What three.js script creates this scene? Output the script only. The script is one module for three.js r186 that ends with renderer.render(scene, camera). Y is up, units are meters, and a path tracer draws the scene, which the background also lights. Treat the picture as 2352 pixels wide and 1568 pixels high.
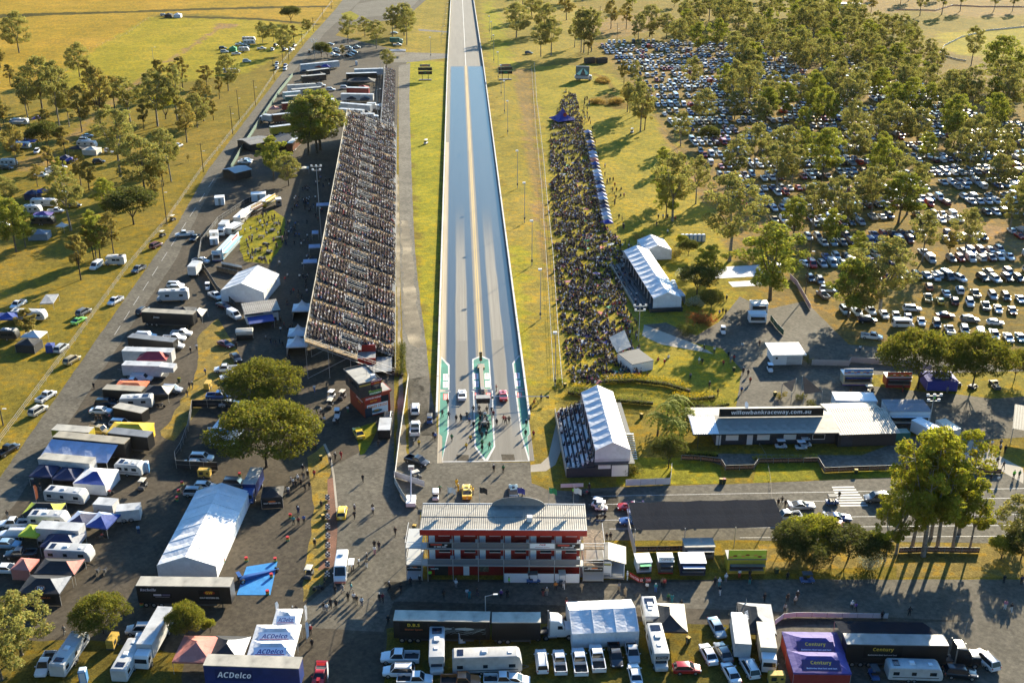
import * as THREE from 'three';
import { Sky } from 'three/addons/objects/Sky.js';
import { mergeGeometries, mergeVertices, toCreasedNormals } from 'three/addons/utils/BufferGeometryUtils.js';
import { MarchingCubes } from 'three/addons/objects/MarchingCubes.js';
// ---------------------------------------------------------------- camera, sky, sun, exposure
const scene = new THREE.Scene();
const R = Math.PI / 180;
const CAM = { x: -3.94, y: 114, z: 226.47, yaw: 2.71, pitch: 24.2 };
const camera = new THREE.PerspectiveCamera(34.1,1024 / 682,1,6000);
camera.position.set(CAM.x, CAM.y, CAM.z);
camera.rotation.set(-CAM.pitch * R, -CAM.yaw * R, 0,'YXZ');
scene.add(camera);
const SUN = new THREE.Vector3(0.488,0.334,-0.806).normalize();
const sky = new Sky();
sky.name = 'sky';
sky.userData.kind = 'structure';
sky.scale.setScalar(5000);
{
const u = sky.material.uniforms;
u.turbidity.value = 3; u.rayleigh.value = 1.6; u.mieCoefficient.value = 0.004; u.mieDirectionalG.value = 0.8;
u.sunPosition.value.copy(SUN);
if (u.cloudCoverage) u.cloudCoverage.value = 0;
}
scene.add(sky);
scene.environmentIntensity = 0.15;
const sun = new THREE.DirectionalLight(new THREE.Color(1.0,0.86,0.62), 4.6);
sun.name = 'sun';
sun.position.set(SUN.x * 900, SUN.y * 900, SUN.z * 900 - 250);
sun.target.position.set(0,0,-250);
sun.castShadow = true;
Object.assign(sun.shadow.camera, { left: -500, right: 500, top: 600, bottom: -600, near: 1, far: 2600 });
sun.shadow.mapSize.set(4096,4096);
sun.shadow.radius = 1;
scene.add(sun, sun.target);
const renderer = new THREE.WebGLRenderer({ antialias: true });
renderer.setSize(1024,682);
renderer.toneMapping = THREE.LinearToneMapping;
renderer.toneMappingExposure = 3.4;
renderer.shadowMap.enabled = true;
scene.fog = new THREE.FogExp2(0xf2e2bd, 0.000014);
// ---------------------------------------------------------------- helpers
let seed = 12345;
const rnd = () => { seed = (seed * 1664525 + 1013904223) >>> 0; return seed / 4294967296; };
const rr = (a, b) => a + (b - a) * rnd();
const pick = (a) => a[Math.floor(rnd() * a.length)];
const clamp = (x, a, b) => Math.min(b, Math.max(a, x));
const sstep = (a, b, x) => { const t = clamp((x - a) / (b - a), 0,1); return t * t * (3 - 2 * t); };
const hash2 = (x, y) => { let h = Math.imul(x | 0,374761393) + Math.imul(y | 0,668265263); h = Math.imul(h ^ (h >>> 13), 1274126177); return ((h ^ (h >>> 16)) >>> 0) / 4294967296; };
function vnoise(x, y, per = 0) {
const ix = Math.floor(x), iy = Math.floor(y), fx = x - ix, fy = y - iy, s = fx * fx * (3 - 2 * fx), t = fy * fy * (3 - 2 * fy);
const w = per ? (a) => ((a % per) + per) % per : (a) => a;
const a = hash2(w(ix), w(iy)), b = hash2(w(ix + 1), w(iy)), c = hash2(w(ix), w(iy + 1)), d = hash2(w(ix + 1), w(iy + 1));
return a + (b - a) * s + (c - a) * t + (a - b - c + d) * s * t;
}
const fbm = (x, y, o = 4, per = 0) => { let v = 0, a = 0.5, n = 0; for (let i = 0; i < o; i++) { v += a * vnoise(x, y, per); n += a; x *= 2; y *= 2; per *= 2; a *= 0.5; } return v / n; };
// survey: plan position of a mark of the aerial plan sheet (2352 x 1568 sheet), for a mark h metres up
const SV = { sn: Math.sin(-2.71 * R), cs: Math.cos(-2.71 * R) };
function G(x, y, h = 0) {
const k = 1 - h / 114, X = 125 * (x - 1176) / (y + 366) * k + 6.77, Z = (350459 / (y + 366) - 51.27) * k - 226.4;
return new THREE.Vector3(X * SV.cs - Z * SV.sn, h, -(X * SV.sn + Z * SV.cs));
}
// the same, for the sixteen enlarged sheets (column c, row r; 2352 x 1568 each)
const Q = (c, r) => (x, y, h = 0) => G(588 * c + x / 4,392 * r + y / 4, h);
const V = (x, y, z) => new THREE.Vector3(x, y, z);
const taken = new Map();
const numbered = (n) => { const k = taken.get(n) ?? 0; taken.set(n, k + 1); return k ? n + '_' + String(k).padStart(3,'0') : n; };
const shadowed = (o) => { o.traverse((m) => { if (m.isMesh) { m.castShadow = true; m.receiveShadow = true; } }); return o; };
function tag(o, label, category, group, kind) {
const u = {};
if (label) u.label = label;
if (category) u.category = category;
if (group) u.group = group;
if (kind) u.kind = kind;
o.userData = u;
return o;
}
function thing(name, label, category, p, yaw = 0, group) {
const o = new THREE.Group();
o.name = numbered(name);
o.position.copy(p ?? V(0,0,0)); o.rotation.y = yaw;
tag(o, label, category, group);
scene.add(o);
return o;
}
function part(parent, name, geo, mat) {
const m = new THREE.Mesh(geo.isBuilder ? geo.geo() : geo, mat);
m.name = name; m.castShadow = m.receiveShadow = true;
parent.add(m);
return m;
}
function single(name, geo, mat, label, category, group, kind) {
const m = new THREE.Mesh(geo.isBuilder ? geo.geo() : geo, mat);
m.name = numbered(name); m.castShadow = m.receiveShadow = true;
tag(m, label, category, group, kind);
scene.add(m);
return m;
}
function place(proto, name, label, category, p, yaw, group) {
const c = proto.clone();
c.name = numbered(name);
c.position.copy(p); c.rotation.y = yaw;
tag(c, label, category, group);
scene.add(c);
return c;
}
const ORD = ['first','second','third','fourth','fifth','sixth','seventh','eighth','ninth','tenth','eleventh','twelfth','thirteenth','fourteenth','fifteenth','sixteenth','seventeenth','eighteenth','nineteenth'];
const TENS = ['','','twent','thirt','fort','fift','sixt','sevent','eight','ninet'];
const ord = (n) => n < 20 ? ORD[n - 1] : n > 99 ? n + 'th' : n % 10 ? TENS[Math.floor(n / 10)] + 'y-' + ORD[n % 10 - 1] : TENS[n / 10] + 'ieth';
// bearing of a spot from the viewpoint, for counting things off from left to right
const bearing = (p) => Math.atan2(p.x - CAM.x, CAM.z - p.z);
// a small mesh builder: flat-shaded pieces, uv in metres, optional vertex colours
class MB {
constructor() { this.p = []; this.u = []; this.c = []; this.col = null; this.isBuilder = true; }
color(r, g, b) { this.col = r === undefined ? null : [r, g, b]; return this; }
tri(a, b, c, ua, ub, uc) {
this.p.push(a[0], a[1], a[2], b[0], b[1], b[2], c[0], c[1], c[2]);
if (!ua) {
const n = [(b[1] - a[1]) * (c[2] - a[2]) - (b[2] - a[2]) * (c[1] - a[1]), (b[2] - a[2]) * (c[0] - a[0]) - (b[0] - a[0]) * (c[2] - a[2]), (b[0] - a[0]) * (c[1] - a[1]) - (b[1] - a[1]) * (c[0] - a[0])].map(Math.abs);
const f = n[1] >= n[0] && n[1] >= n[2] ? (q) => [q[0], q[2]] : n[0] >= n[2] ? (q) => [q[2], q[1]] : (q) => [q[0], q[1]];
ua = f(a); ub = f(b); uc = f(c);
}
this.u.push(...ua, ...ub, ...uc);
if (this.col) for (let i = 0; i < 3; i++) this.c.push(...this.col);
return this;
}
quad(a, b, c, d, uv) {
if (uv) { this.tri(a, b, c, uv[0], uv[1], uv[2]); this.tri(a, c, d, uv[0], uv[2], uv[3]); } else { this.tri(a, b, c); this.tri(a, c, d); }
return this;
}
// box by centre and size, turned about y
box(x, y, z, sx, sy, sz, ry = 0) {
const c = Math.cos(ry), s = Math.sin(ry), hx = sx / 2, hy = sy / 2, hz = sz / 2;
const P = (a, b, d) => [x + a * hx * c + d * hz * s, y + b * hy, z - a * hx * s + d * hz * c];
this.quad(P(-1,-1,1), P(1,-1,1), P(1,1,1), P(-1,1,1)); this.quad(P(1,-1,-1), P(-1,-1,-1), P(-1,1,-1), P(1,1,-1));
this.quad(P(1,-1,1), P(1,-1,-1), P(1,1,-1), P(1,1,1)); this.quad(P(-1,-1,-1), P(-1,-1,1), P(-1,1,1), P(-1,1,-1));
this.quad(P(-1,1,1), P(1,1,1), P(1,1,-1), P(-1,1,-1)); this.quad(P(-1,-1,-1), P(1,-1,-1), P(1,-1,1), P(-1,-1,1));
return this;
}
// eight-cornered solid: bottom a b c d (counter-clockwise seen from above), top e f g h above them
hexa(a, b, c, d, e, f, g, h) { this.quad(d, c, b, a); this.quad(e, f, g, h); this.quad(a, b, f, e); this.quad(b, c, g, f); this.quad(c, d, h, g); this.quad(d, a, e, h); return this; }
// tapered bar between two points
bar(a, b, r0, r1 = r0, n = 6, caps = true) {
const A = new THREE.Vector3(...a), B = new THREE.Vector3(...b), d = B.clone().sub(A).normalize(), s = Math.abs(d.y) > 0.9 ? V(1,0,0) : V(0,1,0);
const u = s.clone().cross(d).normalize(), w = d.clone().cross(u), ring = (C, r) => Array.from({ length: n }, (_, i) => { const t = i / n * 2 * Math.PI + Math.PI / n; return [C.x + r * (u.x * Math.cos(t) + w.x * Math.sin(t)), C.y + r * (u.y * Math.cos(t) + w.y * Math.sin(t)), C.z + r * (u.z * Math.cos(t) + w.z * Math.sin(t))]; });
const p = ring(A, r0), q = ring(B, r1);
for (let i = 0; i < n; i++) { const j = (i + 1) % n; this.quad(p[i], p[j], q[j], q[i]); if (caps) { this.tri([A.x, A.y, A.z], p[j], p[i]); this.tri([B.x, B.y, B.z], q[i], q[j]); } }
return this;
}
path(pts, r, n = 5) { for (let i = 1; i < pts.length; i++) this.bar(pts[i - 1], pts[i], r, r, n, i === 1 || i === pts.length - 1); return this; }
geo(crease = 0) {
let g = new THREE.BufferGeometry();
g.setAttribute('position', new THREE.Float32BufferAttribute(this.p, 3));
g.setAttribute('uv', new THREE.Float32BufferAttribute(this.u, 2));
if (this.c.length) g.setAttribute('color', new THREE.Float32BufferAttribute(this.c, 3));
if (crease) return toCreasedNormals(g, crease);
g.computeVertexNormals();
return g;
}
}
const box = (...a) => new MB().box(...a).geo();
const arr = (v) => [v.x, v.y, v.z];
// ---------------------------------------------------------------- textures and materials
function tex(n, f, srgb = true, rep = 1) {
const d = new Uint8Array(n * n * 4);
for (let y = 0; y < n; y++) for (let x = 0; x < n; x++) { const c = f(x / n, y / n, x, y), i = (y * n + x) * 4; d[i] = clamp(c[0],0,1) * 255; d[i + 1] = clamp(c[1],0,1) * 255; d[i + 2] = clamp(c[2],0,1) * 255; d[i + 3] = 255; }
const t = new THREE.DataTexture(d, n, n);
t.wrapS = t.wrapT = THREE.RepeatWrapping; t.magFilter = THREE.LinearFilter; t.minFilter = THREE.LinearMipmapLinearFilter;
if (srgb) t.colorSpace = THREE.SRGBColorSpace;
t.repeat.set(rep, rep); t.needsUpdate = true;
return t;
}
const rep = (t, r, r2 = r) => { const c = t.clone(); c.repeat.set(r, r2); c.needsUpdate = true; return c; };
const lin = (r, g, b) => new THREE.Color().setRGB(r, g, b);
const std = (col, rough = 0.8, o = {}) => new THREE.MeshPhysicalMaterial({ color: Array.isArray(col) ? lin(...col) : col, roughness: rough, side: THREE.DoubleSide, ...o });
const noiseT = tex(512, (u, v) => { const a = fbm(u * 8, v * 8,6,8), b = hash2(u * 512 + 7, v * 512 + 3), k = 0.62 + 0.5 * (a - 0.5) + 0.3 * (b - 0.5); return [k, k, k]; });
const softT = tex(256, (u, v) => { const k = 0.82 + 0.3 * (fbm(u * 4, v * 4,5,4) - 0.5) + 0.06 * (hash2(u * 256, v * 256) - 0.5); return [k, k, k]; });
const grassT = tex(1024, (u, v) => { const a = fbm(u * 26, v * 26,5,26), b = fbm(u * 150 + 9, v * 150,2,150), h = hash2(u * 1024 + 3, v * 1024 + 11), k = 0.78 + 0.32 * (a - 0.5) + 0.3 * (b - 0.5) + 0.26 * (h - 0.5), dry = sstep(0.5,0.7, a); return [k + 0.05 * dry, k - 0.02 * dry, k * (0.95 - 0.25 * dry)]; });
const bumpT = tex(512, (u, v) => { const k = 0.55 * fbm(u * 24, v * 24,4,24) + 0.45 * hash2(u * 512, v * 512); return [k, k, k]; }, false);
const asphT = tex(1024, (u, v) => { const a = fbm(u * 7, v * 7,3,7), c = fbm(u * 64 + 3, v * 64,3,64), h = hash2(u * 1024 + 5, v * 1024 + 1), k = 0.76 + 0.16 * (a - 0.5) + 0.3 * (c - 0.5) + 0.22 * (h - 0.5); return [k, k, k * 0.99]; });
const clothT = tex(256, (u, v) => { const k = 0.93 + 0.16 * (fbm(u * 5 + 2, v * 5,4,5) - 0.5) + 0.03 * (hash2(u * 256, v * 256) - 0.5); return [k, k, k]; });
const clothB = tex(256, (u, v) => { const k = fbm(u * 6 + 2, v * 3,4,6); return [k, k, k]; }, false);
// ---------------------------------------------------------------- the ground
function texWH(w, h, f, srgb = true) {
const d = new Uint8Array(w * h * 4), g = (c) => srgb ? (c <= 0.0031308 ? 12.92 * c : 1.055 * Math.pow(c, 1 / 2.4) - 0.055) : c;
for (let y = 0; y < h; y++) for (let x = 0; x < w; x++) { const c = f((x + 0.5) / w, (y + 0.5) / h), i = (y * w + x) * 4; for (let k = 0; k < 3; k++) d[i + k] = clamp(g(clamp(c[k],0,1)), 0,1) * 255; d[i + 3] = 255; }
const t = new THREE.DataTexture(d, w, h);
t.wrapS = t.wrapT = THREE.ClampToEdgeWrapping; t.magFilter = THREE.LinearFilter;
if (srgb) t.colorSpace = THREE.SRGBColorSpace;
t.needsUpdate = true;
return t;
}
const inside = (P, x, z) => { let c = false; for (let i = 0, j = P.length - 1; i < P.length; j = i++) { const a = P[i], b = P[j]; if ((a.z > z) !== (b.z > z) && x < (b.x - a.x) * (z - a.z) / (b.z - a.z) + a.x) c = !c; } return c; };
const DP = (list) => list.map(([x, y]) => G(x, y));
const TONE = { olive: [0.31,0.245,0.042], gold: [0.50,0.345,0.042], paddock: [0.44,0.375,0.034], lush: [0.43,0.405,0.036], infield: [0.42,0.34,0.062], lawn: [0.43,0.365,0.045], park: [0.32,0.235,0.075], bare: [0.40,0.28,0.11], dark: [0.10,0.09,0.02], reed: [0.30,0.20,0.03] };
const zones = [
['gold',[[-900,-250],[1000,-250],[780,0],[735,60],[580,42],[410,27],[345,34],[290,78],[205,112],[120,190],[40,205],[-900,260]],6],
['paddock',[[345,38],[585,44],[735,62],[690,100],[560,165],[410,190],[250,230],[120,190],[205,114]],5],
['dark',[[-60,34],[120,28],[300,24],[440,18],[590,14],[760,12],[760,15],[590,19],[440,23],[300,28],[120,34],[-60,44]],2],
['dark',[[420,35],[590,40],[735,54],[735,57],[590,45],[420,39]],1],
['bare',[[495,52],[550,54],[535,62],[505,66],[440,108],[395,140],[370,145],[425,110],[490,68]],1.5],
['bare',[[340,160],[350,163],[230,262],[185,305],[150,330],[130,330],[210,265]],2],
['bare',[[0,385],[120,345],[160,370],[60,392]],3],
['infield',[[960,-60],[1032,-60],[1025,120],[1000,150],[930,160],[925,100]],4],
['lush',[[925,140],[1022,140],[1016,420],[1012,620],[1004,830],[986,860],[965,690],[945,400]],2],
['infield',[[1090,-60],[1330,-60],[1330,130],[1228,150],[1290,900],[1225,1115],[1185,780],[1145,420]],3],
['lush',[[1105,10],[1130,0],[1165,90],[1175,150],[1135,150]],5],
['lush',[[1172,560],[1206,560],[1215,700],[1226,880],[1215,1040],[1205,880],[1180,700]],3],
['bare',[[1180,158],[1224,156],[1236,320],[1252,500],[1262,640],[1246,640],[1238,560],[1222,440],[1206,320],[1190,220]],1.5],
['lawn',[[1226,150],[1360,150],[1440,190],[1560,330],[1640,470],[1700,640],[1700,940],[1290,895],[1260,500]],4],
['bare',[[1340,60],[1480,20],[1560,40],[1480,75],[1400,90]],6],
['bare',[[1920,-40],[2400,-60],[2400,30],[2240,40],[2100,22],[1940,40]],8],
['paddock',[[2150,75],[2400,60],[2400,140],[2230,140],[2160,130]],6],
['park',[[1364,98],[1560,92],[1990,90],[2400,150],[2400,800],[1900,800],[1760,700],[1680,560],[1600,380],[1480,220]],5],
['reed',[[1362,166],[1385,172],[1410,195],[1420,210],[1408,212],[1392,188],[1368,176]],1],
['reed',[[1347,230],[1400,212],[1430,225],[1450,248],[1420,250],[1380,240]],1],
['bare',[[1500,260],[1516,262],[1560,345],[1640,465],[1622,470],[1540,345]],1.2],
['bare',[[2075,390],[2100,385],[2290,520],[2352,560],[2352,600],[2240,520]],2.5],
].map(([t, p, w]) => { const P = DP(p), X = P.map((v) => v.x), Z = P.map((v) => v.z); return { t: TONE[t], P, w, b: [Math.min(...X) - 9, Math.max(...X) + 9, Math.min(...Z) - 9, Math.max(...Z) + 9] }; });
{
const axis = (a, b, s, far) => { const o = [...far.map((f) => a - f).reverse()]; for (let v = a; v <= b; v += s) o.push(v); far.forEach((f) => o.push(b + f)); return o; };
const xs = axis(-440,440,2.4,[40,160,500,1500,4000]), zs = axis(-760,130,2.4,[40,160,500,1500,4000]);
const nx = xs.length, nz = zs.length, pos = new Float32Array(nx * nz * 3), col = new Float32Array(nx * nz * 3), uv = new Float32Array(nx * nz * 2), idx = [];
for (let j = 0, k = 0; j < nz; j++) for (let i = 0; i < nx; i++, k++) {
const x = xs[i], z = zs[j], n1 = fbm(x / 45 + 50, z / 45 + 50,4), n2 = fbm(x / 9 + 20, z / 9 + 80,3);
let c = TONE.olive;
for (const q of zones) {
const wx = x + (vnoise(x / 4 + 9, z / 4) - 0.5) * 2 * q.w, wz = z + (vnoise(x / 4, z / 4 + 31) - 0.5) * 2 * q.w;
if (wx > q.b[0] && wx < q.b[1] && wz > q.b[2] && wz < q.b[3] && inside(q.P, wx, wz)) c = q.t;
}
const dry = sstep(0.45,0.7, n1) * 0.55, pale = sstep(0.5,0.75, n2) * 0.35, k1 = 0.98 + 0.34 * (n2 - 0.5) + 0.42 * (n1 - 0.5);
col[k * 3] = c[0] * k1 * (1 + 0.18 * pale); col[k * 3 + 1] = c[1] * k1 * (1 - 0.1 * dry + 0.06 * pale); col[k * 3 + 2] = c[2] * k1 * (1 + 0.5 * pale + 0.25 * dry);
pos[k * 3] = x; pos[k * 3 + 1] = 0; pos[k * 3 + 2] = z; uv[k * 2] = x / 31; uv[k * 2 + 1] = z / 31;
if (i && j) { const a = k, b = k - 1, d = k - nx, e = d - 1; idx.push(e, b, a, e, a, d); }
}
const g = new THREE.BufferGeometry();
g.setAttribute('position', new THREE.BufferAttribute(pos, 3)); g.setAttribute('color', new THREE.BufferAttribute(col, 3)); g.setAttribute('uv', new THREE.BufferAttribute(uv, 2));
g.setIndex(idx); g.computeVertexNormals();
const m = single('ground', g, new THREE.MeshPhysicalMaterial({ color: 0xffffff, vertexColors: true, map: grassT, bumpMap: bumpT, bumpScale: 0.12, roughness: 1, specularIntensity: 0.1 }), 'grass ground of the raceway and the paddocks round it', null, null, 'structure');
m.castShadow = false;
}
// flat sheets: asphalt, concrete, dirt and grass islands, 4 mm steps
function sheet(name, pts, mat, level, label, jitter = 0.12, world = false, scale = 1 / 34) {
const P = world ? pts.map(([x, z]) => V(x, 0, z)) : DP(pts), out = [];
for (let i = 0; i < P.length; i++) {
const a = P[i], b = P[(i + 1) % P.length], L = a.distanceTo(b), n = jitter ? Math.min(60, Math.max(1, Math.round(L / 2.5))) : 1;
for (let k = 0; k < n; k++) { const t = k / n, x = a.x + (b.x - a.x) * t, z = a.z + (b.z - a.z) * t; out.push(new THREE.Vector2(x + (vnoise(x * 0.7, z * 0.7) - 0.5) * 2 * jitter, -(z + (vnoise(x * 0.7 + 40, z * 0.7) - 0.5) * 2 * jitter))); }
}
const g = new THREE.ShapeGeometry(new THREE.Shape(out));
g.rotateX(-Math.PI / 2); g.translate(0,0.004 * level, 0);
const p = g.attributes.position, uv = g.attributes.uv;
for (let i = 0; i < p.count; i++) uv.setXY(i, p.getX(i) * scale, p.getZ(i) * scale);
const m = single(name, g, mat, label, null, null, 'structure');
m.castShadow = false;
return m;
}
const M = {};
M.asphalt = std([0.122,0.099,0.071],0.92, { map: asphT, bumpMap: bumpT, bumpScale: 0.02, specularIntensity: 0.35 });
M.asphaltOld = std([0.20,0.178,0.14],0.92, { map: asphT, bumpMap: bumpT, bumpScale: 0.02, specularIntensity: 0.35 });
M.asphaltPale = std([0.28,0.25,0.20],0.95, { map: asphT, specularIntensity: 0.35 });
M.concrete = std([0.50,0.44,0.35],0.9, { map: softT });
M.dirt = std([0.40,0.29,0.15],0.95, { map: noiseT, bumpMap: bumpT, bumpScale: 0.05 });
M.sand = std([0.62,0.50,0.32],0.95, { map: noiseT });
M.grass = std([0.36,0.30,0.055],1, { specularIntensity: 0.1, map: grassT, bumpMap: bumpT, bumpScale: 0.08 });
M.grassLush = std([0.34,0.315,0.034],1, { specularIntensity: 0.1, map: grassT, bumpMap: bumpT, bumpScale: 0.08 });
M.grassDry = std([0.37,0.275,0.09],1, { specularIntensity: 0.1, map: grassT, bumpMap: bumpT, bumpScale: 0.08 });
M.grassWorn = std([0.19,0.15,0.035],1, { specularIntensity: 0.1, map: grassT, bumpMap: bumpT, bumpScale: 0.08 });
M.whitePaint = std([0.78,0.76,0.72],0.7, { map: softT });
M.yellowPaint = std([0.80,0.52,0.08],0.7, { map: softT });
M.greenPaint = std([0.035,0.30,0.19],0.6, { map: softT });
M.brick = std([0.42,0.17,0.09],0.9, { map: noiseT });
// pits and service roads on the left
sheet('pit_asphalt',[[-60,1175],[0,1094],[217,784],[405,516],[475,392],[588,243],[650,162],[700,98],[772,18],[800,-20],[1000,-20],[930,40],[790,60],[770,80],[930,118],[938,140],[915,160],[912,300],[905,700],[905,1120],[965,1165],[965,1330],[2420,1330],[2420,1445],[1100,1445],[890,1445],[880,1640],[-120,1640]], M.asphalt, 1,'dark asphalt of the pits, service roads and concourse');
sheet('access_road',[[-40,1150],[0,1094],[217,784],[405,516],[475,392],[588,243],[650,162],[700,98],[772,18],[800,-20],[850,-20],[745,75],[705,130],[640,200],[540,340],[480,440],[400,600],[318,720],[215,880],[130,1010],[30,1160],[-40,1240]], M.asphaltOld, 2,'old grey access road running beside the pits',0.15);
sheet('pit_apron',[[820,8],[960,-20],[980,-20],[930,30],[800,42],[770,72]], M.asphaltOld, 2,'pale asphalt apron at the top of the access road');
sheet('grass_island',[[782,30],[805,24],[825,35],[818,44],[795,44]], M.grassLush, 3,'grass island in the far asphalt apron');
sheet('return_road',[[915,150],[942,143],[940,220],[945,400],[950,520],[955,600],[966,700],[980,800],[990,900],[1003,960],[1000,1000],[970,1000],[940,960],[935,860],[925,800],[918,600],[916,380]], M.asphaltPale, 2,'grey return road beside the grandstand');
sheet('far_crossing',[[905,118],[1030,122],[1028,132],[940,142],[900,142]], M.asphaltPale, 2,'dusty vehicle crossing beyond the scoreboards');
sheet('far_crossing',[[960,65],[1030,71],[1029,74],[962,70]], M.asphaltPale, 2,'narrow dusty crossing near the far trees');
sheet('dusty_strip',[[921,505],[938,505],[946,570],[950,640],[960,720],[972,790],[962,800],[940,790],[928,760],[924,640]], M.sand, 3,'pale dusty strip worn on the return road',0.6);
sheet('dusty_strip',[[905,400],[915,400],[918,620],[921,840],[926,900],[935,1060],[908,1062],[916,900],[912,700]], M.sand, 3,'sandy strip along the grandstand fence',0.3);
sheet('apron',[[935,870],[985,862],[1003,985],[1012,1062],[1218,1060],[1222,1108],[1260,1125],[1420,1130],[1420,1175],[965,1175],[905,1125],[906,1060],[940,1060]], M.asphaltOld, 2,'grey asphalt apron behind the burnout boxes');
sheet('staging_lanes',[[1330,1122],[1410,1118],[1700,1110],[2420,1082],[2420,1248],[1720,1240],[1330,1240]], M.asphaltOld, 2,'grey staging lanes leading to the start');
sheet('concourse',[[2420,1330],[1800,1330],[1480,1338],[880,1335],[900,1380],[1300,1390],[1700,1400],[2420,1435]], M.asphaltOld, 2,'worn asphalt walkway behind the race control building');
sheet('central_road',[[905,955],[880,1000],[840,1030],[765,1070],[775,1180],[770,1330],[700,1390],[690,1440],[880,1450],[905,1380],[960,1330],[960,1165],[905,1120]], M.asphaltOld, 2,'asphalt road curving below the timing tower');
sheet('forecourt',[[1600,1040],[1980,1045],[2100,1000],[2260,1010],[2300,1060],[2260,1088],[1980,1075],[1880,1070],[1870,1050],[1780,1062],[1660,1068],[1570,1040]], M.asphaltPale, 2,'paved forecourt before the raceway office');
sheet('plaza',[[1690,940],[1705,850],[1660,800],[1520,770],[1480,745],[1530,740],[1600,770],[1650,740],[1700,680],[1760,710],[1850,690],[1880,720],[1950,790],[2060,800],[2420,860],[2420,1000],[2250,1010],[2100,985],[1590,965],[1560,955]], M.asphaltOld, 2,'asphalt plaza among the food stalls');
sheet('lawn',[[2000,860],[2420,850],[2420,905],[2280,915],[2200,905],[2130,900],[2000,885]], M.grass, 3,'grass strip behind the food stalls');
sheet('lawn',[[1570,1050],[1655,1068],[1660,1110],[1415,1112],[1420,1050]], M.grassLush, 3,'small lawn beside the white fence');
sheet('lawn',[[1740,1062],[1880,1055],[1890,1100],[1730,1108]], M.grassLush, 3,'small lawn before the raceway office fence');
sheet('lawn',[[1960,1078],[2260,1072],[2290,1090],[1960,1096]], M.grassLush, 3,'narrow lawn along the banner fence');
sheet('footpath',[[1286,936],[1325,936],[1300,1005],[1276,1066],[1254,1081],[1219,1083],[1219,1067],[1242,1064],[1260,1047]], M.concrete, 3,'pale concrete path curving beside the terrace stand',0);
sheet('footpath',[[1480,745],[1600,790],[1640,812],[1520,790],[1475,770]], M.concrete, 3,'pale concrete path at the garden beds');
sheet('footpath',[[2230,1010],[2352,1075],[2352,1110],[2300,1080],[2210,1040]], M.concrete, 3,'pale concrete path at the far right');
sheet('median',[[1740,1250],[2420,1245],[2420,1326],[2060,1325],[2060,1300],[1760,1310]], M.grassDry, 3,'dry grass median beside the staging lanes');
sheet('median',[[705,1050],[742,1020],[757,1060],[750,1180],[748,1330],[720,1360],[695,1380],[700,1300],[720,1180]], M.grassDry, 3,'dry grass median with the chequered bollards',0.4);
sheet('grass_island',[[810,985],[862,968],[868,985],[850,1020],[838,1040],[826,1045],[822,1015]], M.grassLush, 4,'grass island with the yellow coupe',0.2);
sheet('vendor_lawn',[[560,505],[625,480],[655,500],[650,560],[618,605],[560,600],[548,560],[545,520]], M.grassLush, 3,'lawn in front of the stalls',0.4);
sheet('dirt_strip',[[455,770],[500,730],[560,770],[540,830],[500,900],[440,960],[400,1010],[365,1000],[410,930],[450,850]], M.grassDry, 3,'worn dirt strip between the pit rows',0.6);
sheet('dirt_strip',[[-40,1480],[60,1470],[160,1470],[300,1480],[420,1500],[420,1640],[-40,1640]], M.grassWorn, 3,'worn grass below the near left caravans',0.5);
sheet('gravel_yard',[[1778,1438],[2440,1420],[2440,1660],[1796,1660]], M.asphaltOld, 3,'dusty hard standing round the battery transporter',0.3);
sheet('parking_grass',[[885,1440],[1480,1425],[1776,1440],[1794,1640],[880,1640]], M.grassWorn, 3,'worn grass of the near parking bays',0.4);
sheet('brick_paving',[[752,1100],[768,1095],[776,1180],[770,1300],[730,1310],[735,1290],[752,1280]], M.brick, 4,'red brick paving edging the median',0.05);
sheet('concrete_kerb',[[742,1020],[747,1018],[760,1045],[768,1090],[777,1180],[773,1190],[764,1095],[756,1050]], M.concrete, 5,'curved concrete kerb along the median',0);
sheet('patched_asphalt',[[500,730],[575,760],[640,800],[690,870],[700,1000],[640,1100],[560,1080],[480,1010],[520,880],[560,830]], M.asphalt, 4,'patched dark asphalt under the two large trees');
// painted lines
function stripe(x0, y0, x1, y1, w, label, mat = M.whitePaint) { const a = G(x0, y0), b = G(x1, y1), L = a.distanceTo(b), m = single('painted_line', box(0,0,0, L, 0.002, w), mat, label, null, null, 'structure'); m.position.set((a.x + b.x) / 2,0.021, (a.z + b.z) / 2); m.rotation.y = Math.atan2(-(b.z - a.z), b.x - a.x); m.castShadow = false; }
for (const [a, b, c, d] of [[1358,1139,2400,1120],[1352,1158,2400,1142],[1370,1194,2400,1180],[1400,1214,2400,1205],[1700,1234,2400,1230]]) stripe(a, b, c, d, 0.14,'white lane line in the staging lanes');
for (let i = 0; i < 8; i++) stripe(1912 + i * 2.6,1118.5 + i * 6,1963 + i * 4.4,1117.5 + i * 6,0.5,'white crossing bar over the staging lanes');
for (let i = 0; i < 11; i++) { const t = i / 11, q = (k) => [262 + (500 - 262) * k, 768 + (395 - 768) * k - 26 * Math.sin(Math.PI * k) * 0]; const [a, b] = q(t), [c, d] = q(t + 0.055); stripe(a, b, c, d, 0.12,'white centre dash on the access road'); }
for (let i = 0; i < 9; i++) stripe(160 - i * 12 + 145,795 + i * 24 - 20,160 - i * 12 + 178,797 + i * 24 - 18,0.1,'white pit bay line');
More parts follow.
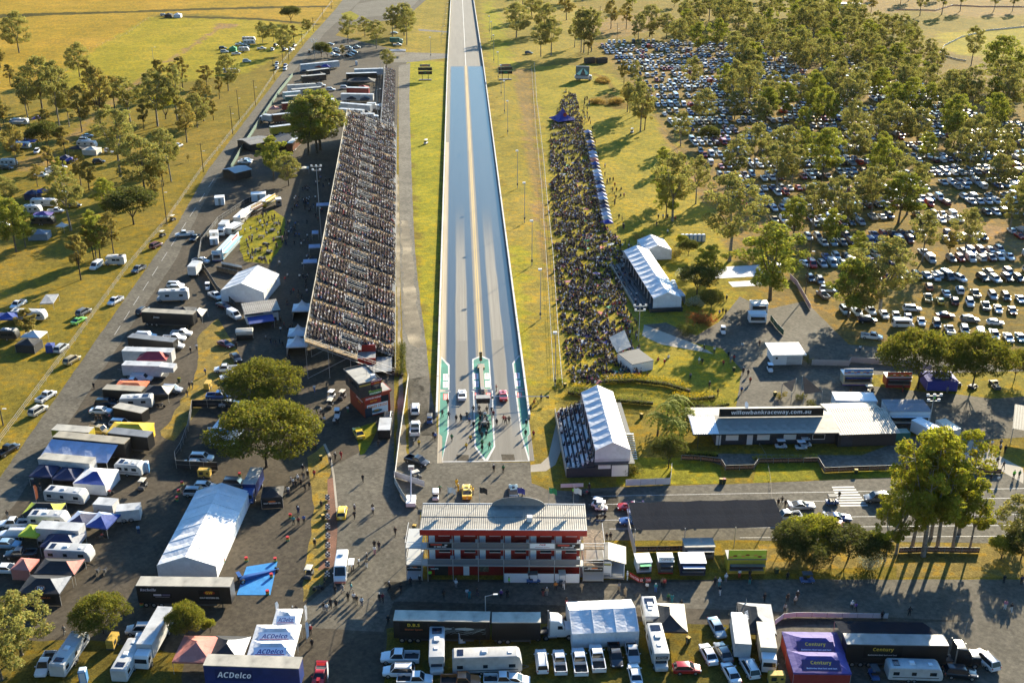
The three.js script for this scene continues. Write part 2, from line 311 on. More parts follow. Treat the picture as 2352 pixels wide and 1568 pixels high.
// the strip: x across (centre 0), z along; 700 m of it in one texture
const W = 9.8;
{
const z0 = 32, z1 = -760;
const across = (u) => (u - 0.5) * 2 * W, along = (v) => z0 + (z1 - z0) * v;
const look = (u, v) => {
const x = across(u), z = along(v), n = fbm(x * 0.9 + 70, z / 16 + 9,4), s = vnoise(x * 7 + 300, z / 60 + 11), fine = hash2(u * 4000, v * 9000);
let c = [0.16,0.143,0.116], rgh = 0.85, gloss = 0;
const lane = Math.max(sstep(-8.6,-8.1, x) * sstep(-0.75,-1.3, x), sstep(0.9,1.4, x) * sstep(9.6,8.9, x));
const end = z > -397 ? 1 : sstep(-402,-398.5, z);
gloss = lane * end * sstep(28,8, z);
const wear = (d) => sstep(1.75,1.15, Math.abs(x - d) + (n - 0.5) * 0.5) * sstep(-150,-50, z);
const w = Math.max(wear(-4.5), wear(4.4));
gloss *= 1 - 0.92 * w;
if (gloss > 0) { c = c.map((a, i) => a + ([0.046,0.046,0.046][i] - a) * gloss); rgh = 0.85 - 0.5 * gloss; }
if (w > 0) { const k = w * (0.5 + 0.5 * s); c = c.map((a, i) => a + ([0.25,0.225,0.185][i] - a) * k * 0.6); }
if (z > -28) { const rub = sstep(2.6,0.4, Math.abs(Math.abs(x) - 4.5)) * s; c = c.map((a) => a * (1 - 0.5 * rub)); }
const mid = Math.abs(x - 0.05);
if (mid < 0.62 && z < -14 && z > -402) { c = [0.34,0.275,0.18]; rgh = 0.9; }
if (z < -10 && z > -402 && Math.abs(mid - 0.27) < 0.11) c = [0.58,0.40,0.13];
if (z <= -402 && mid < 0.16) c = [0.72,0.70,0.66];
if (x < -8.55 && z > -230) { c = [0.40,0.33,0.23]; rgh = 0.9; }
const k = 0.84 + 0.3 * (n - 0.5) + 0.3 * (s - 0.5) * sstep(-160,-20, z) + 0.1 * (fine - 0.5);
return [c[0] * k, c[1] * k, c[2] * k, rgh];
};
const map = texWH(384,2048, (u, v) => look(u, v)), rough = texWH(384,2048, (u, v) => { const l = look(u, v); return [0, l[3],0]; }, false);
const b = new MB(), st = [z0,-30,-120,-230,-402,-560, z1 - 0];
const half = (z) => z > -402 ? W : W - (Math.min(-402 - z, 300) / 300) * 1.4;
const N = 60;
for (let i = 0; i < N; i++) { const za = z0 + (z1 - z0) * i / N, zb = z0 + (z1 - z0) * (i + 1) / N, U = (x) => 0.5 + x / 2 / W, a = half(za), c = half(zb), y = 0.016; b.quad([-a, y, za],[a, y, za],[c, y, zb],[-c, y, zb],[[U(-a), i / N],[U(a), i / N],[U(c), (i + 1) / N],[U(-c), (i + 1) / N]]); }
const t = single('drag_strip', b, new THREE.MeshPhysicalMaterial({ map, roughnessMap: rough, roughness: 1, color: 0xffffff, side: THREE.DoubleSide, specularIntensity: 1, ior: 1.6 }), 'two-lane drag strip with glossy blue-grey racing lanes', null, null, 'structure');
t.castShadow = false;
}
// concrete side walls
M.wallWhite = std([0.80,0.78,0.73],0.8, { map: softT });
function barrier(name, pts, h, w, mat, label, cat, panel = 0) {
const t = thing(name, label, cat, V(0,0,0));
for (let i = 1; i < pts.length; i++) {
const [ax, az] = pts[i - 1],[bx, bz] = pts[i], L = Math.hypot(bx - ax, bz - az), n = panel ? Math.max(1, Math.round(L / panel)) : 1;
for (let k = 0; k < n; k++) {
const p = (t) => [ax + (bx - ax) * t, az + (bz - az) * t],[x0, z0] = p(k / n), [x1, z1] = p((k + (panel ? 0.985 : 1)) / n), ry = Math.atan2(-(z1 - z0), x1 - x0);
part(t, 'panel', new MB().box((x0 + x1) / 2, h / 2, (z0 + z1) / 2, Math.hypot(x1 - x0, z1 - z0), h, w, ry), mat);
}
}
return t;
}
barrier('barrier_wall',[[-W - 0.35,12],[-W - 0.35,-402],[-W + 1.05,-760]],1.05,0.45, M.wallWhite, 'white concrete wall along the left edge of the drag strip','wall',18);
barrier('barrier_wall',[[W + 0.1,14],[W + 0.1,-402],[W - 1.3,-760]],1.05,0.45, M.wallWhite, 'white concrete wall along the right edge of the drag strip','wall',18);
// ---------------------------------------------------------------- vehicles (forward is -z; heading 0 looks down the strip, 90 to the right)
const H = (deg) => -deg * R;
const paint = (c, rough = 0.35) => new THREE.MeshPhysicalMaterial({ color: Array.isArray(c) ? lin(...c) : c, roughness: rough, clearcoat: 0.7, clearcoatRoughness: 0.12, side: THREE.DoubleSide });
const CAR = { white: [0.76,0.76,0.75], silver: [0.42,0.43,0.44], grey: [0.16,0.165,0.17], black: [0.018,0.018,0.02], blue: [0.035,0.10,0.30], lightblue: [0.28,0.42,0.52], red: [0.42,0.012,0.01], maroon: [0.13,0.02,0.025], green: [0.16,0.48,0.05], gold: [0.42,0.32,0.14], yellow: [0.75,0.50,0.02], orange: [0.5,0.16,0.04], cream: [0.6,0.54,0.42], teal: [0.04,0.24,0.28] };
const carPaint = {};
for (const k in CAR) carPaint[k] = paint(CAR[k]);
M.glass = new THREE.MeshPhysicalMaterial({ color: lin(0.02,0.025,0.03), roughness: 0.08, side: THREE.DoubleSide });
M.tyre = std([0.02,0.02,0.02],0.9);
M.rim = std([0.45,0.45,0.45],0.35, { metalness: 0.8 });
M.lampGlass = std([0.7,0.7,0.68],0.2);
M.tailRed = std([0.4,0.02,0.015],0.3);
M.black = std([0.02,0.02,0.021],0.6);
M.darkGrey = std([0.07,0.072,0.075],0.7);
M.grey = std([0.25,0.25,0.25],0.7);
M.steel = std([0.45,0.45,0.45],0.45, { metalness: 0.7 });
M.galv = std([0.42,0.42,0.41],0.6, { metalness: 0.3 });
M.white = std([0.78,0.78,0.77],0.55);
M.whiteCloth = std([0.86,0.86,0.86],0.6, { map: rep(clothT, 0.2), bumpMap: rep(clothB, 0.3), bumpScale: 0.06, side: THREE.DoubleSide });
function loftMB(b, st) { // st: [z, y0, yt, w]; rounded-shoulder sections
const ring = ([z, y0, yt, w]) => { const r = Math.min(0.16, w * 0.3, (yt - y0) * 0.4); return [[-w + 0.06, y0, z],[-w, y0 + 0.12, z],[-w, yt - r, z],[-w + r * 0.5, yt - r * 0.22, z],[-w + r * 1.6, yt, z],[w - r * 1.6, yt, z],[w - r * 0.5, yt - r * 0.22, z],[w, yt - r, z],[w, y0 + 0.12, z],[w - 0.06, y0, z]]; };
const rs = st.map(ring), n = 10;
for (let i = 1; i < rs.length; i++) for (let k = 0; k < n; k++) { const j = (k + 1) % n; b.quad(rs[i - 1][k], rs[i][k], rs[i][j], rs[i - 1][j]); }
for (const [r, f] of [[rs[0],1],[rs[rs.length - 1],-1]]) for (let k = 1; k < n - 1; k++) f > 0 ? b.tri(r[0], r[k], r[k + 1]) : b.tri(r[0], r[k + 1], r[k]);
return b;
}
// list of [part name, parent part or '', builder, material key]
function carParts(type) {
const P = [], S = { sedan: [4.75,0.91,1.44], hatch: [4.2,0.88,1.48], suv: [4.8,0.95,1.78], ute: [5.3,0.95,1.8], cab: [5.2,0.93,1.78], van: [4.95,0.97,2.1], hiace: [5.4,0.97,2.3], coupe: [4.8,0.94,1.34], pickup: [5.9,1.04,1.95], doorslam: [5.0,0.95,1.2] }[type];
const [L, w, h] = S, f = -L / 2, r = L / 2, b = new MB(), tall = type === 'suv' ? 0.12 : type === 'ute' || type === 'cab' ? 0.14 : type === 'pickup' ? 0.24 : type === 'coupe' ? -0.06 : type === 'doorslam' ? -0.14 : 0, y0 = 0.26 + tall * 0.7;
const belt = 0.96 + tall;
let g; // glasshouse: [z of screen foot, z of screen top, z of rear top, z of rear foot]
if (type === 'van' || type === 'hiace') {
loftMB(b, [[f, 0.3,0.75, w * 0.85],[f + 0.12,0.28,0.95, w * 0.95],[f + (type === 'hiace' ? 0.45 : 0.8), 0.28,1.12, w],[f + (type === 'hiace' ? 1.2 : 1.6), 0.28, h - 0.05, w * 0.94],[f + 2.1,0.28, h, w * 0.95],[r - 0.25,0.28, h - 0.01, w * 0.95],[r - 0.02,0.3, h - 0.18, w * 0.92],[r, 0.35,1.0, w * 0.9]]);
const za = f + (type === 'hiace' ? 0.47 : 0.82), zb = f + (type === 'hiace' ? 1.12 : 1.5), gl = (n, q) => P.push([n, '', new MB().quad(...q), 'glass']);
gl('windscreen',[[-w * 0.84,1.16, za - 0.02],[w * 0.84,1.16, za - 0.02],[w * 0.76, h - 0.16, zb - 0.03],[-w * 0.76, h - 0.16, zb - 0.03]]);
gl('rear_window',[[w * 0.7,1.15, r - 0.0],[-w * 0.7,1.15, r - 0.0],[-w * 0.66, h - 0.35, r + 0.005],[w * 0.66, h - 0.35, r + 0.005]]);
for (const s of [-1,1]) gl('side_window',[[s * (w + 0.012), 1.2, f + 1.25],[s * (w + 0.012), 1.2, type === 'hiace' ? r - 0.5 : f + 2.2],[s * (w + 0.004), h - 0.45, type === 'hiace' ? r - 0.55 : f + 2.2],[s * (w + 0.004), h - 0.45, f + 1.55]]);
} else {
const tray = type === 'ute' || type === 'pickup';
loftMB(b, [[f, y0 + 0.1,0.62 + tall, w * 0.72],[f + 0.1, y0,0.74 + tall, w * 0.88],[f + 0.5, y0,0.84 + tall, w * 0.97],[f + 1.15, y0, belt - 0.02, w],[f + 1.6, y0, belt, w],[tray ? 0.62 : r - 0.7, y0, belt + (tray ? 0.02 : 0.04), w], ...(tray ? [] : [[r - 0.12, y0, belt + (type === 'sedan' || type === 'coupe' ? 0.0 : 0.02), w * 0.93],[r, y0 + 0.12, belt - 0.25, w * 0.82]])]);
g = { sedan: [f + 1.15, f + 1.95, r - 1.35, r - 0.6], hatch: [f + 0.98, f + 1.75, r - 0.55, r - 0.12], suv: [f + 1.15, f + 1.8, r - 0.45, r - 0.1], ute: [f + 1.2, f + 1.85,0.35,0.55], pickup: [f + 1.45, f + 2.1,0.4,0.6], cab: [f + 1.2, f + 1.85, r - 0.3, r - 0.12], coupe: [f + 1.5, f + 2.3, r - 1.5, r - 0.5], doorslam: [f + 1.75, f + 2.55, r - 1.65, r - 0.55] }[type];
const [za, zb, zc, zd] = g, wi = w * 0.9, wt = w * 0.74, yb = belt - 0.01, yt = h - 0.04;
b.hexa([-wt, yt, zc],[wt, yt, zc],[wt, yt, zb],[-wt, yt, zb],[-wt * 0.93, h, zc - 0.08],[wt * 0.93, h, zc - 0.08],[wt * 0.93, h, zb + 0.1],[-wt * 0.93, h, zb + 0.1]);
for (const [x, z0, z1] of [[wi, za, zb],[wi, zd, zc]]) for (const s of [-1,1]) b.bar([s * x * 0.99, yb - 0.02, z0],[s * wt, yt, z1],0.045,0.045,4, false);
P.push(['windscreen','', new MB().quad([-wi, yb, za],[wi, yb, za],[wt, yt, zb],[-wt, yt, zb]), 'glass']);
P.push(['rear_window','', new MB().quad([wi, yb, zd],[-wi, yb, zd],[-wt, yt, zc],[wt, yt, zc]), type === 'doorslam' ? 'black' : 'glass']);
for (const s of [-1,1]) P.push(['side_window','', new MB().quad([s * wi, yb, za],[s * wi, yb, zd],[s * wt, yt, zc],[s * wt, yt, zb]), type === 'cab' ? 'paint2' : 'glass']);
if (tray) {
const t0 = 0.62, q = r - t0, m = (t0 + r) / 2, yr = belt + 0.02, bb = new MB();
bb.box(-w + 0.06, (y0 + yr) / 2, m, 0.12, yr - y0, q).box(w - 0.06, (y0 + yr) / 2, m, 0.12, yr - y0, q).box(0, (y0 + yr) / 2, r - 0.04,2 * w - 0.24, yr - y0 - 0.04,0.08);
P.push(['tray','', bb, 'paint']);
P.push(['tray_floor','tray', new MB().box(0, y0 + 0.22, m, 2 * w - 0.26,0.08, q - 0.12), 'black']);
}
if (type === 'doorslam') { P.push(['hood_scoop','', new MB().box(0, belt + 0.1, f + 1.5,0.5,0.34,0.7), 'paint']); P.push(['rear_wing','', new MB().box(0, belt + 0.28, r - 0.1,2 * w - 0.1,0.05,0.42).box(-w + 0.1, belt + 0.12, r - 0.15,0.05,0.3,0.4).box(w - 0.1, belt + 0.12, r - 0.15,0.05,0.3,0.4), 'paint']); }
if (type === 'suv' || type === 'cab') P.push(['roof_rack','', new MB().box(-wt * 0.8, h + 0.05, (zb + zc) / 2,0.05,0.05, zc - zb - 0.3).box(wt * 0.8, h + 0.05, (zb + zc) / 2,0.05,0.05, zc - zb - 0.3), 'dark']);
}
P.unshift(['body','', b, 'paint']);
const wr = 0.33 + tall * 0.35;
for (const z of [f + 0.88, r - 0.95]) for (const s of [-1,1]) {
P.push(['wheel','', new MB().bar([s * (w - 0.2), wr, z],[s * (w + 0.015), wr, z], wr, wr, 12), 'tyre']);
P.push(['rim','wheel', new MB().bar([s * (w + 0.01), wr, z],[s * (w + 0.03), wr, z], wr * 0.62, wr * 0.55,8), 'rim']);
}
const ly = 0.66 + tall;
for (const s of [-1,1]) {
P.push(['headlight','', new MB().box(s * w * 0.7, ly, f + 0.08,0.34,0.16,0.14, s * -0.35), 'lamp']);
P.push(['tail_light','', new MB().box(s * w * 0.8, ly + 0.14, r - 0.05,0.16,0.2,0.14), 'tail']);
P.push(['mirror','', new MB().box(s * (w + 0.1), belt + 0.08, (g ? g[0] : f + 0.95) + 0.32,0.2,0.14,0.1), 'paint']);
}
P.push(['number_plate','', new MB().box(0,0.6 + tall, r + 0.012,0.38,0.13,0.02), 'plate']);
return P;
}
const MK = (k, pnt) => ({ paint: pnt, paint2: pnt, glass: M.glass, tyre: M.tyre, rim: M.rim, lamp: M.lampGlass, tail: M.tailRed, dark: M.darkGrey, black: M.black, plate: M.white })[k];
const carGeo = new Map(), carProto = new Map();
function carGroup(type, pnt, key = type) {
if (!carGeo.has(type)) carGeo.set(type, carParts(type).map(([n, p, b, m]) => [n, p, b.geo(m === 'paint' ? 0.5 : 0), m]));
const g = new THREE.Group(), last = {};
for (const [n, p, geo, m] of carGeo.get(type)) last[n] = part(p ? last[p] : g, n, geo, MK(m, pnt));
return g;
}
function carOf(type, color) { const k = type + color; if (!carProto.has(k)) carProto.set(k, carGroup(type, carPaint[color])); return carProto.get(k); }
// one-mesh car for cars too far away to show their parts
const farCarM = new THREE.MeshPhysicalMaterial({ color: 0xffffff, vertexColors: true, roughness: 0.35, clearcoat: 0.4, clearcoatRoughness: 0.1, side: THREE.DoubleSide });
const farCars = new Map();
function farCarGeo(type, color) {
const k = type + color;
if (!farCars.has(k)) {
const b = new MB(), T = { paint: CAR[color], paint2: CAR[color], glass: [0.02,0.024,0.03], tyre: [0.02,0.02,0.02], lamp: [0.6,0.6,0.58], tail: [0.35,0.02,0.02], dark: [0.06,0.06,0.06], black: [0.02,0.02,0.02], plate: [0.6,0.6,0.6], rim: [0.3,0.3,0.3] };
for (const [n, , q, m] of carParts(type)) if (!['mirror','rim','number_plate'].includes(n)) { b.p.push(...q.p); b.u.push(...q.u); for (let i = 0; i < q.p.length / 3; i++) b.c.push(...T[m]); }
farCars.set(k, b.geo(0.5));
}
return farCars.get(k);
}
const COLNAME = { silver: 'silver', lightblue: 'light blue', gold: 'gold', cream: 'cream' };
const TYPENAME = { sedan: 'sedan', hatch: 'hatchback', suv: 'four-wheel drive', ute: 'ute', cab: 'wagon with canopy', van: 'van', hiace: 'minibus', coupe: 'coupe', pickup: 'pickup truck', doorslam: 'drag car' };
const NAME = { sedan: 'sedan_car', hatch: 'hatchback_car', suv: 'four_wheel_drive', ute: 'utility_truck', cab: 'canopy_wagon', van: 'delivery_van', hiace: 'minibus', coupe: 'coupe_car', pickup: 'pickup_truck', doorslam: 'drag_car' };
function car(p, heading, type, color, where, group, label) {
return place(carOf(type, color), NAME[type], label ?? `${COLNAME[color] ?? color} ${TYPENAME[type]} ${where}`, 'car', p, H(heading), group);
}
// ------ lettering on boards: canvas prints, shared by text
const prints = new Map();
function print(lines, { w = 256, h = 128, bg = '#ffffff', fg = '#000000', font = 'bold', family = 'sans-serif', size = 0, italic = false, draw } = {}) {
const key = JSON.stringify([lines, w, h, bg, fg, font, size, italic, draw ? draw.toString() : '']);
if (!prints.has(key)) {
const c = document.createElement('canvas'); c.width = w; c.height = h;
const x = c.getContext('2d'); x.fillStyle = bg; x.fillRect(0,0, w, h);
if (draw) draw(x, w, h);
x.textAlign = 'center'; x.textBaseline = 'middle';
lines.forEach((l, i) => {
const [s, col, k] = Array.isArray(l) ? l : [l, fg, 1], fs = (size || h / lines.length * 0.72) * (k ?? 1);
x.font = `${italic ? 'italic ' : ''}${font} ${Math.round(fs)}px ${family}`;
const m = x.measureText(s).width, sc = Math.min(1, w * 0.94 / m);
x.save(); x.translate(w / 2, h * (i + 0.5) / lines.length); x.scale(sc, 1); x.fillStyle = col ?? fg; x.fillText(s, 0,0); x.restore();
});
const t = new THREE.CanvasTexture(c); t.colorSpace = THREE.SRGBColorSpace;
prints.set(key, std(0xffffff, 0.6, { map: t }));
}
return prints.get(key);
}
// printed board: corner a, edge vectors u (along the text) and v (up), all local
const printGeo = (a, u, v) => new MB().quad(a, [a[0] + u[0], a[1] + u[1], a[2] + u[2]],[a[0] + u[0] + v[0], a[1] + u[1] + v[1], a[2] + u[2] + v[2]],[a[0] + v[0], a[1] + v[1], a[2] + v[2]],[[0,0],[1,0],[1,1],[0,1]]).geo();
// ------ box bodies: trailers, trucks, caravans
function wheels(g, w, r, zs) { for (const z of zs) for (const s of [-1,1]) { const t = part(g, 'wheel', new MB().bar([s * (w - 0.28), r, z],[s * w, r, z], r, r, 12), M.tyre); part(t, 'rim', new MB().bar([s * (w - 0.005), r, z],[s * (w + 0.02), r, z], r * 0.55, r * 0.5,8), M.rim); } }
// body of a trailer from z=-L/2 to L/2, floor y0, height to top
function trailerGroup({ L = 13.6, w = 1.25, y0 = 0.9, top = 4.1, body = M.white, roof = M.white, goose = 0, skirt = true, axle = 3, side }) {
const g = new THREE.Group(), f = -L / 2, r = L / 2;
const b = new MB().hexa([-w, y0, r],[w, y0, r],[w, y0, f + goose],[-w, y0, f + goose],[-w, top - 0.06, r],[w, top - 0.06, r],[w, top - 0.06, f + goose],[-w, top - 0.06, f + goose]);
if (goose) b.hexa([-w, y0 + 1.0, f + goose + 0.003],[w, y0 + 1.0, f + goose + 0.003],[w, y0 + 1.2, f],[-w, y0 + 1.2, f],[-w, top - 0.06, f + goose + 0.003],[w, top - 0.06, f + goose + 0.003],[w, top - 0.3, f],[-w, top - 0.3, f]);
part(g, 'body', b, body);
part(g, 'roof', new MB().box(0, top, goose / 2,2 * w + 0.05,0.14, L - goose + 0.05), roof);
if (skirt) part(g, 'skirt', new MB().box(0, y0 - 0.2,0.6,2 * w - 0.12,0.42, L * 0.75), M.darkGrey);
part(g, 'rear_door', new MB().box(0, (y0 + top) / 2, r + 0.02,2 * w - 0.16, top - y0 - 0.2,0.04), body);
wheels(g, w, 0.5, Array.from({ length: axle }, (_, i) => r - 1.2 - i * 1.25));
part(g, 'landing_leg', new MB().box(-w + 0.3, y0 / 2, f + goose + 1.6,0.14, y0,0.14).box(w - 0.3, y0 / 2, f + goose + 1.6,0.14, y0,0.14), M.darkGrey);
for (const s of side ?? []) part(g, 'sign', printGeo(...s.at), s.mat);
return g;
}
function cabGroup(body, o = {}) { // bonneted prime mover, front at z=-L/2
const g = new THREE.Group(), L = 6.4, f = -L / 2, w = 1.2;
part(g, 'cab', loftMB(new MB(), [[f, 0.7,1.7,0.85],[f + 0.25,0.65,1.95,0.95],[f + 1.5,0.65,2.15,1.1],[f + 1.65,0.65,2.3, w],[f + 2.0,0.65,3.1, w],[f + 2.6,0.65,3.7, w * 0.97],[f + 3.9,0.65,3.85, w * 0.97],[f + 4.0,0.65,3.7, w * 0.97]]).geo(0.5), body);
part(g, 'windscreen', new MB().quad([-0.98,2.32, f + 1.62],[0.98,2.32, f + 1.62],[0.95,3.02, f + 1.93],[-0.95,3.02, f + 1.93]), M.glass);
for (const s of [-1,1]) {
part(g, 'side_window', new MB().quad([s * (w + 0.015), 2.2, f + 1.95],[s * (w + 0.015), 2.2, f + 2.8],[s * (w + 0.01), 2.85, f + 2.8],[s * (w + 0.01), 2.85, f + 2.1]), M.glass);
part(g, 'exhaust_stack', new MB().bar([s * 1.15,1.0, f + 4.15],[s * 1.15,4.1, f + 4.15],0.09,0.09,8), M.steel);
part(g, 'fuel_tank', new MB().bar([s * 0.95,0.75, f + 2.9],[s * 0.95,0.75, f + 4.3],0.32,0.32,10), M.steel);
part(g, 'headlight', new MB().box(s * 0.72,1.2, f + 0.08,0.3,0.25,0.14), M.lampGlass);
part(g, 'mirror', new MB().box(s * 1.42,2.5, f + 1.75,0.16,0.55,0.1), M.steel);
}
part(g, 'bull_bar', new MB().box(0,0.85, f - 0.15,2.3,0.6,0.16), M.steel);
part(g, 'chassis', new MB().box(0,0.85, f + 4.9,0.9,0.3,3.2), M.darkGrey);
wheels(g, w, 0.5,[f + 1.0, f + 4.6, f + 5.85]);
return g;
}
function rigidGroup(cab, body, roof, L = 9, top = 3.6) { // cab-over truck with a box body
const g = new THREE.Group(), f = -L / 2, r = L / 2, w = 1.22;
part(g, 'cab', loftMB(new MB(), [[f, 0.5,1.5,1.0],[f + 0.08,0.45,2.3,1.08],[f + 0.35,0.45,2.7,1.1],[f + 1.8,0.45,2.8,1.1]]).geo(0.5), cab);
part(g, 'windscreen', new MB().quad([-0.95,1.5, f - 0.012],[0.95,1.5, f - 0.012],[0.9,2.25, f + 0.05],[-0.9,2.25, f + 0.05]), M.glass);
for (const s of [-1,1]) { part(g, 'side_window', new MB().quad([s * 1.115,1.55, f + 0.35],[s * 1.115,1.55, f + 1.2],[s * 1.11,2.2, f + 1.2],[s * 1.11,2.2, f + 0.4]), M.glass); part(g, 'headlight', new MB().box(s * 0.75,0.8, f - 0.01,0.35,0.2,0.08), M.lampGlass); part(g, 'mirror', new MB().box(s * 1.3,1.9, f + 0.15,0.14,0.45,0.08), M.black); }
part(g, 'body', new MB().box(0, (0.95 + top) / 2, f + 1.95 + (L - 1.95) / 2,2 * w, top - 0.95 - 0.08, L - 1.95), body);
part(g, 'roof', new MB().box(0, top, f + 1.95 + (L - 1.95) / 2,2 * w + 0.04,0.1, L - 1.9), roof ?? body);
part(g, 'chassis', new MB().box(0,0.7,0.6,0.9,0.4, L - 2), M.darkGrey);
wheels(g, w, 0.46, L > 8 ? [f + 1.1, r - 1.4, r - 2.6] : [f + 1.1, r - 1.5]);
return g;
}
M.caravan = std([0.72,0.72,0.70],0.45, { map: rep(softT, 0.2) });
M.vinyl = std([0.68,0.67,0.64],0.7, { map: rep(softT, 0.2) });
M.solar = std([0.012,0.014,0.03],0.15);
function caravanGroup(L = 6, body = M.caravan, o = {}) { // drawbar at -z
const g = new THREE.Group(), f = -L / 2, r = L / 2, w = 1.2, top = o.top ?? 2.75;
part(g, 'body', loftMB(new MB(), [[f, 0.6, top * 0.55, w * 0.92],[f + 0.35,0.5, top - 0.35, w],[f + 0.8,0.5, top, w],[r - 0.25,0.5, top, w],[r, 0.6, top - 0.25, w * 0.96]]).geo(0.45), body);
for (const s of [-1,1]) {
for (const [z, l] of [[f + 1.5,1.0],[0.3,0.7],[r - 1.1,0.9]]) part(g, 'window', new MB().box(s * (w + 0.015), 1.75, z, 0.03,0.6, l), M.glass);
part(g, 'stripe', new MB().box(s * (w + 0.008), 1.05,0,0.015,0.14, L - 1.2), M.darkGrey);
}
part(g, 'door', new MB().box(-w - 0.015,1.35,1.15,0.03,1.7,0.65), body);
part(g, 'roof_hatch', new MB().box(0.2, top + 0.06, f + 1.8,0.6,0.12,0.6), M.white);
part(g, 'air_conditioner', new MB().hexa([-0.5, top, 0.9],[0.4, top, 0.9],[0.4, top, 0],[-0.5, top, 0],[-0.35, top + 0.24,0.8],[0.25, top + 0.24,0.8],[0.25, top + 0.24,0.1],[-0.35, top + 0.24,0.1]), M.white);
part(g, 'solar_panel', new MB().box(0, top + 0.05, r - 1.2,1.3,0.05,0.9), M.solar);
part(g, 'drawbar', new MB().bar([-0.6,0.5, f + 0.3],[0,0.5, f - 1.1],0.05).bar([0.6,0.5, f + 0.3],[0,0.5, f - 1.1],0.05), M.darkGrey);
wheels(g, w, 0.36, L > 6 ? [0.1,0.95] : [0.3]);
if (o.awning) part(g, 'awning', new MB().hexa([w, 2.35, r - 0.4],[w + 2.3,2.0, r - 0.4],[w + 2.3,2.0, f + 0.9],[w, 2.35, f + 0.9],[w, 2.4, r - 0.4],[w + 2.3,2.05, r - 0.4],[w + 2.3,2.05, f + 0.9],[w, 2.4, f + 0.9]), o.awning);
return g;
}
function motorhomeGroup(L = 7.5, body = M.caravan, o = {}) { // front at -z
const g = new THREE.Group(), f = -L / 2, r = L / 2, w = 1.18, top = o.top ?? 3.0;
part(g, 'cab', loftMB(new MB(), [[f, 0.45,1.0,0.9],[f + 0.15,0.4,1.2,1.0],[f + 0.7,0.4,1.35,1.0],[f + 1.3,0.4,2.1,0.98],[f + 1.8,0.4,2.1,0.98]]).geo(0.5), body);
part(g, 'windscreen', new MB().quad([-0.88,1.38, f + 0.68],[0.88,1.38, f + 0.68],[0.82,2.02, f + 1.22],[-0.82,2.02, f + 1.22]), M.glass);
part(g, 'body', loftMB(new MB(), [[f + 0.5,2.1,2.5, w * 0.9],[f + 0.75,2.05, top - 0.05, w],[f + 1.75,2.05, top, w],[f + 1.8,0.5, top, w],[r - 0.2,0.5, top, w],[r, 0.6, top - 0.2, w * 0.96]]).geo(0.4), body);
for (const s of [-1,1]) for (const [z, l] of [[f + 3,1.1],[r - 1.8,1.0]]) part(g, 'window', new MB().box(s * (w + 0.015), 1.9, z, 0.03,0.6, l), M.glass);
part(g, 'roof_hatch', new MB().box(0.1, top + 0.06, f + 2.6,0.6,0.12,0.6), M.white);
part(g, 'air_conditioner', new MB().box(0, top + 0.12,0.6,0.8,0.22,0.9), M.white);
part(g, 'solar_panel', new MB().box(0, top + 0.05, r - 1.4,1.5,0.05,1.3), M.solar);
for (const s of [-1,1]) part(g, 'headlight', new MB().box(s * 0.72,0.85, f + 0.04,0.3,0.18,0.12), M.lampGlass);
wheels(g, 1.08,0.38,[f + 0.95, r - 1.7]);
return g;
}
// ------ small vehicles
function cartGroup(roof = M.white, body = M.white) {
const g = new THREE.Group();
part(g, 'body', loftMB(new MB(), [[-1.2,0.25,0.55,0.45],[-1.0,0.25,0.8,0.55],[-0.7,0.25,0.85,0.56],[-0.55,0.25,0.4,0.56],[0,0.25,0.4,0.56],[0.05,0.25,0.75,0.58],[1.15,0.3,0.8,0.58]]).geo(0.5), body);
part(g, 'seat', new MB().box(0,0.82,0.35,1.0,0.14,0.5).box(0,1.1,0.62,1.0,0.45,0.1), M.black);
part(g, 'roof', new MB().hexa([-0.6,1.85,0.95],[0.6,1.85,0.95],[0.6,1.85,-0.75],[-0.6,1.85,-0.75],[-0.5,1.93,0.85],[0.5,1.93,0.85],[0.5,1.93,-0.65],[-0.5,1.93,-0.65]), roof);
const p = new MB(); for (const x of [-0.5,0.5]) { p.bar([x, 0.75,-0.85],[x, 1.85,-0.6],0.025,0.025,4); p.bar([x, 0.75,0.8],[x, 1.85,0.8],0.025,0.025,4); }
part(g, 'post', p, M.black);
wheels(g, 0.6,0.22,[-0.8,0.8]);
return g;
}
function bikeGroup(c) {
const g = new THREE.Group();
for (const z of [-0.7,0.7]) part(g, 'wheel', new MB().bar([-0.07,0.31, z],[0.07,0.31, z],0.31,0.31,12), M.tyre);
part(g, 'frame', new MB().bar([0,0.35,0.65],[0,0.55,0],0.09).bar([0,0.5,-0.1],[0,0.95,-0.45],0.06).bar([0,0.31,-0.7],[0,1.0,-0.45],0.04).box(0,0.42,0,0.3,0.35,0.5), M.darkGrey);
part(g, 'fuel_tank', new MB().hexa([-0.16,0.68,0.05],[0.16,0.68,0.05],[0.16,0.72,-0.4],[-0.16,0.72,-0.4],[-0.1,0.88,0.05],[0.1,0.88,0.05],[0.1,0.94,-0.35],[-0.1,0.94,-0.35]), c);
part(g, 'seat', new MB().box(0,0.76,0.4,0.26,0.1,0.65), M.black);
part(g, 'handlebar', new MB().bar([-0.38,1.0,-0.3],[0.38,1.0,-0.3],0.02,0.02,4), M.steel);
return g;
}
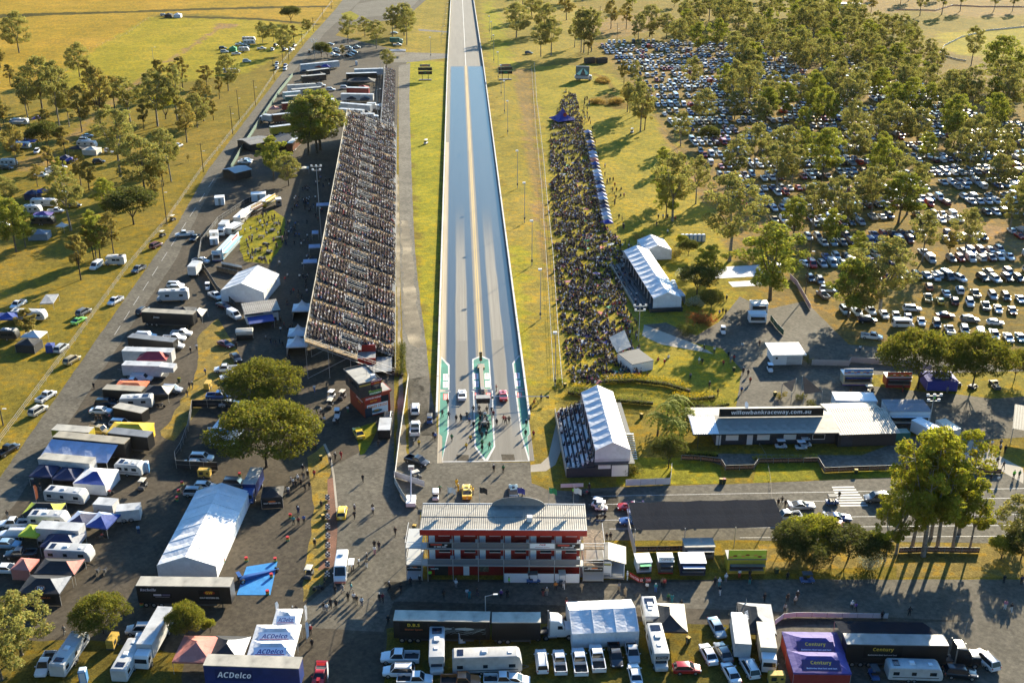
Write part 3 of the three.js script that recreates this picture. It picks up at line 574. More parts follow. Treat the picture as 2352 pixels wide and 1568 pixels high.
function generatorGroup(c) {
const g = new THREE.Group();
part(g, 'housing', new MB().box(0,1.0,0,1.2,1.4,2.4), c);
part(g, 'lid', new MB().box(0,1.73,0,1.1,0.06,2.2), c);
part(g, 'vent', new MB().box(0.61,1.1,0.5,0.03,0.7,0.8), M.black);
part(g, 'control_panel', new MB().box(0.61,1.1,-0.7,0.03,0.4,0.4), M.black);
part(g, 'base', new MB().box(0,0.2,0,1.25,0.2,2.5), M.darkGrey);
wheels(g, 0.75,0.28,[0]);
part(g, 'drawbar', new MB().bar([0,0.35,-1.2],[0,0.4,-2.1],0.05), M.darkGrey);
return g;
}
// ---------------------------------------------------------------- tents
const cloth = (c, o = {}) => std(c, 0.75, { map: rep(clothT, 0.25), bumpMap: rep(clothB, 0.35), bumpScale: 0.05, ...o });
const CL = { white: cloth([0.82,0.82,0.82]), black: cloth([0.028,0.028,0.03]), navy: cloth([0.02,0.03,0.09]), blue: cloth([0.03,0.07,0.30]), royal: cloth([0.05,0.06,0.34]), purple: cloth([0.10,0.07,0.30]), red: cloth([0.40,0.04,0.03]), salmon: cloth([0.62,0.22,0.17]), maroon: cloth([0.22,0.02,0.05]), orange: cloth([0.62,0.15,0.05]), yellow: cloth([0.80,0.52,0.02]), lime: cloth([0.60,0.66,0.04]), grey: cloth([0.30,0.31,0.33]), green: cloth([0.05,0.35,0.14]), steel: cloth([0.22,0.28,0.36]), light: cloth([0.42,0.50,0.68]), cream: cloth([0.70,0.64,0.52]), lavender: cloth([0.45,0.42,0.58]), shade: cloth([0.012,0.016,0.026], { specularIntensity: 0.12, roughness: 1 }) };
// gazebo: hip roof with a short ridge along z, valance, four legs; optional walls [front(-z), right, back, left]
function gazeboGroup(w, d, eave, peak, mat, o = {}) {
const g = new THREE.Group(), a = w / 2, b = d / 2, rl = Math.max(0.02, b - a * 0.95), hh = eave + 0.02, ww = 0.05;
const E = [[-a, hh, -b],[a, hh, -b],[a, hh, b],[-a, hh, b]], Rg = [[0, peak, -rl],[0, peak, rl]];
const mid = (p, q, t, s) => [p[0] + (q[0] - p[0]) * t, p[1] + (q[1] - p[1]) * t - s, p[2] + (q[2] - p[2]) * t];
const mk = (mb, e0, e1, r0, r1) => { // sagging panel in three strips
const n = 3; for (let i = 0; i < n; i++) { const t0 = i / n, t1 = (i + 1) / n, s = (t) => 0.22 * Math.sin(Math.PI * t) * (peak - eave) * 0.6; mb.quad(mid(e0, r0, t0, s(t0)), mid(e1, r1, t0, s(t0)), mid(e1, r1, t1, s(t1)), mid(e0, r0, t1, s(t1))); }
};
const mats = o.mats ?? [mat, mat, mat, mat];
[[E[1], E[0], Rg[0], Rg[0]],[E[2], E[1], Rg[0], Rg[1]],[E[3], E[2], Rg[1], Rg[1]],[E[0], E[3], Rg[1], Rg[0]]].forEach((q, i) => { const mb = new MB(); if (i % 2) mk(mb, q[0], q[1], q[3], q[2]); else mk(mb, q[0], q[1], q[2], q[2]); part(g, 'roof_panel', mb, mats[i]); });
const v = new MB(); for (let i = 0; i < 4; i++) { const p = E[i], q = E[(i + 1) % 4]; v.quad([p[0], eave - 0.28, p[2]],[q[0], eave - 0.28, q[2]],[q[0], hh, q[2]],[p[0], hh, p[2]]); }
part(g, 'valance', v, o.valance ?? mat);
for (const [x, , z] of E) part(g, 'leg', new MB().box(x * 0.985, eave / 2, z * 0.985, ww, eave, ww), M.galv);
(o.walls ?? []).forEach((on, i) => { if (!on) return; const p = E[[0,1,2,3][i]], q = E[[1,2,3,0][i]]; part(g, 'wall', new MB().quad([p[0] * 0.98,0.03, p[2] * 0.98],[q[0] * 0.98,0.03, q[2] * 0.98],[q[0] * 0.98, eave, q[2] * 0.98],[p[0] * 0.98, eave, p[2] * 0.98]), on.isMaterial ? on : mat); });
return g;
}
// gable marquee: ridge along z, bays, optional floor height
function marqueeGroup(w, L, eave, ridge, bays, o = {}) {
const g = new THREE.Group(), a = w / 2, y0 = o.y0 ?? 0, mat = o.mat ?? M.whiteCloth;
for (let i = 0; i < bays; i++) {
const z0 = -L / 2 + L * i / bays, z1 = z0 + L / bays, zm = (z0 + z1) / 2;
for (const s of [-1,1]) {
const mb = new MB(), P = (t, z, dip) => [s * a * (1 - t), y0 + eave + (ridge - eave) * t - dip * Math.sin(Math.PI * clamp(t, 0.02,0.98)), z];
for (let k = 0; k < 4; k++) for (const [p, q, dp, dq] of [[z0 + 0.04, zm, 0,0.14],[zm, z1 - 0.04,0.14,0]]) mb.quad(P(k / 4, p, dp), P(k / 4, q, dq), P((k + 1) / 4, q, dq), P((k + 1) / 4, p, dp));
part(g, 'roof_panel', mb, mat);
if (!o.open?.includes(s)) part(g, 'wall_panel', new MB().quad([s * a, y0 + 0.05, z0 + 0.06],[s * a, y0 + 0.05, z1 - 0.06],[s * a, y0 + eave, z1 - 0.06],[s * a, y0 + eave, z0 + 0.06]), o.wall ?? mat);
}
}
for (let i = 0; i <= bays; i++) { const z = -L / 2 + L * i / bays; part(g, 'frame', new MB().bar([-a, y0, z],[-a, y0 + eave, z],0.06,0.06,4).bar([a, y0, z],[a, y0 + eave, z],0.06,0.06,4).bar([-a, y0 + eave, z],[0, y0 + ridge + 0.02, z],0.06,0.06,4).bar([a, y0 + eave, z],[0, y0 + ridge + 0.02, z],0.06,0.06,4), M.white); }
for (const s of o.noEnds ? [] : [-1,1]) { const z = s * L / 2; part(g, 'gable_wall', new MB().quad([-a, y0 + 0.05, z],[0, y0 + 0.05, z],[0, y0 + ridge, z],[-a, y0 + eave, z]).quad([0, y0 + 0.05, z],[a, y0 + 0.05, z],[a, y0 + eave, z],[0, y0 + ridge, z]), o.wall ?? mat); }
return g;
}
function pagodaGroup(w, eave, peak, mat = M.whiteCloth, walls = [0,0,0,0]) {
const g = new THREE.Group(), a = w / 2, prof = [[1,0],[0.62,0.16],[0.34,0.38],[0.14,0.7],[0.02,1]];
const C = (k, i) => { const [r, t] = prof[k], s = [[-1,-1],[1,-1],[1,1],[-1,1]][i]; return [s[0] * a * r, eave + (peak - eave) * t, s[1] * a * r]; };
for (let i = 0; i < 4; i++) { const mb = new MB(), j = (i + 1) % 4; for (let k = 0; k < 4; k++) mb.quad(C(k, j), C(k, i), C(k + 1, i), C(k + 1, j)); part(g, 'roof_panel', mb.geo(0.9), mat); const p = C(0, i), q = C(0, j); part(g, walls[i] ? 'wall' : 'valance', new MB().quad([p[0], walls[i] ? 0.03 : eave - 0.3, p[2]],[q[0], walls[i] ? 0.03 : eave - 0.3, q[2]], q, p), mat); part(g, 'leg', new MB().box(p[0] * 0.98, eave / 2, p[2] * 0.98,0.06, eave, 0.06), M.galv); }
return g;
}
// ---------------------------------------------------------------- people (faces -z)
const SKIN = [0.30,0.165,0.105], HAIRS = [[0.03,0.02,0.015],[0.10,0.06,0.03],[0.25,0.16,0.07],[0.02,0.02,0.02]];
const POSES = {
stand: { head: [0,1.62,0], neck: [0,1.46,0], sh: [[-0.19,1.38,0],[0.19,1.38,0]], el: [[-0.26,1.10,0.03],[0.26,1.10,0.03]], ha: [[-0.24,0.84,-0.05],[0.24,0.84,-0.05]], hip: [[-0.09,0.92,0],[0.09,0.92,0]], kn: [[-0.11,0.5,-0.02],[0.11,0.5,-0.02]], an: [[-0.12,0.09,0.03],[0.12,0.09,0.03]] },
akimbo: { head: [0,1.62,-0.02], neck: [0,1.46,0], sh: [[-0.19,1.38,0],[0.19,1.38,0]], el: [[-0.38,1.14,0.08],[0.38,1.14,0.08]], ha: [[-0.2,0.99,-0.06],[0.2,0.99,-0.06]], hip: [[-0.09,0.92,0],[0.09,0.92,0]], kn: [[-0.15,0.5,-0.02],[0.13,0.5,-0.02]], an: [[-0.19,0.09,0.03],[0.17,0.09,0.03]] },
walk: { head: [0,1.6,-0.05], neck: [0,1.45,-0.02], sh: [[-0.19,1.37,-0.01],[0.19,1.37,-0.01]], el: [[-0.24,1.1,0.16],[0.24,1.1,-0.1]], ha: [[-0.22,0.88,0.12],[0.2,0.95,-0.3]], hip: [[-0.09,0.91,0],[0.09,0.91,0]], kn: [[-0.1,0.5,-0.2],[0.1,0.5,0.06]], an: [[-0.1,0.09,-0.27],[0.1,0.16,0.38]] },
point: { head: [0,1.62,0], neck: [0,1.46,0], sh: [[-0.19,1.38,0],[0.19,1.38,0]], el: [[-0.26,1.1,0.04],[0.34,1.32,-0.2]], ha: [[-0.24,0.84,-0.02],[0.42,1.4,-0.48]], hip: [[-0.09,0.92,0],[0.09,0.92,0]], kn: [[-0.12,0.5,-0.04],[0.11,0.5,0]], an: [[-0.14,0.09,-0.02],[0.13,0.09,0.05]] },
sit: { head: [0,1.22,-0.03], neck: [0,1.07,0], sh: [[-0.19,0.99,0],[0.19,0.99,0]], el: [[-0.24,0.74,-0.04],[0.24,0.74,-0.04]], ha: [[-0.12,0.64,-0.28],[0.12,0.64,-0.28]], hip: [[-0.1,0.52,0.04],[0.1,0.52,0.04]], kn: [[-0.13,0.5,-0.42],[0.13,0.5,-0.42]], an: [[-0.13,0.09,-0.4],[0.13,0.09,-0.4]] },
ground: { head: [0,0.86,-0.02], neck: [0,0.7,0.03], sh: [[-0.19,0.62,0.05],[0.19,0.62,0.05]], el: [[-0.25,0.4,0.08],[0.25,0.4,-0.08]], ha: [[-0.3,0.1,0.2],[0.15,0.42,-0.3]], hip: [[-0.1,0.13,0.1],[0.1,0.13,0.1]], kn: [[-0.16,0.42,-0.32],[0.16,0.4,-0.34]], an: [[-0.14,0.08,-0.6],[0.16,0.08,-0.62]] },
};
const bodyCache = new Map();
function bodyMesh(pose, res = 44) {
if (bodyCache.has(pose)) return bodyCache.get(pose);
const J = POSES[pose], bones = [];
const add = (a, b, r0, r1, part) => bones.push([a, b, r0, r1, part]);
const mid = (a, b, t = 0.5) => a.map((v, i) => v + (b[i] - v) * t);
const chest = mid(J.sh[0], J.sh[1]), pel = mid(J.hip[0], J.hip[1]);
add(J.head, [J.head[0], J.head[1] + 0.07, J.head[2] + 0.01],0.088,0.085,'head'); add([J.head[0], J.head[1] + 0.10, J.head[2] + 0.03],[J.head[0], J.head[1] + 0.11, J.head[2] + 0.03],0.085,0.085,'hair');
add(J.neck, J.head, 0.055,0.055,'skin');
add([chest[0], chest[1] - 0.04, chest[2]],[pel[0], pel[1] + 0.08, pel[2]],0.15,0.13,'top'); add(J.sh[0], J.sh[1],0.085,0.085,'top');
add([pel[0] - 0.06, pel[1] + 0.03, pel[2]],[pel[0] + 0.06, pel[1] + 0.03, pel[2]],0.125,0.125,'leg');
for (const s of [0,1]) {
add(J.sh[s], J.el[s],0.066,0.052,'top'); add(J.el[s], mid(J.el[s], J.ha[s],0.8), 0.05,0.04, pose === 'sit' || pose === 'ground' ? 'top' : 'skin'); add(mid(J.el[s], J.ha[s],0.85), J.ha[s],0.045,0.05,'skin');
add(J.hip[s], J.kn[s],0.095,0.07,'leg'); add(J.kn[s], J.an[s],0.068,0.05,'leg'); add(J.an[s],[J.an[s][0],0.055, J.an[s][2] - 0.16],0.05,0.045,'shoe');
}
const top = J.head[1] + 0.25, half = Math.max(top / 2,0.55) + 0.05, mc = new MarchingCubes(res, std(0xffffff), false, false, 24000), f = mc.field, cy = top / 2;
const dist = (p, [a, b, r0, r1]) => { const d = [b[0] - a[0], b[1] - a[1], b[2] - a[2]], l = d[0] * d[0] + d[1] * d[1] + d[2] * d[2], t = clamp(((p[0] - a[0]) * d[0] + (p[1] - a[1]) * d[1] + (p[2] - a[2]) * d[2]) / l, 0,1); return Math.hypot(p[0] - a[0] - d[0] * t, p[1] - a[1] - d[1] * t, p[2] - a[2] - d[2] * t) - (r0 + (r1 - r0) * t); };
for (let z = 0; z < res; z++) for (let y = 0; y < res; y++) for (let x = 0; x < res; x++) {
const p = [(x / res * 2 - 1) * half, (y / res * 2 - 1) * half + cy, (z / res * 2 - 1) * half];
let s = 0; for (const b of bones) s += Math.exp(-dist(p, b) * 45);
f[z * res * res + y * res + x] = s > 0 ? Math.log(s) / 45 : -1;
}
mc.isolation = 0; mc.update();
const n = mc.count, pos = new Float32Array(n * 3), nor = new Float32Array(n * 3), lab = [];
for (let i = 0; i < n; i++) {
const p = [mc.positionArray[i * 3] * half, mc.positionArray[i * 3 + 1] * half + cy, mc.positionArray[i * 3 + 2] * half];
pos.set(p, i * 3); nor.set([mc.normalArray[i * 3], mc.normalArray[i * 3 + 1], mc.normalArray[i * 3 + 2]], i * 3);
let m = 9, l = 'top'; for (const b of bones) { const d = dist(p, b); if (d < m) { m = d; l = b[4]; } }
if (l === 'head' && (p[2] > J.head[2] + 0.02 || p[1] > J.head[1] + 0.11)) l = 'hair';
lab.push(l);
}
const out = { pos, nor, lab };
bodyCache.set(pose, out);
return out;
}
const personM = new THREE.MeshStandardMaterial({ color: 0xffffff, vertexColors: true, roughness: 0.85, side: THREE.DoubleSide });
const personGeos = new Map();
const CLO = { black: [0.018,0.018,0.02], white: [0.72,0.72,0.70], grey: [0.2,0.2,0.21], navy: [0.02,0.03,0.08], blue: [0.05,0.12,0.34], red: [0.42,0.03,0.03], yellow: [0.75,0.5,0.03], lime: [0.25,0.8,0.05], green: [0.04,0.18,0.07], tan: [0.36,0.27,0.16], pink: [0.55,0.2,0.26], purple: [0.16,0.07,0.26], maroon: [0.16,0.02,0.03], teal: [0.03,0.24,0.26], orange: [0.6,0.2,0.03] };
function personGeo(pose, top, leg, hair = 0) {
const k = [pose, top, leg, hair].join();
if (!personGeos.has(k)) {
const B = bodyMesh(pose), C = { top: CLO[top], leg: CLO[leg], skin: SKIN, head: SKIN, hair: hair < 4 ? HAIRS[hair] : CLO.white, shoe: [0.05,0.05,0.05] }, col = new Float32Array(B.pos.length);
B.lab.forEach((l, i) => col.set(C[l], i * 3));
const g = new THREE.BufferGeometry();
g.setAttribute('position', new THREE.BufferAttribute(B.pos, 3)); g.setAttribute('normal', new THREE.BufferAttribute(B.nor, 3)); g.setAttribute('color', new THREE.BufferAttribute(col, 3));
personGeos.set(k, mergeVertices(g, 1e-4));
}
return personGeos.get(k);
}
function person(p, heading, pose, top, leg, label, group, hair = Math.floor(hash2(p.x * 31, p.z * 17) * 5)) {
const m = single('person', personGeo(pose, top, leg, hair), personM, label, 'person', group);
m.position.copy(p); m.rotation.y = H(heading);
m.scale.setScalar(0.97 + 0.1 * hash2(p.x * 13, p.z * 7));
return m;
}
// ---------------------------------------------------------------- trees
const leafM = (c, o = {}) => new THREE.MeshPhysicalMaterial({ color: lin(...c), vertexColors: true, roughness: 0.95, specularIntensity: 0.25, transmission: 0.5, thickness: 0, side: THREE.DoubleSide, ...o });
const LEAF = { gum: leafM([0.29,0.28,0.075]), olive: leafM([0.31,0.26,0.065]), green: leafM([0.28,0.30,0.04]), lime: leafM([0.29,0.29,0.025]), bower: leafM([0.18,0.18,0.02]), dark: leafM([0.11,0.12,0.022]), hedge: leafM([0.17,0.19,0.03]), gold: leafM([0.62,0.42,0.02]), red: leafM([0.34,0.10,0.03]), silver: leafM([0.36,0.40,0.33]), reed: leafM([0.34,0.24,0.06]) };
M.bark = std([0.30,0.25,0.19],0.9, { map: rep(noiseT, 0.5) });
M.barkPale = std([0.58,0.53,0.45],0.85, { map: rep(noiseT, 0.5) });
M.barkDark = std([0.11,0.085,0.06],0.9, { map: rep(noiseT, 0.5) });
function leaves(clusters, count, size, droop) {
const pos = new Float32Array(count * 12), col = new Float32Array(count * 12), idx = new Uint32Array(count * 6), tot = clusters.reduce((s, c) => s + c[3] ** 2,0);
let n = 0;
for (const [cx, cy, cz, r, fl = 0.75] of clusters) {
const k = Math.round(count * r * r / tot), tone = 0.8 + 0.4 * rnd();
for (let i = 0; i < k && n < count; i++, n++) {
const u = rnd() * 2 - 1, t = rnd() * 6.283, q = Math.sqrt(1 - u * u), rad = r * Math.cbrt(0.25 + 0.75 * rnd()) * (0.85 + 0.3 * rnd());
const x = cx + rad * q * Math.cos(t), y = cy + rad * u * fl, z = cz + rad * q * Math.sin(t), s = size * (0.6 + 0.8 * rnd());
const a = rnd() * 6.283, e = (rnd() - 0.5) * 1.6 - droop, ux = Math.cos(a) * Math.cos(e), uy = Math.sin(e), uz = Math.sin(a) * Math.cos(e), b = rnd() * 6.283;
let vx = Math.cos(b) * -Math.sin(a), vy = Math.sin(b), vz = Math.cos(b) * Math.cos(a); const w = s * 0.30, bend = s * 0.12;
const A = [x - ux * s / 2, y - uy * s / 2, z - uz * s / 2], Bp = [x + vx * w, y + vy * w + bend, z + vz * w], Cc = [x + ux * s / 2, y + uy * s / 2, z + uz * s / 2], D = [x - vx * w, y - vy * w + bend, z - vz * w], o = n * 12;
[A, Bp, Cc, D].forEach((p, j) => pos.set(p, o + j * 3));
const g = tone * (0.75 + 0.5 * rnd()), yel = rnd() < 0.12 ? 1.35 : 1; for (let j = 0; j < 4; j++) { col[o + j * 3] = g * yel; col[o + j * 3 + 1] = g; col[o + j * 3 + 2] = g * 0.9; }
idx.set([n * 4, n * 4 + 1, n * 4 + 2, n * 4, n * 4 + 2, n * 4 + 3], n * 6);
}
}
const g = new THREE.BufferGeometry();
g.setAttribute('position', new THREE.BufferAttribute(pos.slice(0, n * 12), 3)); g.setAttribute('color', new THREE.BufferAttribute(col.slice(0, n * 12), 3)); g.setIndex(new THREE.BufferAttribute(idx.slice(0, n * 6), 1));
g.computeVertexNormals();
return g;
}
// shape: height h, crown radius w, clear trunk fraction, clusters
function treeGroup({ h = 14, w = 4, clear = 0.35, n = 26, count = 4200, size = 0.5, droop = 0.5, leaf = LEAF.gum, bark = M.bark, kind = 'gum', cr = 1.25 }) {
const g = new THREE.Group(), b = new MB(), cl = [], r0 = 0.013 * h + 0.05;
const lean = [rr(-0.04,0.04) * h, rr(-0.04,0.04) * h], fork = h * clear, F = [lean[0] * clear, fork, lean[1] * clear];
b.bar([0,-0.2,0],[0,0.25,0], r0 * 1.5, r0 * 1.05,8, false); b.bar([0,0.25,0], F, r0 * 1.05, r0 * 0.75,8, false);
const limbs = kind === 'dome' ? 7 : 5;
for (let i = 0; i < limbs; i++) {
const a = i / limbs * 6.283 + rr(-0.4,0.4), e = kind === 'dome' ? rr(0.35,0.62) : rr(0.25,0.6), top = kind === 'dome' ? h * rr(0.68,0.8) : h * rr(0.72,0.92), T = [lean[0] + Math.cos(a) * w * e, top, lean[1] + Math.sin(a) * w * e], m = [(F[0] + T[0]) / 2 + rr(-0.3,0.3), F[1] + (T[1] - F[1]) * 0.45, (F[2] + T[2]) / 2 + rr(-0.3,0.3)];
b.bar(F, m, r0 * 0.5, r0 * 0.32,6, false); b.bar(m, T, r0 * 0.32, r0 * 0.1,5, false);
for (let k = 0; k < 3; k++) { const t = rr(0.2,0.9), p = m.map((v, j) => v + (T[j] - v) * t), q = [p[0] + rr(-1,1) * w * 0.4, p[1] + rr(-0.02,0.1) * h, p[2] + rr(-1,1) * w * 0.4]; b.bar(p, q, r0 * 0.16,0.025,4, false); }
}
for (let i = 0; i < n; i++) {
const t = Math.pow(rnd(), kind === 'dome' ? 0.5 : 0.8), a = rnd() * 6.283;
if (kind === 'dome') { const rad = w * Math.sqrt(rnd()) * 0.86, y = h * clear + (h * (0.97 - clear)) * Math.sqrt(Math.max(0,1 - (rad / w) ** 2)) * rr(0.72,0.98); cl.push([Math.cos(a) * rad, y, Math.sin(a) * rad, cr * rr(0.75,1.2), 0.55]); }
else { const prof = Math.sin(Math.PI * clamp(0.12 + 0.83 * t, 0,1)) ** 0.7, rad = w * prof * Math.sqrt(rr(0.05,1)) * 0.9; cl.push([lean[0] * t + Math.cos(a) * rad, fork * 1.05 + (h * 0.97 - fork * 1.05) * t, lean[1] * t + Math.sin(a) * rad, cr * rr(0.6,1.25) * (1.1 - 0.35 * t), rr(0.55,0.95)]); }
}
part(g, 'trunk', b.geo(0.8), bark);
part(g, 'crown', leaves(cl, count, size, droop), leaf);
return g;
}
const TREES = {
gumA: treeGroup({ h: 17, w: 4.8, clear: 0.34, n: 58, count: 6000, size: 0.46, leaf: LEAF.gum, bark: M.barkPale, cr: 1.0 }),
gumB: treeGroup({ h: 14, w: 4.4, clear: 0.3, n: 48, count: 5000, size: 0.46, leaf: LEAF.olive, cr: 0.95 }),
gumC: treeGroup({ h: 20, w: 6.4, clear: 0.33, n: 78, count: 8000, size: 0.48, leaf: LEAF.gum, bark: M.barkPale, cr: 1.15 }),
gumD: treeGroup({ h: 11, w: 3.2, clear: 0.32, n: 34, count: 4200, size: 0.42, leaf: LEAF.olive, bark: M.barkDark, cr: 0.8 }),
gumE: treeGroup({ h: 15, w: 5.8, clear: 0.24, n: 76, count: 7600, size: 0.46, leaf: LEAF.gum, cr: 1.1 }),
gumF: treeGroup({ h: 16, w: 5.6, clear: 0.25, n: 70, count: 7800, size: 0.46, leaf: LEAF.green, bark: M.bark, cr: 1.15 }),
gumG: treeGroup({ h: 20, w: 5.8, clear: 0.3, n: 60, count: 7000, size: 0.46, leaf: LEAF.lime, bark: M.barkPale, cr: 1.05 }),
dome: treeGroup({ h: 8.6, w: 7.2, clear: 0.2, n: 120, count: 19000, size: 0.34, droop: 0.1, leaf: LEAF.bower, bark: M.barkDark, kind: 'dome', cr: 1.4 }),
round: treeGroup({ h: 9, w: 4.8, clear: 0.18, n: 66, count: 10000, size: 0.36, droop: 0.1, leaf: LEAF.dark, bark: M.barkDark, kind: 'dome', cr: 1.4 }),
roundGreen: treeGroup({ h: 6.5, w: 3.2, clear: 0.12, n: 44, count: 6500, size: 0.32, droop: 0.1, leaf: LEAF.lime, bark: M.barkDark, kind: 'dome', cr: 1.15 }),
};
function shrubGroup(rx, ry, rz, leaf, count = 1600, size = 0.24, lumps = 12) {
const g = new THREE.Group(), cl = [], b = new MB();
for (let i = 0; i < lumps; i++) { const a = rnd() * 6.283, q = Math.sqrt(rnd()) * 0.75, rad = Math.min(rx, rz) * rr(0.35,0.55); cl.push([Math.cos(a) * rx * q, ry * rr(0.35,0.8), Math.sin(a) * rz * q, rad, Math.min(1.2, ry * 0.45 / rad)]); b.bar([Math.cos(a) * 0.15,-0.05, Math.sin(a) * 0.15],[Math.cos(a) * rx * q * 0.8, ry * 0.5, Math.sin(a) * rz * q * 0.8],0.05,0.02,4, false); }
part(g, 'stem', b, M.barkDark);
part(g, 'foliage', leaves(cl, count, size, 0.1), leaf);
return g;
}
function hedgeGroup(pts, h, w, leaf, topLeaf) { // hedge along a plan line
const g = new THREE.Group(), cl = [], ct = [], b = new MB();
for (let i = 1; i < pts.length; i++) { const a = pts[i - 1], c = pts[i], L = a.distanceTo(c), n = Math.max(1, Math.round(L / 0.55)); for (let k = 0; k < n; k++) { const x = a.x + (c.x - a.x) * k / n, z = a.z + (c.z - a.z) * k / n; for (const y of [0.3,0.75]) cl.push([x + rr(-0.1,0.1), h * y, z + rr(-0.1,0.1), w * 0.62, h * 0.3 / (w * 0.62)]); ct.push([x, h * 0.97, z, w * 0.6,0.2]); } b.box((a.x + c.x) / 2, h * 0.3, (a.z + c.z) / 2, L, h * 0.35, w * 0.3, Math.atan2(-(c.z - a.z), c.x - a.x)); }
part(g, 'stem', b, M.barkDark);
part(g, 'foliage', leaves(cl, cl.length * 44,0.26,0.1), leaf);
if (topLeaf) part(g, 'flower_top', leaves(ct, ct.length * 40,0.2,0), topLeaf);
return g;
}
function palmGroup(h, fr = 14) {
const g = new THREE.Group(), b = new MB();
b.bar([0,-0.1,0],[0.15, h, 0.1],0.16,0.1,7, false);
part(g, 'trunk', b, M.bark);
for (let i = 0; i < fr; i++) {
const f = new MB(), a = i / fr * 6.283 + rr(-0.2,0.2), L = rr(1.8,2.6), up = rr(0.2,0.9), C = (t) => [0.15 + Math.cos(a) * L * t, h + up * 1.6 * t - 2.1 * t * t, 0.1 + Math.sin(a) * L * t];
for (let k = 0; k < 7; k++) { const p = C(k / 7), q = C((k + 1) / 7), w = 0.42 * Math.sin(Math.PI * (0.15 + 0.8 * k / 7)), sx = -Math.sin(a), sz = Math.cos(a); for (const s of [-1,1]) f.tri(p, q, [(p[0] + q[0]) / 2 + s * sx * w, (p[1] + q[1]) / 2 - 0.18, (p[2] + q[2]) / 2 + s * sz * w]); }
f.color(1,1,1); f.c = new Array(f.p.length).fill(1);
part(g, 'frond', f, LEAF.green);
}
return g;
}
let treeCount = 0;
const treeList = [];
function tree(p, kind, h, label, group, squash = 1) { // planted to the wanted height
const k = TREES[kind], base = { gumA: 17, gumB: 14, gumC: 20, gumD: 11, gumE: 15, gumF: 16, gumG: 20, dome: 8.6, round: 9, roundGreen: 6.5 }[kind], s = h / base;
const o = place(k, kind.startsWith('gum') ? 'gum_tree' : 'shade_tree', label, 'tree', p, hash2(p.x * 7, p.z * 5) * 6.283, group);
o.scale.set(s * squash, s, s * squash);
return o;
}
// ---------------------------------------------------------------- buildings (local x runs along the front, z towards the viewer's side)
function framed(name, label, cat, A, B, group) { const t = thing(name, label, cat, A, Math.atan2(-(B.z - A.z), B.x - A.x), group); t.L = A.distanceTo(B); return t; }
const bx = (t, n, x0, x1, y0, y1, z0, z1, m) => part(t, n, new MB().box((x0 + x1) / 2, (y0 + y1) / 2, (z0 + z1) / 2, x1 - x0, y1 - y0, z1 - z0), m);
M.red = std([0.42,0.018,0.011],0.6, { map: rep(softT, 0.3) });
M.balcony = std([0.16,0.16,0.165],0.7);
M.orangeRed = std([0.50,0.055,0.018],0.6, { map: rep(softT, 0.3) });
M.charcoal = std([0.045,0.047,0.052],0.65, { map: rep(softT, 0.3) });
M.slate = std([0.05,0.062,0.085],0.7, { map: rep(softT, 0.3) });
M.roofTin = std([0.44,0.40,0.33],0.6, { map: rep(softT, 0.25) });
M.roofPale = std([0.56,0.52,0.44],0.6, { map: rep(softT, 0.25) });
M.deck = std([0.5,0.36,0.22],0.85, { map: rep(noiseT, 0.6) });
M.ply = std([0.70,0.46,0.20],0.85, { map: rep(noiseT, 0.6) });
M.alu = std([0.36,0.36,0.35],0.6, { map: rep(softT, 0.3) });
M.window = M.glass;
function corrugated(x0, x1, za, ya, zb, yb, pitch = 0.4, amp = 0.05) { // ridges run from za to zb
const b = new MB(), n = Math.round((x1 - x0) / pitch);
for (let i = 0; i < n; i++) { const a = x0 + (x1 - x0) * i / n, d = (x1 - x0) / n, m = a + d * 0.5, e = a + d; b.quad([a, ya, za],[m, ya + amp, za],[m, yb + amp, zb],[a, yb, zb]); b.quad([m, ya + amp, za],[e, ya, za],[e, yb, zb],[m, yb + amp, zb]); }
return b;
}
const glob = [];
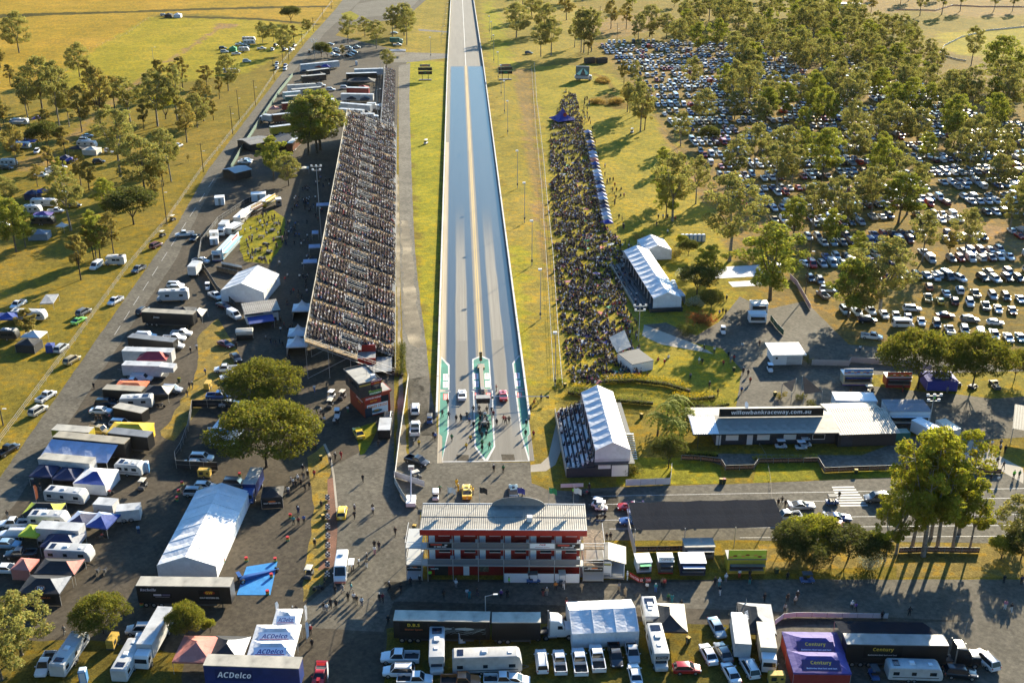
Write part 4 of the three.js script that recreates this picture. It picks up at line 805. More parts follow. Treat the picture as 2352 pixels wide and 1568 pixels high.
// ---- main grandstand
const stand = { A: G(906,862), B: G(909,297), rows: 26, depth: 0.77, rise: 0.335, y0: 0.9 };
stand.d = stand.B.clone().sub(stand.A); stand.L = stand.d.length(); stand.d.normalize(); stand.n = V(stand.d.z, 0,-stand.d.x);
stand.pt = (s, u, y) => V(stand.A.x + stand.d.x * s + stand.n.x * u, y, stand.A.z + stand.d.z * s + stand.n.z * u);
stand.bay = 12; stand.nb = Math.floor(stand.L / stand.bay);
stand.isAisle = (s) => { const k = s / stand.bay, f = (k - Math.floor(k)) * stand.bay; return f < 3.0; };
stand.isGap = (s, i) => { const f = (s / stand.bay - Math.floor(s / stand.bay)) * stand.bay; return i >= 10 && i <= 15 && f > 5.4 && f < 10.2; };
{
const t = thing('grandstand','long raked grandstand packed with spectators, left of the drag strip','grandstand', stand.A, Math.atan2(-stand.d.z, stand.d.x));
// local x along the stand, z: stand.n is local -z or +z
const sgn = Math.sign(V(0,0,1).applyAxisAngle(V(0,1,0), t.rotation.y).dot(stand.n)), zz = (u) => sgn * u;
for (let i = 0; i < stand.rows; i++) {
const y = stand.y0 + i * stand.rise, u = i * stand.depth, b = new MB(), c = new MB();
const run = (s0, s1, lo, hi, ua, ub, mb) => mb.box((s0 + s1) / 2, (lo + hi) / 2, zz((ua + ub) / 2), s1 - s0, hi - lo, ub - ua);
const segs = []; for (let k = 0; k < stand.nb; k++) { const s = k * stand.bay; segs.push(i >= 10 && i <= 15 ? [s, s + 6] : [s, s + 12]); if (i >= 10 && i <= 15) segs.push([s + 9.6, s + 12]); }
segs.push([stand.nb * stand.bay, stand.L]); if (i < 11) segs[0][0] = 9;
for (const [p, q] of segs) { run(p, q, y - 0.06, y, u, u + stand.depth, b); run(p, q, y - stand.rise, y - 0.06, u, u + 0.04, b); }
const tier = part(t, 'tier', b, M.alu);
for (let k = 0; k <= stand.nb; k++) { const s = k || i >= 11 ? k * stand.bay + 3.0 : 9, e = Math.min(stand.L, k * stand.bay + 12); if (e - s < 1) continue; const cut = i >= 10 && i <= 15 && k < stand.nb ? [[s, k * 12 + 6],[k * 12 + 9.6, e]] : [[s, e]]; for (const [p, q] of cut) run(p, q, y + 0.40, y + 0.44, u + 0.42, u + 0.70, c); }
part(tier, 'bench', c, M.alu).userData.kind = 'stuff';
}
for (let k = 0; k <= stand.nb; k++) { const b = new MB(); for (let i = k ? 0 : 22; i < stand.rows * 2; i++) { const y = stand.y0 + i * stand.rise / 2, u = i * stand.depth / 2; b.box(k * 12 + 1.5, y + 0.02, zz(u + 0.2), 2.9,0.14,0.4); } part(t, 'aisle_steps', b, M.ply); }
for (let k = 0; k < stand.nb; k++) {
const b = new MB(), s = k * 12, u0 = 10 * 0.77, u1 = 16 * 0.77, y = stand.y0 + 10 * stand.rise, y1 = stand.y0 + 16 * stand.rise;
for (const x of [6,9.6]) { b.bar([s + x, y + 1.1, zz(u0)],[s + x, y1 + 1.1, zz(u1)],0.05,0.05,4); b.bar([s + x, y + 0.6, zz(u0)],[s + x, y1 + 0.6, zz(u1)],0.04,0.04,4); for (let j = 0; j < 4; j++) b.bar([s + x, y + (y1 - y) * j / 3 - 0.4, zz(u0 + (u1 - u0) * j / 3)],[s + x, y + 1.1 + (y1 - y) * j / 3, zz(u0 + (u1 - u0) * j / 3)],0.04,0.04,4); }
b.bar([s + 6, y1 + 1.1, zz(u1)],[s + 9.6, y1 + 1.1, zz(u1)],0.05,0.05,4).bar([s + 6, y1 + 0.5, zz(u1)],[s + 9.6, y1 + 0.5, zz(u1)],0.05,0.05,4);
part(t, 'entry_railing', b, M.galv);
part(t, 'back_panel', new MB().box(s + 6, stand.y0 + stand.rows * stand.rise + 0.45, zz(stand.rows * stand.depth + 0.1), 11.9,1.3,0.06), M.roofPale);
}
const U = stand.rows * stand.depth, top = stand.y0 + stand.rows * stand.rise;
for (let k = 0; k <= stand.nb; k++) { const x = Math.min(k * 12 + 0.1, stand.L - 0.2), b = new MB(); for (const u of [0.3,5,10,15, U]) { const y = stand.y0 + u / stand.depth * stand.rise - 0.1; b.bar([x, 0, zz(u)],[x, y, zz(u)],0.06,0.06,4, false); } b.bar([x, 0.2, zz(0.5)],[x, top - 0.5, zz(U)],0.07,0.07,4, false).bar([x, 0.2, zz(U)],[x, top * 0.55, zz(10)],0.05,0.05,4, false); part(t, 'support_frame', b, M.galv); }
const rail = (x) => { const b = new MB(); b.bar([x, stand.y0 + 1.1, zz(0)],[x, top + 1.1, zz(U)],0.05,0.05,4).bar([x, stand.y0 + 0.55, zz(0)],[x, top + 0.55, zz(U)],0.035,0.035,4); for (let j = 0; j <= 12; j++) b.bar([x, stand.y0 + (top - stand.y0) * j / 12 - 0.1, zz(U * j / 12)],[x, stand.y0 + 1.1 + (top - stand.y0) * j / 12, zz(U * j / 12)],0.03,0.03,4); return b; };
part(t, 'end_railing', rail(-0.12), M.galv); part(t, 'end_railing', rail(stand.L + 0.1), M.galv);
const fr = new MB(); fr.bar([0,2.0, zz(-0.3)],[stand.L, 2.0, zz(-0.3)],0.04,0.04,4).bar([0,1.4, zz(-0.3)],[stand.L, 1.4, zz(-0.3)],0.03,0.03,4); for (let x = 0; x < stand.L; x += 3) fr.bar([x, 0, zz(-0.3)],[x, 2.0, zz(-0.3)],0.03,0.03,4);
part(t, 'front_railing', fr, M.galv);
bx(t, 'front_wall',0, stand.L, 0,0.85, Math.min(zz(0), zz(-0.08)), Math.max(zz(0), zz(-0.08)), M.alu);
// dark red end walls where the front rows stop short
const rb = (n, s0, s1, y0, y1, u0, u1, m) => bx(t, n, s0, s1, y0, y1, Math.min(zz(u0), zz(u1)), Math.max(zz(u0), zz(u1)), m);
rb('red_panel',8.7,8.9,0.6,4.2,4.4,8.6, M.red); rb('red_panel',4.6,4.8,0.4,2.6,4.4,8.6, M.red);
rb('box_platform',4.85,8.65,2.4,2.5,4.4,8.6, M.alu); rb('box_platform',0.5,8.65,0.9,1.0,0.6,4.3, M.alu); rb('box_platform',0.3,4.5,0.9,1.0,4.4,8.6, M.alu);
}
// second, far stand beyond the main one
{
const A = G(905,292), B = G(908,165), t = framed('far_stand','low far stand of steel tiers beside the far pits','grandstand', A, B);
for (let i = 0; i < 7; i++) bx(t, 'tier',0, t.L, 0.6 + i * 0.35,0.7 + i * 0.35,-6 + (6 - i) * 0 - i * 0.8 + 5.2,-6 - i * 0.8 + 6, M.alu);
for (let x = 0; x < t.L; x += 8) part(t, 'support_frame', new MB().bar([x, 0,0],[x, 0.6,0],0.06,0.06,4).bar([x, 0,-5],[x, 3.4,-5],0.06,0.06,4).bar([x, 3.9,-5.6],[x, 0.6,0],0.06,0.06,4), M.galv);
part(t, 'railing', new MB().bar([0,4.1,-5.6],[t.L, 4.1,-5.6],0.05,0.05,4).bar([0,3.5,-5.6],[t.L, 3.5,-5.6],0.05,0.05,4), M.galv);
}
// ---- timing tower
{
const C = G(838,959), Rr = G(897,944), t = framed('timing_tower','red and charcoal timing tower with a flat roof beside the start','building', C, Rr);
const w = t.L, Lp = G(795,924), D = C.distanceTo(Lp) * 0.93;
bx(t, 'red_wall',0, w, 0,5.0,-D, 0, M.orangeRed);
bx(t, 'upper_storey',-0.9, w * 0.62,5.003,8.2,-D + 0.2,0.25, M.charcoal);
bx(t, 'roof',-1.2, w * 0.66,8.2,8.35,-D - 0.1,0.55, M.charcoal);
bx(t, 'roof_deck',-1.0, w * 0.64,8.35,8.38,-D + 0.1,0.35, M.roofPale);
for (const [a, b, c, d] of [[-1.2, w * 0.66,0.4,0.55],[-1.2, w * 0.66,-D - 0.1,-D + 0.05],[-1.2,-1.05,-D + 0.052,0.398],[w * 0.66 - 0.15, w * 0.66,-D + 0.052,0.398]]) bx(t, 'parapet', a, b, 8.352,8.7, c, d, M.charcoal);
bx(t, 'lower_roof', w * 0.66 + 0.003, w + 0.3,5.0,5.4,-D, 0.3, M.orangeRed); bx(t, 'lower_deck', w * 0.68, w + 0.1,5.4,5.43,-D + 0.2,0.1, M.roofPale);
part(t, 'window', new MB().box(w * 0.8,3.6,0.02, w * 0.3,1.5,0.05), M.glass);
part(t, 'window', new MB().box(w * 0.47,6.9,0.27,2.3,1.4,0.05), M.glass);
for (let i = 0; i < 4; i++) part(t, 'window', new MB().box(-0.92,7.0,-2 - i * (D - 3.5) / 4,0.05,1.1,1.6), M.glass);
part(t, 'sign', printGeo([0.2,3.2,0.03],[3.9,0,0],[0,1.5,0]), print([['SUPERCHEAP','#fff'],['AUTO','#f6b21a']], { w: 256, h: 110, bg: '#a3240c', italic: true }));
part(t, 'sign', printGeo([-0.03,2.4,-4.6],[0,0,3.9],[0,1.4,0]), print([['SUPERCHEAP','#fff'],['AUTO','#f6b21a']], { w: 256, h: 110, bg: '#a3240c', italic: true }));
part(t, 'sign', printGeo([0.6,0.35,0.035],[w * 0.8,0,0],[0,2.5,0]), print([['POWER CRUISE','#e07a1c'],['','#fff']], { w: 256, h: 110, bg: '#f2f2ee', draw: (x, w, h) => { x.fillStyle = '#3d6b74'; x.beginPath(); x.ellipse(w * 0.45, h * 0.72,70,17,0,0,7); x.fill(); x.fillStyle = '#c88a2e'; x.beginPath(); x.ellipse(w * 0.45, h * 0.66,34,10,0,0,7); x.fill(); } }));
part(t, 'sign', printGeo([1.0,5.2,0.28],[3.2,0,0],[0,1.4,0]), print([['WILLOWBANK','#d9ec7a'],['RACEWAY','#fff']], { w: 220, h: 110, bg: '#17181a', draw: (x, w, h) => { x.fillStyle = '#3f7d1f'; x.beginPath(); x.ellipse(w / 2, h / 2, w * 0.48, h * 0.46,0,0,7); x.fill(); } }));
part(t, 'sign', printGeo([1.6,7.75,0.58],[2.6,0,0],[0,1.1,0]), print([['SUPERCHEAP','#fff'],['AUTO','#f6b21a']], { w: 220, h: 100, bg: '#8e1710', italic: true }));
bx(t, 'fascia',-1.1,1.5,7.9,8.25,0.555,0.6, M.yellowPaint); bx(t, 'fascia',4.3, w * 0.66,7.9,8.25,0.555,0.6, M.yellowPaint);
part(t, 'antenna', new MB().bar([2.2,8.35,-3],[2.2,11.2,-3],0.05,0.03,5).bar([1.2,10.4,-3],[3.2,10.4,-3],0.03,0.03,4).bar([2.2,9.8,-4],[2.2,9.8,-2],0.03,0.03,4), M.galv);
part(t, 'air_conditioner', new MB().box(3.0,8.75,-1.6,0.9,0.7,0.8), M.white);
bx(t, 'side_door',0.1,1.7,0.05,2.2,0.03,0.1, M.slate);
}
// ---- race control building (three storeys, balconies)
{
const A = G(985,1320), B = G(1330,1322), t = framed('race_control_building','three-storey red race control building with grey balconies and ribbed roof','building', A, B), L = t.L, D = 4.3;
bx(t, 'wall',0, L, 0.05,10.2,-D, 0, M.red);
const roof = part(t, 'roof', corrugated(-1.1, L + 1.0,1.9,10.55,-D - 0.8,11.0,0.36,0.035), M.roofTin);
bx(t, 'fascia',-1.1, L + 1.0,9.35,10.5,1.84,1.94, std([0.42,0.02,0.012],0.6)); bx(t, 'gutter',-1.1, L + 1.0,10.503,10.63,1.945,2.05, M.white);
bx(roof, 'ridge_cap',-1.1, L + 1.0,10.78,10.86,-1.55,-1.45, M.roofTin); bx(t, 'gutter',-1.1, L + 1.0,10.9,11.1,-D - 0.92,-D - 0.803, M.white);
for (const y of [3.3,6.6]) {
bx(t, 'balcony_floor',-1.0, L + 0.6, y - 0.2, y, 0.003,1.75, M.galv);
const n = 6; for (let i = 0; i < n; i++) bx(t, 'balcony_panel', L * i / n + 0.06, L * (i + 1) / n - 0.06, y + 0.12, y + 1.1,1.62,1.68, M.balcony);
part(t, 'handrail', new MB().bar([-0.9, y + 1.18,1.65],[L + 0.5, y + 1.18,1.65],0.04,0.04,5), M.galv);
for (let i = 0; i < n; i++) {
const x = L * i / n + 0.2;
part(bx(t, 'door', x, x + 1.0, y + 0.02, y + 2.15,0.003,0.06, M.white), 'handle', new MB().box(x + 0.85, y + 1.05,0.08,0.06,0.2,0.05), M.steel);
part(bx(t, 'window', x + 1.7, x + 3.5, y + 1.5, y + 2.3,0.003,0.05, M.glass), 'sill', new MB().box(x + 2.6, y + 1.44,0.06,1.9,0.08,0.12), M.white);
bx(t, 'air_conditioner', x + 3.55, x + 4.1, y + 0.1, y + 0.75,0.003,0.32, M.white);
}
}
for (let i = 0; i <= 6; i++) part(t, 'post', new MB().bar([L * i / 6,0,1.72],[L * i / 6,10.0,1.72],0.055,0.055,5), M.galv);
const haul = print([['','#fff'],['07 3892 4289','#fff']], { w: 256, h: 64, bg: '#101114', draw: (x, w, h) => { x.fillStyle = '#d04a3a'; x.fillRect(w * 0.08,6, w * 0.5,12); x.fillStyle = '#b02a20'; x.fillRect(w * 0.08,22, w * 0.5,8); x.fillStyle = '#e8e8e8'; x.fillRect(w * 0.7,14,30,14); } });
part(t, 'banner', printGeo([0.3,6.75,1.7],[3.8,0,0],[0,0.85,0]), haul); part(t, 'banner', printGeo([L - 4.1,6.75,1.7],[3.9,0,0],[0,0.85,0]), haul);
part(t, 'banner', printGeo([L - 8.4,6.75,1.7],[4.1,0,0],[0,0.95,0]), print([['PWR','#b01a1a',1.3],['PERFORMANCE PRODUCTS','#7a1a1a',0.5]], { w: 256, h: 64, bg: '#f0f0ee', italic: true }));
part(t, 'sign', printGeo([0.2,2.35,1.78],[1.9,0,0],[0,0.5,0]), print(['TOILETS'], { w: 160, h: 40, bg: '#1b1c1e', fg: '#fff' }));
for (let i = 3; i < 6; i++) bx(t, 'screen_panel', L * i / 6 + 0.08, L * (i + 1) / 6 - 0.08,0.1,1.9,2.0,2.06, M.white);
bx(t, 'ground_door',5.9,6.9,0.06,2.2,0.003,0.06, M.white); bx(t, 'ground_door',1.0,3.3,0.06,2.3,0.003,0.06, M.black); bx(t, 'kiosk_window',8.6,10.2,0.8,1.9,0.003,0.06, M.deck);
const gw = print([['GULF WESTERN OIL','#e8e8e8']], { w: 200, h: 80, bg: '#121212', size: 22, draw: (x, w, h) => { x.fillStyle = '#c8661c'; x.beginPath(); x.ellipse(w * 0.55, h * 0.3,36,13,0,0,7); x.fill(); x.fillStyle = '#eee'; for (let i = 0; i < 8; i++) x.fillRect(w * 0.2 + (i % 4) * 10, h * 0.12 + (i % 2) * 8 + Math.floor(i / 4) * 14,8,7); } });
for (const s of [-1,1]) { // stair landings at the ends
const x0 = s < 0 ? -3.6 : L + 0.6, x1 = s < 0 ? -1.0 : L + 4.0;
for (const y of [3.3,6.6]) { bx(t, 'landing', x0, x1, y - 0.15, y, -4.2,1.6, s < 0 ? M.galv : M.deck); part(t, 'landing_rail', new MB().bar([x0, y + 1.1,1.55],[x1, y + 1.1,1.55],0.04,0.04,4).bar([x0, y + 0.6,1.55],[x1, y + 0.6,1.55],0.03,0.03,4).bar([s < 0 ? x0 : x1, y + 1.1,1.55],[s < 0 ? x0 : x1, y + 1.1,-4.4],0.04,0.04,4), M.white); }
for (const [x, z] of [[x0,1.5],[x1,1.5],[x0,-4.4],[x1,-4.4]]) part(t, 'post', new MB().bar([x, 0, z],[x, 7.7, z],0.06,0.06,5), M.galv);
part(t, 'stair_flight', new MB().hexa([x0,0,1.4],[x1,0,1.4],[x1,3.3,-4.2],[x0,3.3,-4.2],[x0,0.3,1.4],[x1,0.3,1.4],[x1,3.6,-4.2],[x0,3.6,-4.2]), M.galv);
part(t, 'sign', printGeo([x0 + 0.1,2.1,1.64],[x1 - x0 - 0.2,0,0],[0,0.95,0]), gw);
}
// the rounded screen on the back of the roof
const sc = new MB(), n = 20; for (let i = 0; i < n; i++) { const p = (k) => [10.6 + 4.6 * (1 - Math.cos(Math.PI * k / n)) - 0.0,10.85 + 1.9 * Math.sin(Math.PI * k / n), -D - 0.4], a = p(i), b = p(i + 1); sc.hexa([a[0],10.85,-D - 0.36],[b[0],10.85,-D - 0.36],[b[0],10.85,-D - 0.44],[a[0],10.85,-D - 0.44],[a[0], a[1],-D - 0.36],[b[0], b[1],-D - 0.36],[b[0], b[1],-D - 0.44],[a[0], a[1],-D - 0.44]); }
part(t, 'rounded_screen', sc, M.alu);
part(t, 'roof_vent', new MB().box(17.1,11.1,-0.6,0.9,0.9,0.9), M.white);
// small gabled annex
const a = framed('gabled_annex','small white hut with a striped gable roof beside race control','building', G(1337,1321), G(1434,1326)), w = a.L;
bx(a, 'wall',0, w * 0.68,0.5,3.1,-4.2,0, M.white); bx(a, 'porch_floor',-0.3, w, 0.1,0.5,-4.4,0.6, M.grey); bx(a, 'back_wall', w * 0.68 + 0.003, w, 0.5,3.1,-4.2,-3.9, M.white);
part(a, 'roof_slope', corrugated(-0.2, w * 0.52,0.5,3.12,-4.6,3.12,0.36,0.06), M.white);
part(a, 'roof_slope', new MB().quad([-0.3,3.15,0.5],[w * 0.6,3.95,0.5],[w * 0.6,3.95,-4.6],[-0.3,3.15,-4.6]).quad([w * 0.6,3.95,0.5],[w + 0.2,3.15,0.5],[w + 0.2,3.15,-4.6],[w * 0.6,3.95,-4.6]), M.roofTin);
bx(a, 'door', w * 0.72, w * 0.84,0.5,2.6,-3.89,-3.85, M.black); part(a, 'sign', printGeo([w * 0.48,2.3,0.01],[1.8,0,0],[0,0.45,0]), print([], { w: 128, h: 32, bg: '#16181a', draw: (x) => { x.fillStyle = '#d8d27a'; x.fillRect(14,9,100,9); x.fillRect(28,18,72,5); } }));
for (const x of [0.2, w * 0.68, w - 0.1]) part(a, 'post', new MB().bar([x, 0,0.5],[x, 3.2,0.5],0.06,0.06,5), M.white);
part(a, 'handrail', new MB().bar([w * 0.1,1.1,0.62],[w * 0.95,1.1,0.62],0.03,0.03,4).bar([w * 0.1,0.8,0.62],[w * 0.95,0.8,0.62],0.03,0.03,4), M.galv);
// flags along the back of the roof
const fl = (p, c, label) => { const f = thing('flag', label, 'flag', p, 0.2); part(f, 'pole', new MB().bar([0,0,0],[0,4.2,0],0.045,0.03,5), M.galv); const m = new MB(); for (let i = 0; i < 6; i++) { const y = (k) => 4.1 - k * 0.1, z = (k) => 0.18 * Math.sin(k * 1.3); m.quad([i * 0.22, y(i) - 1.1, z(i)],[(i + 1) * 0.22, y(i + 1) - 1.1, z(i + 1)],[(i + 1) * 0.22, y(i + 1), z(i + 1)],[i * 0.22, y(i), z(i)]); } part(f, 'cloth', m, c); };
const lp = (x) => t.localToWorld(V(x, 10.4,-D - 0.98)); t.updateMatrixWorld(true);
for (const [x, c, l] of [[3.2, CL.white, 'white flag at the left end of the ribbed roof'],[8.6, CL.black, 'black flag on the ribbed roof, second from the left'],[15.0, CL.royal, 'blue flag in the middle of the ribbed roof'],[20.4, CL.green, 'dark green flag on the ribbed roof'],[24.6, CL.white, 'white flag at the right end of the ribbed roof']]) { const p = lp(x); p.y = 10.2; fl(p, c, l); }
}
// ---- terrace stand with white marquee by the start
{
const A = G(1302,1098), B = G(1445,1094), t = framed('terrace_stand','blue terrace stand with rows of white chairs under a white marquee','grandstand', A, B), L = t.L, D = 26, half = L * 0.44;
bx(t, 'base_wall', half + 0.1, L, 0.05,3.0,-D, -0.2, M.slate); bx(t, 'front_wall',0, half + 0.095,0.05,2.2,-0.5,-0.2, M.slate);
bx(t, 'floor', half, L + 1.0,3.003,3.12,-D, 0.2, M.darkGrey);
const n = 6; for (let i = 0; i < n; i++) { const x0 = half * i / n, y = 0.9 + 2.1 * i / (n - 1); const tier = bx(t, 'tier', x0, x0 + half / n, 0.05, y, -D, -0.55, M.slate); const c = new MB(); for (let k = 0; k < 44; k++) { const z = -1.2 - k * 0.56; if (hash2(i * 7, k) < 0.12) continue; c.box(x0 + half / n * 0.6, y + 0.42, z, 0.4,0.04,0.42).box(x0 + half / n * 0.6 + 0.2, y + 0.66, z, 0.04,0.44,0.42).box(x0 + half / n * 0.6, y + 0.2, z, 0.3,0.4,0.3); } part(tier, 'chair_row', c, M.white).userData.kind = 'stuff'; }
part(t, 'side_railing', new MB().bar([0,2.0,-0.4],[half, 4.0,-0.4],0.04,0.04,4).bar([half, 4.1,0.15],[L + 1,4.1,0.15],0.04,0.04,4).bar([half, 3.6,0.15],[L + 1,3.6,0.15],0.03,0.03,4).bar([0,1.9,-0.4],[0,1.9,-D],0.04,0.04,4).bar([0,1.4,-0.4],[0,1.4,-D],0.03,0.03,4), M.galv);
bx(t, 'glass_screen',-0.1,-0.04,0.1,1.8,-D, -0.4, M.roofPale);
bx(t, 'roller_door', L * 0.72, L * 0.98,0.1,2.6,-0.197,-0.12, M.white); bx(t, 'door_lintel', L * 0.5, L * 0.7,1.9,2.7,-0.197,-0.1, M.white);
for (let i = 0; i < 12; i++) bx(t, 'stair_tread', L + 1.1, L + 2.6,3.0 - i * 0.24,3.06 - i * 0.24,-12 + i * 0.5,-11.6 + i * 0.5, M.steel);
bx(t, 'stair_landing', L + 1.05, L + 2.0,2.85,2.95,-D, -12.05, M.darkGrey);
t.updateMatrixWorld(true);
const mq = marqueeGroup(L * 0.56, D - 1,2.6,4.3,8, { open: [-1] }); mq.name = numbered('marquee'); tag(mq, 'white gable marquee on top of the terrace stand by the start','marquee'); const p = t.localToWorld(V(L * 0.73,3.12,-D / 2 - 0.2)); mq.position.copy(p); mq.rotation.y = t.rotation.y; scene.add(mq);
glob.terrace = { t, L, D, half, n };
}
// ---- raceway office with the long name board
{
const A = G(1600,1022), B = G(1918,1018), t = framed('raceway_office','long grey raceway office with the white-lettered name board on its roof','building', A, B), L = t.L;
bx(t, 'wall',3.8, L - 0.1,0.05,3.2,-9,0, M.slate);
part(t, 'roof', new MB().quad([-1.2,3.4,1.5],[L + 0.4,3.4,1.5],[L + 0.4,4.3,-5],[-1.2,4.3,-5]).quad([-1.2,4.3,-5],[L + 0.4,4.3,-5],[L + 0.4,3.6,-10],[-1.2,3.6,-10]), M.roofTin);
bx(t, 'fascia',-1.2, L + 0.4,3.15,3.38,1.4,1.5, M.charcoal);
part(t, 'skylight', corrugated(-1.1,4.2,1.45,3.44,-4.6,4.32,0.5,0.05), M.white);
part(t, 'name_board', new MB().box(L * 0.56,5.25,-4.3, L * 0.76,1.9,0.12), M.black);
part(t, 'name_lettering', printGeo([L * 0.18 + 0.15,4.65,-4.23],[L * 0.76 - 0.3,0,0],[0,1.3,0]), print(['willowbankraceway.com.au'], { w: 1024, h: 64, bg: '#08090a', fg: '#ffffff', size: 60 }));
for (const x of [6,12.5,18,24]) part(bx(t, 'window', x, x + 2.6,1.1,2.3,0.003,0.06, M.white), 'pane', new MB().box(x + 1.3,1.75,0.07,2.4,1.0,0.02), x < 20 ? M.white : M.glass);
bx(t, 'door',10.4,11.6,0.05,2.3,0.003,0.08, M.white); bx(t, 'door',4.0,5.0,0.05,2.3,0.003,0.08, M.white);
for (const x of [0,4.3, L - 6]) part(t, 'post', new MB().bar([x, 0,1.3],[x, 3.3,1.3],0.07,0.07,5), M.charcoal);
part(t, 'satellite_dish', new MB().bar([11.5,4.0,-8],[11.6,4.9,-8],0.05,0.05,5).bar([11.55,5.0,-8.0],[11.75,5.1,-7.85],0.05,0.8,12), M.white);
const u = framed('shed','grey shed with a tan ribbed roof at the end of the office','building', G(1922,1026), G(2058,1022)), w = u.L;
bx(u, 'wall',0.2, w - 0.2,0.05,3.2,-9,0, M.charcoal); part(u, 'roof', corrugated(0, w + 0.3,0.8,3.3,-8.8,4.2,0.5,0.05), M.roofTin); part(u, 'roof_slope', corrugated(0, w - 0.6,-8.85,4.22,-12.5,3.6,0.5,0.05), M.roofTin);
bx(u, 'roller_door',0.8,3.2,0.06,2.6,0.003,0.06, M.slate);
}
// ---- black shade sail over the assembly bays, bottom right of race control
{
const t = framed('shade_sail','large black shade cloth roof over the assembly bays','shade sail', G(1455,1258), G(1800,1250)), L = t.L;
const m = new MB(); const n = 8; for (let i = 0; i < n; i++) { const x0 = L * i / n, x1 = L * (i + 1) / n, s = (i % 2 ? 0.12 : -0.05); m.quad([x0,4.0,0.4],[x1,4.0,0.4],[x1,4.4 + s, -8],[x0,4.4 - s, -8]); } part(t, 'canopy', m, CL.shade);
for (const x of [0.1, L / 3, L * 2 / 3, L - 0.1]) for (const z of [0.35,-7.9]) part(t, 'post', new MB().bar([x, 0, z],[x, 4.2, z],0.08,0.08,5), M.galv);
bx(t, 'side_screen',-0.2,-0.1,0.1,2.2,-6,3.5, M.galv);
}
// ---- hospitality marquee on the right bank
{
const A = G(1480,738), B = G(1538,736), yaw = 0.07;
const deck = thing('marquee_deck','dark deck and steps in front of the long white marquee','deck', G(1494,655), yaw);
bx(deck, 'platform',-4.6,4.2,0.03,1.1,-19.5,19.5, M.charcoal); for (let i = 0; i < 3; i++) bx(deck, 'step',-5.5 - i * 1.0,-4.61 - i * 1.0,0.03,0.8 - i * 0.25,-17,17, M.darkGrey); bx(deck, 'glass_screen',-8.1,-8.0,0.03,1.1,-17,17, M.roofPale);
const m = marqueeGroup(7.6,38,2.7,4.3,11, { open: [-1] }); m.name = numbered('marquee'); tag(m, 'long white gable marquee on the deck above the hillside crowd','marquee'); m.position.copy(deck.position); m.position.y = 1.1; m.rotation.y = yaw; scene.add(m);
const m2 = marqueeGroup(8.2,10,3.0,4.6,3); m2.name = numbered('marquee'); tag(m2,'short white gable marquee behind the long marquee','marquee'); m2.position.copy(G(1502,583)); m2.rotation.y = yaw; scene.add(m2);
const pg = pagodaGroup(4.6,2.6,5.2, M.whiteCloth, [1,1,0,0]); pg.name = numbered('pagoda_tent'); tag(pg, 'white peaked entrance tent beside the long marquee','tent'); pg.position.copy(G(1549,692)); pg.rotation.y = 0.1; scene.add(pg);
}
// ---- big white marquee and show truck, lower left
{
const A = G(418,1322), B = G(497,1160), c = A.clone().add(B).multiplyScalar(0.5), d = B.clone().sub(A), m = marqueeGroup(10, d.length() + 1.5,2.6,4.4,7, {}); m.name = numbered('marquee'); tag(m, 'big white gable marquee behind the black show trailer','marquee'); m.position.copy(c); m.position.x += 1.2; m.rotation.y = Math.atan2(-d.x, -d.z); scene.add(m);
}
// ---- white marquee in the centre of the vendor area, left
{
const m = marqueeGroup(12,14,3.2,5.6,4); m.name = numbered('marquee'); tag(m, 'white gable marquee among the food stalls behind the grandstand','marquee'); m.position.copy(G(577,672)); m.rotation.y = -0.16; scene.add(m);
const t = framed('souvenir_shop','souvenir shop with a grey roof and navy awning','shop', G(567,745), G(640,735)), L = t.L;
bx(t, 'wall',0, L, 0.05,3.2,-5,0, M.white); part(t, 'roof', corrugated(-0.5, L + 0.5,1.0,3.3,-5.5,3.9,0.5,0.05), M.roofTin);
bx(t, 'fascia',-0.5, L + 0.5,2.85,3.35,1.02,1.08, M.slate); part(t, 'sign', printGeo([L * 0.4,2.88,1.1],[L * 0.55,0,0],[0,0.45,0]), print(['SOUVENIRS'], { w: 200, h: 28, bg: '#23304a', fg: '#fff' }));
bx(t, 'counter',0.6, L - 0.6,0.05,1.1,0.003,0.4, M.black);
part(t, 'awning', new MB().quad([0,2.5,1.1],[L * 0.8,2.5,1.1],[L * 0.8,2.0,4.6],[0,2.0,4.6]), CL.blue);
for (const x of [0.1, L * 0.78]) part(t, 'post', new MB().bar([x, 0,4.5],[x, 2.0,4.5],0.05,0.05,5), M.galv);
}
// ---- roofed workshops under the trees, left
for (const [a, b, w, m, l] of [[[575,348],[628,338],11, M.roofTin, 'long workshop shed with a tan ribbed roof beside the access road'],[[640,345],[690,328],9, M.charcoal, 'dark ribbed workshop roof under the big tree'],[[540,415],[580,405],8, M.galv, 'low grey carport roof beside the access road']]) {
const t = framed('workshop_shed', l, 'shed', G(...a), G(...b)), L = t.L;
bx(t, 'wall',0.3, L - 0.3,0.05,2.8,-w, -0.4, M.charcoal); part(t, 'roof', corrugated(0, L, 0.2,2.9,-w / 2,3.7,0.6,0.06), m); part(t, 'roof_slope', corrugated(0, L, -w / 2,3.7,-w - 0.2,2.9,0.6,0.06), m);
}
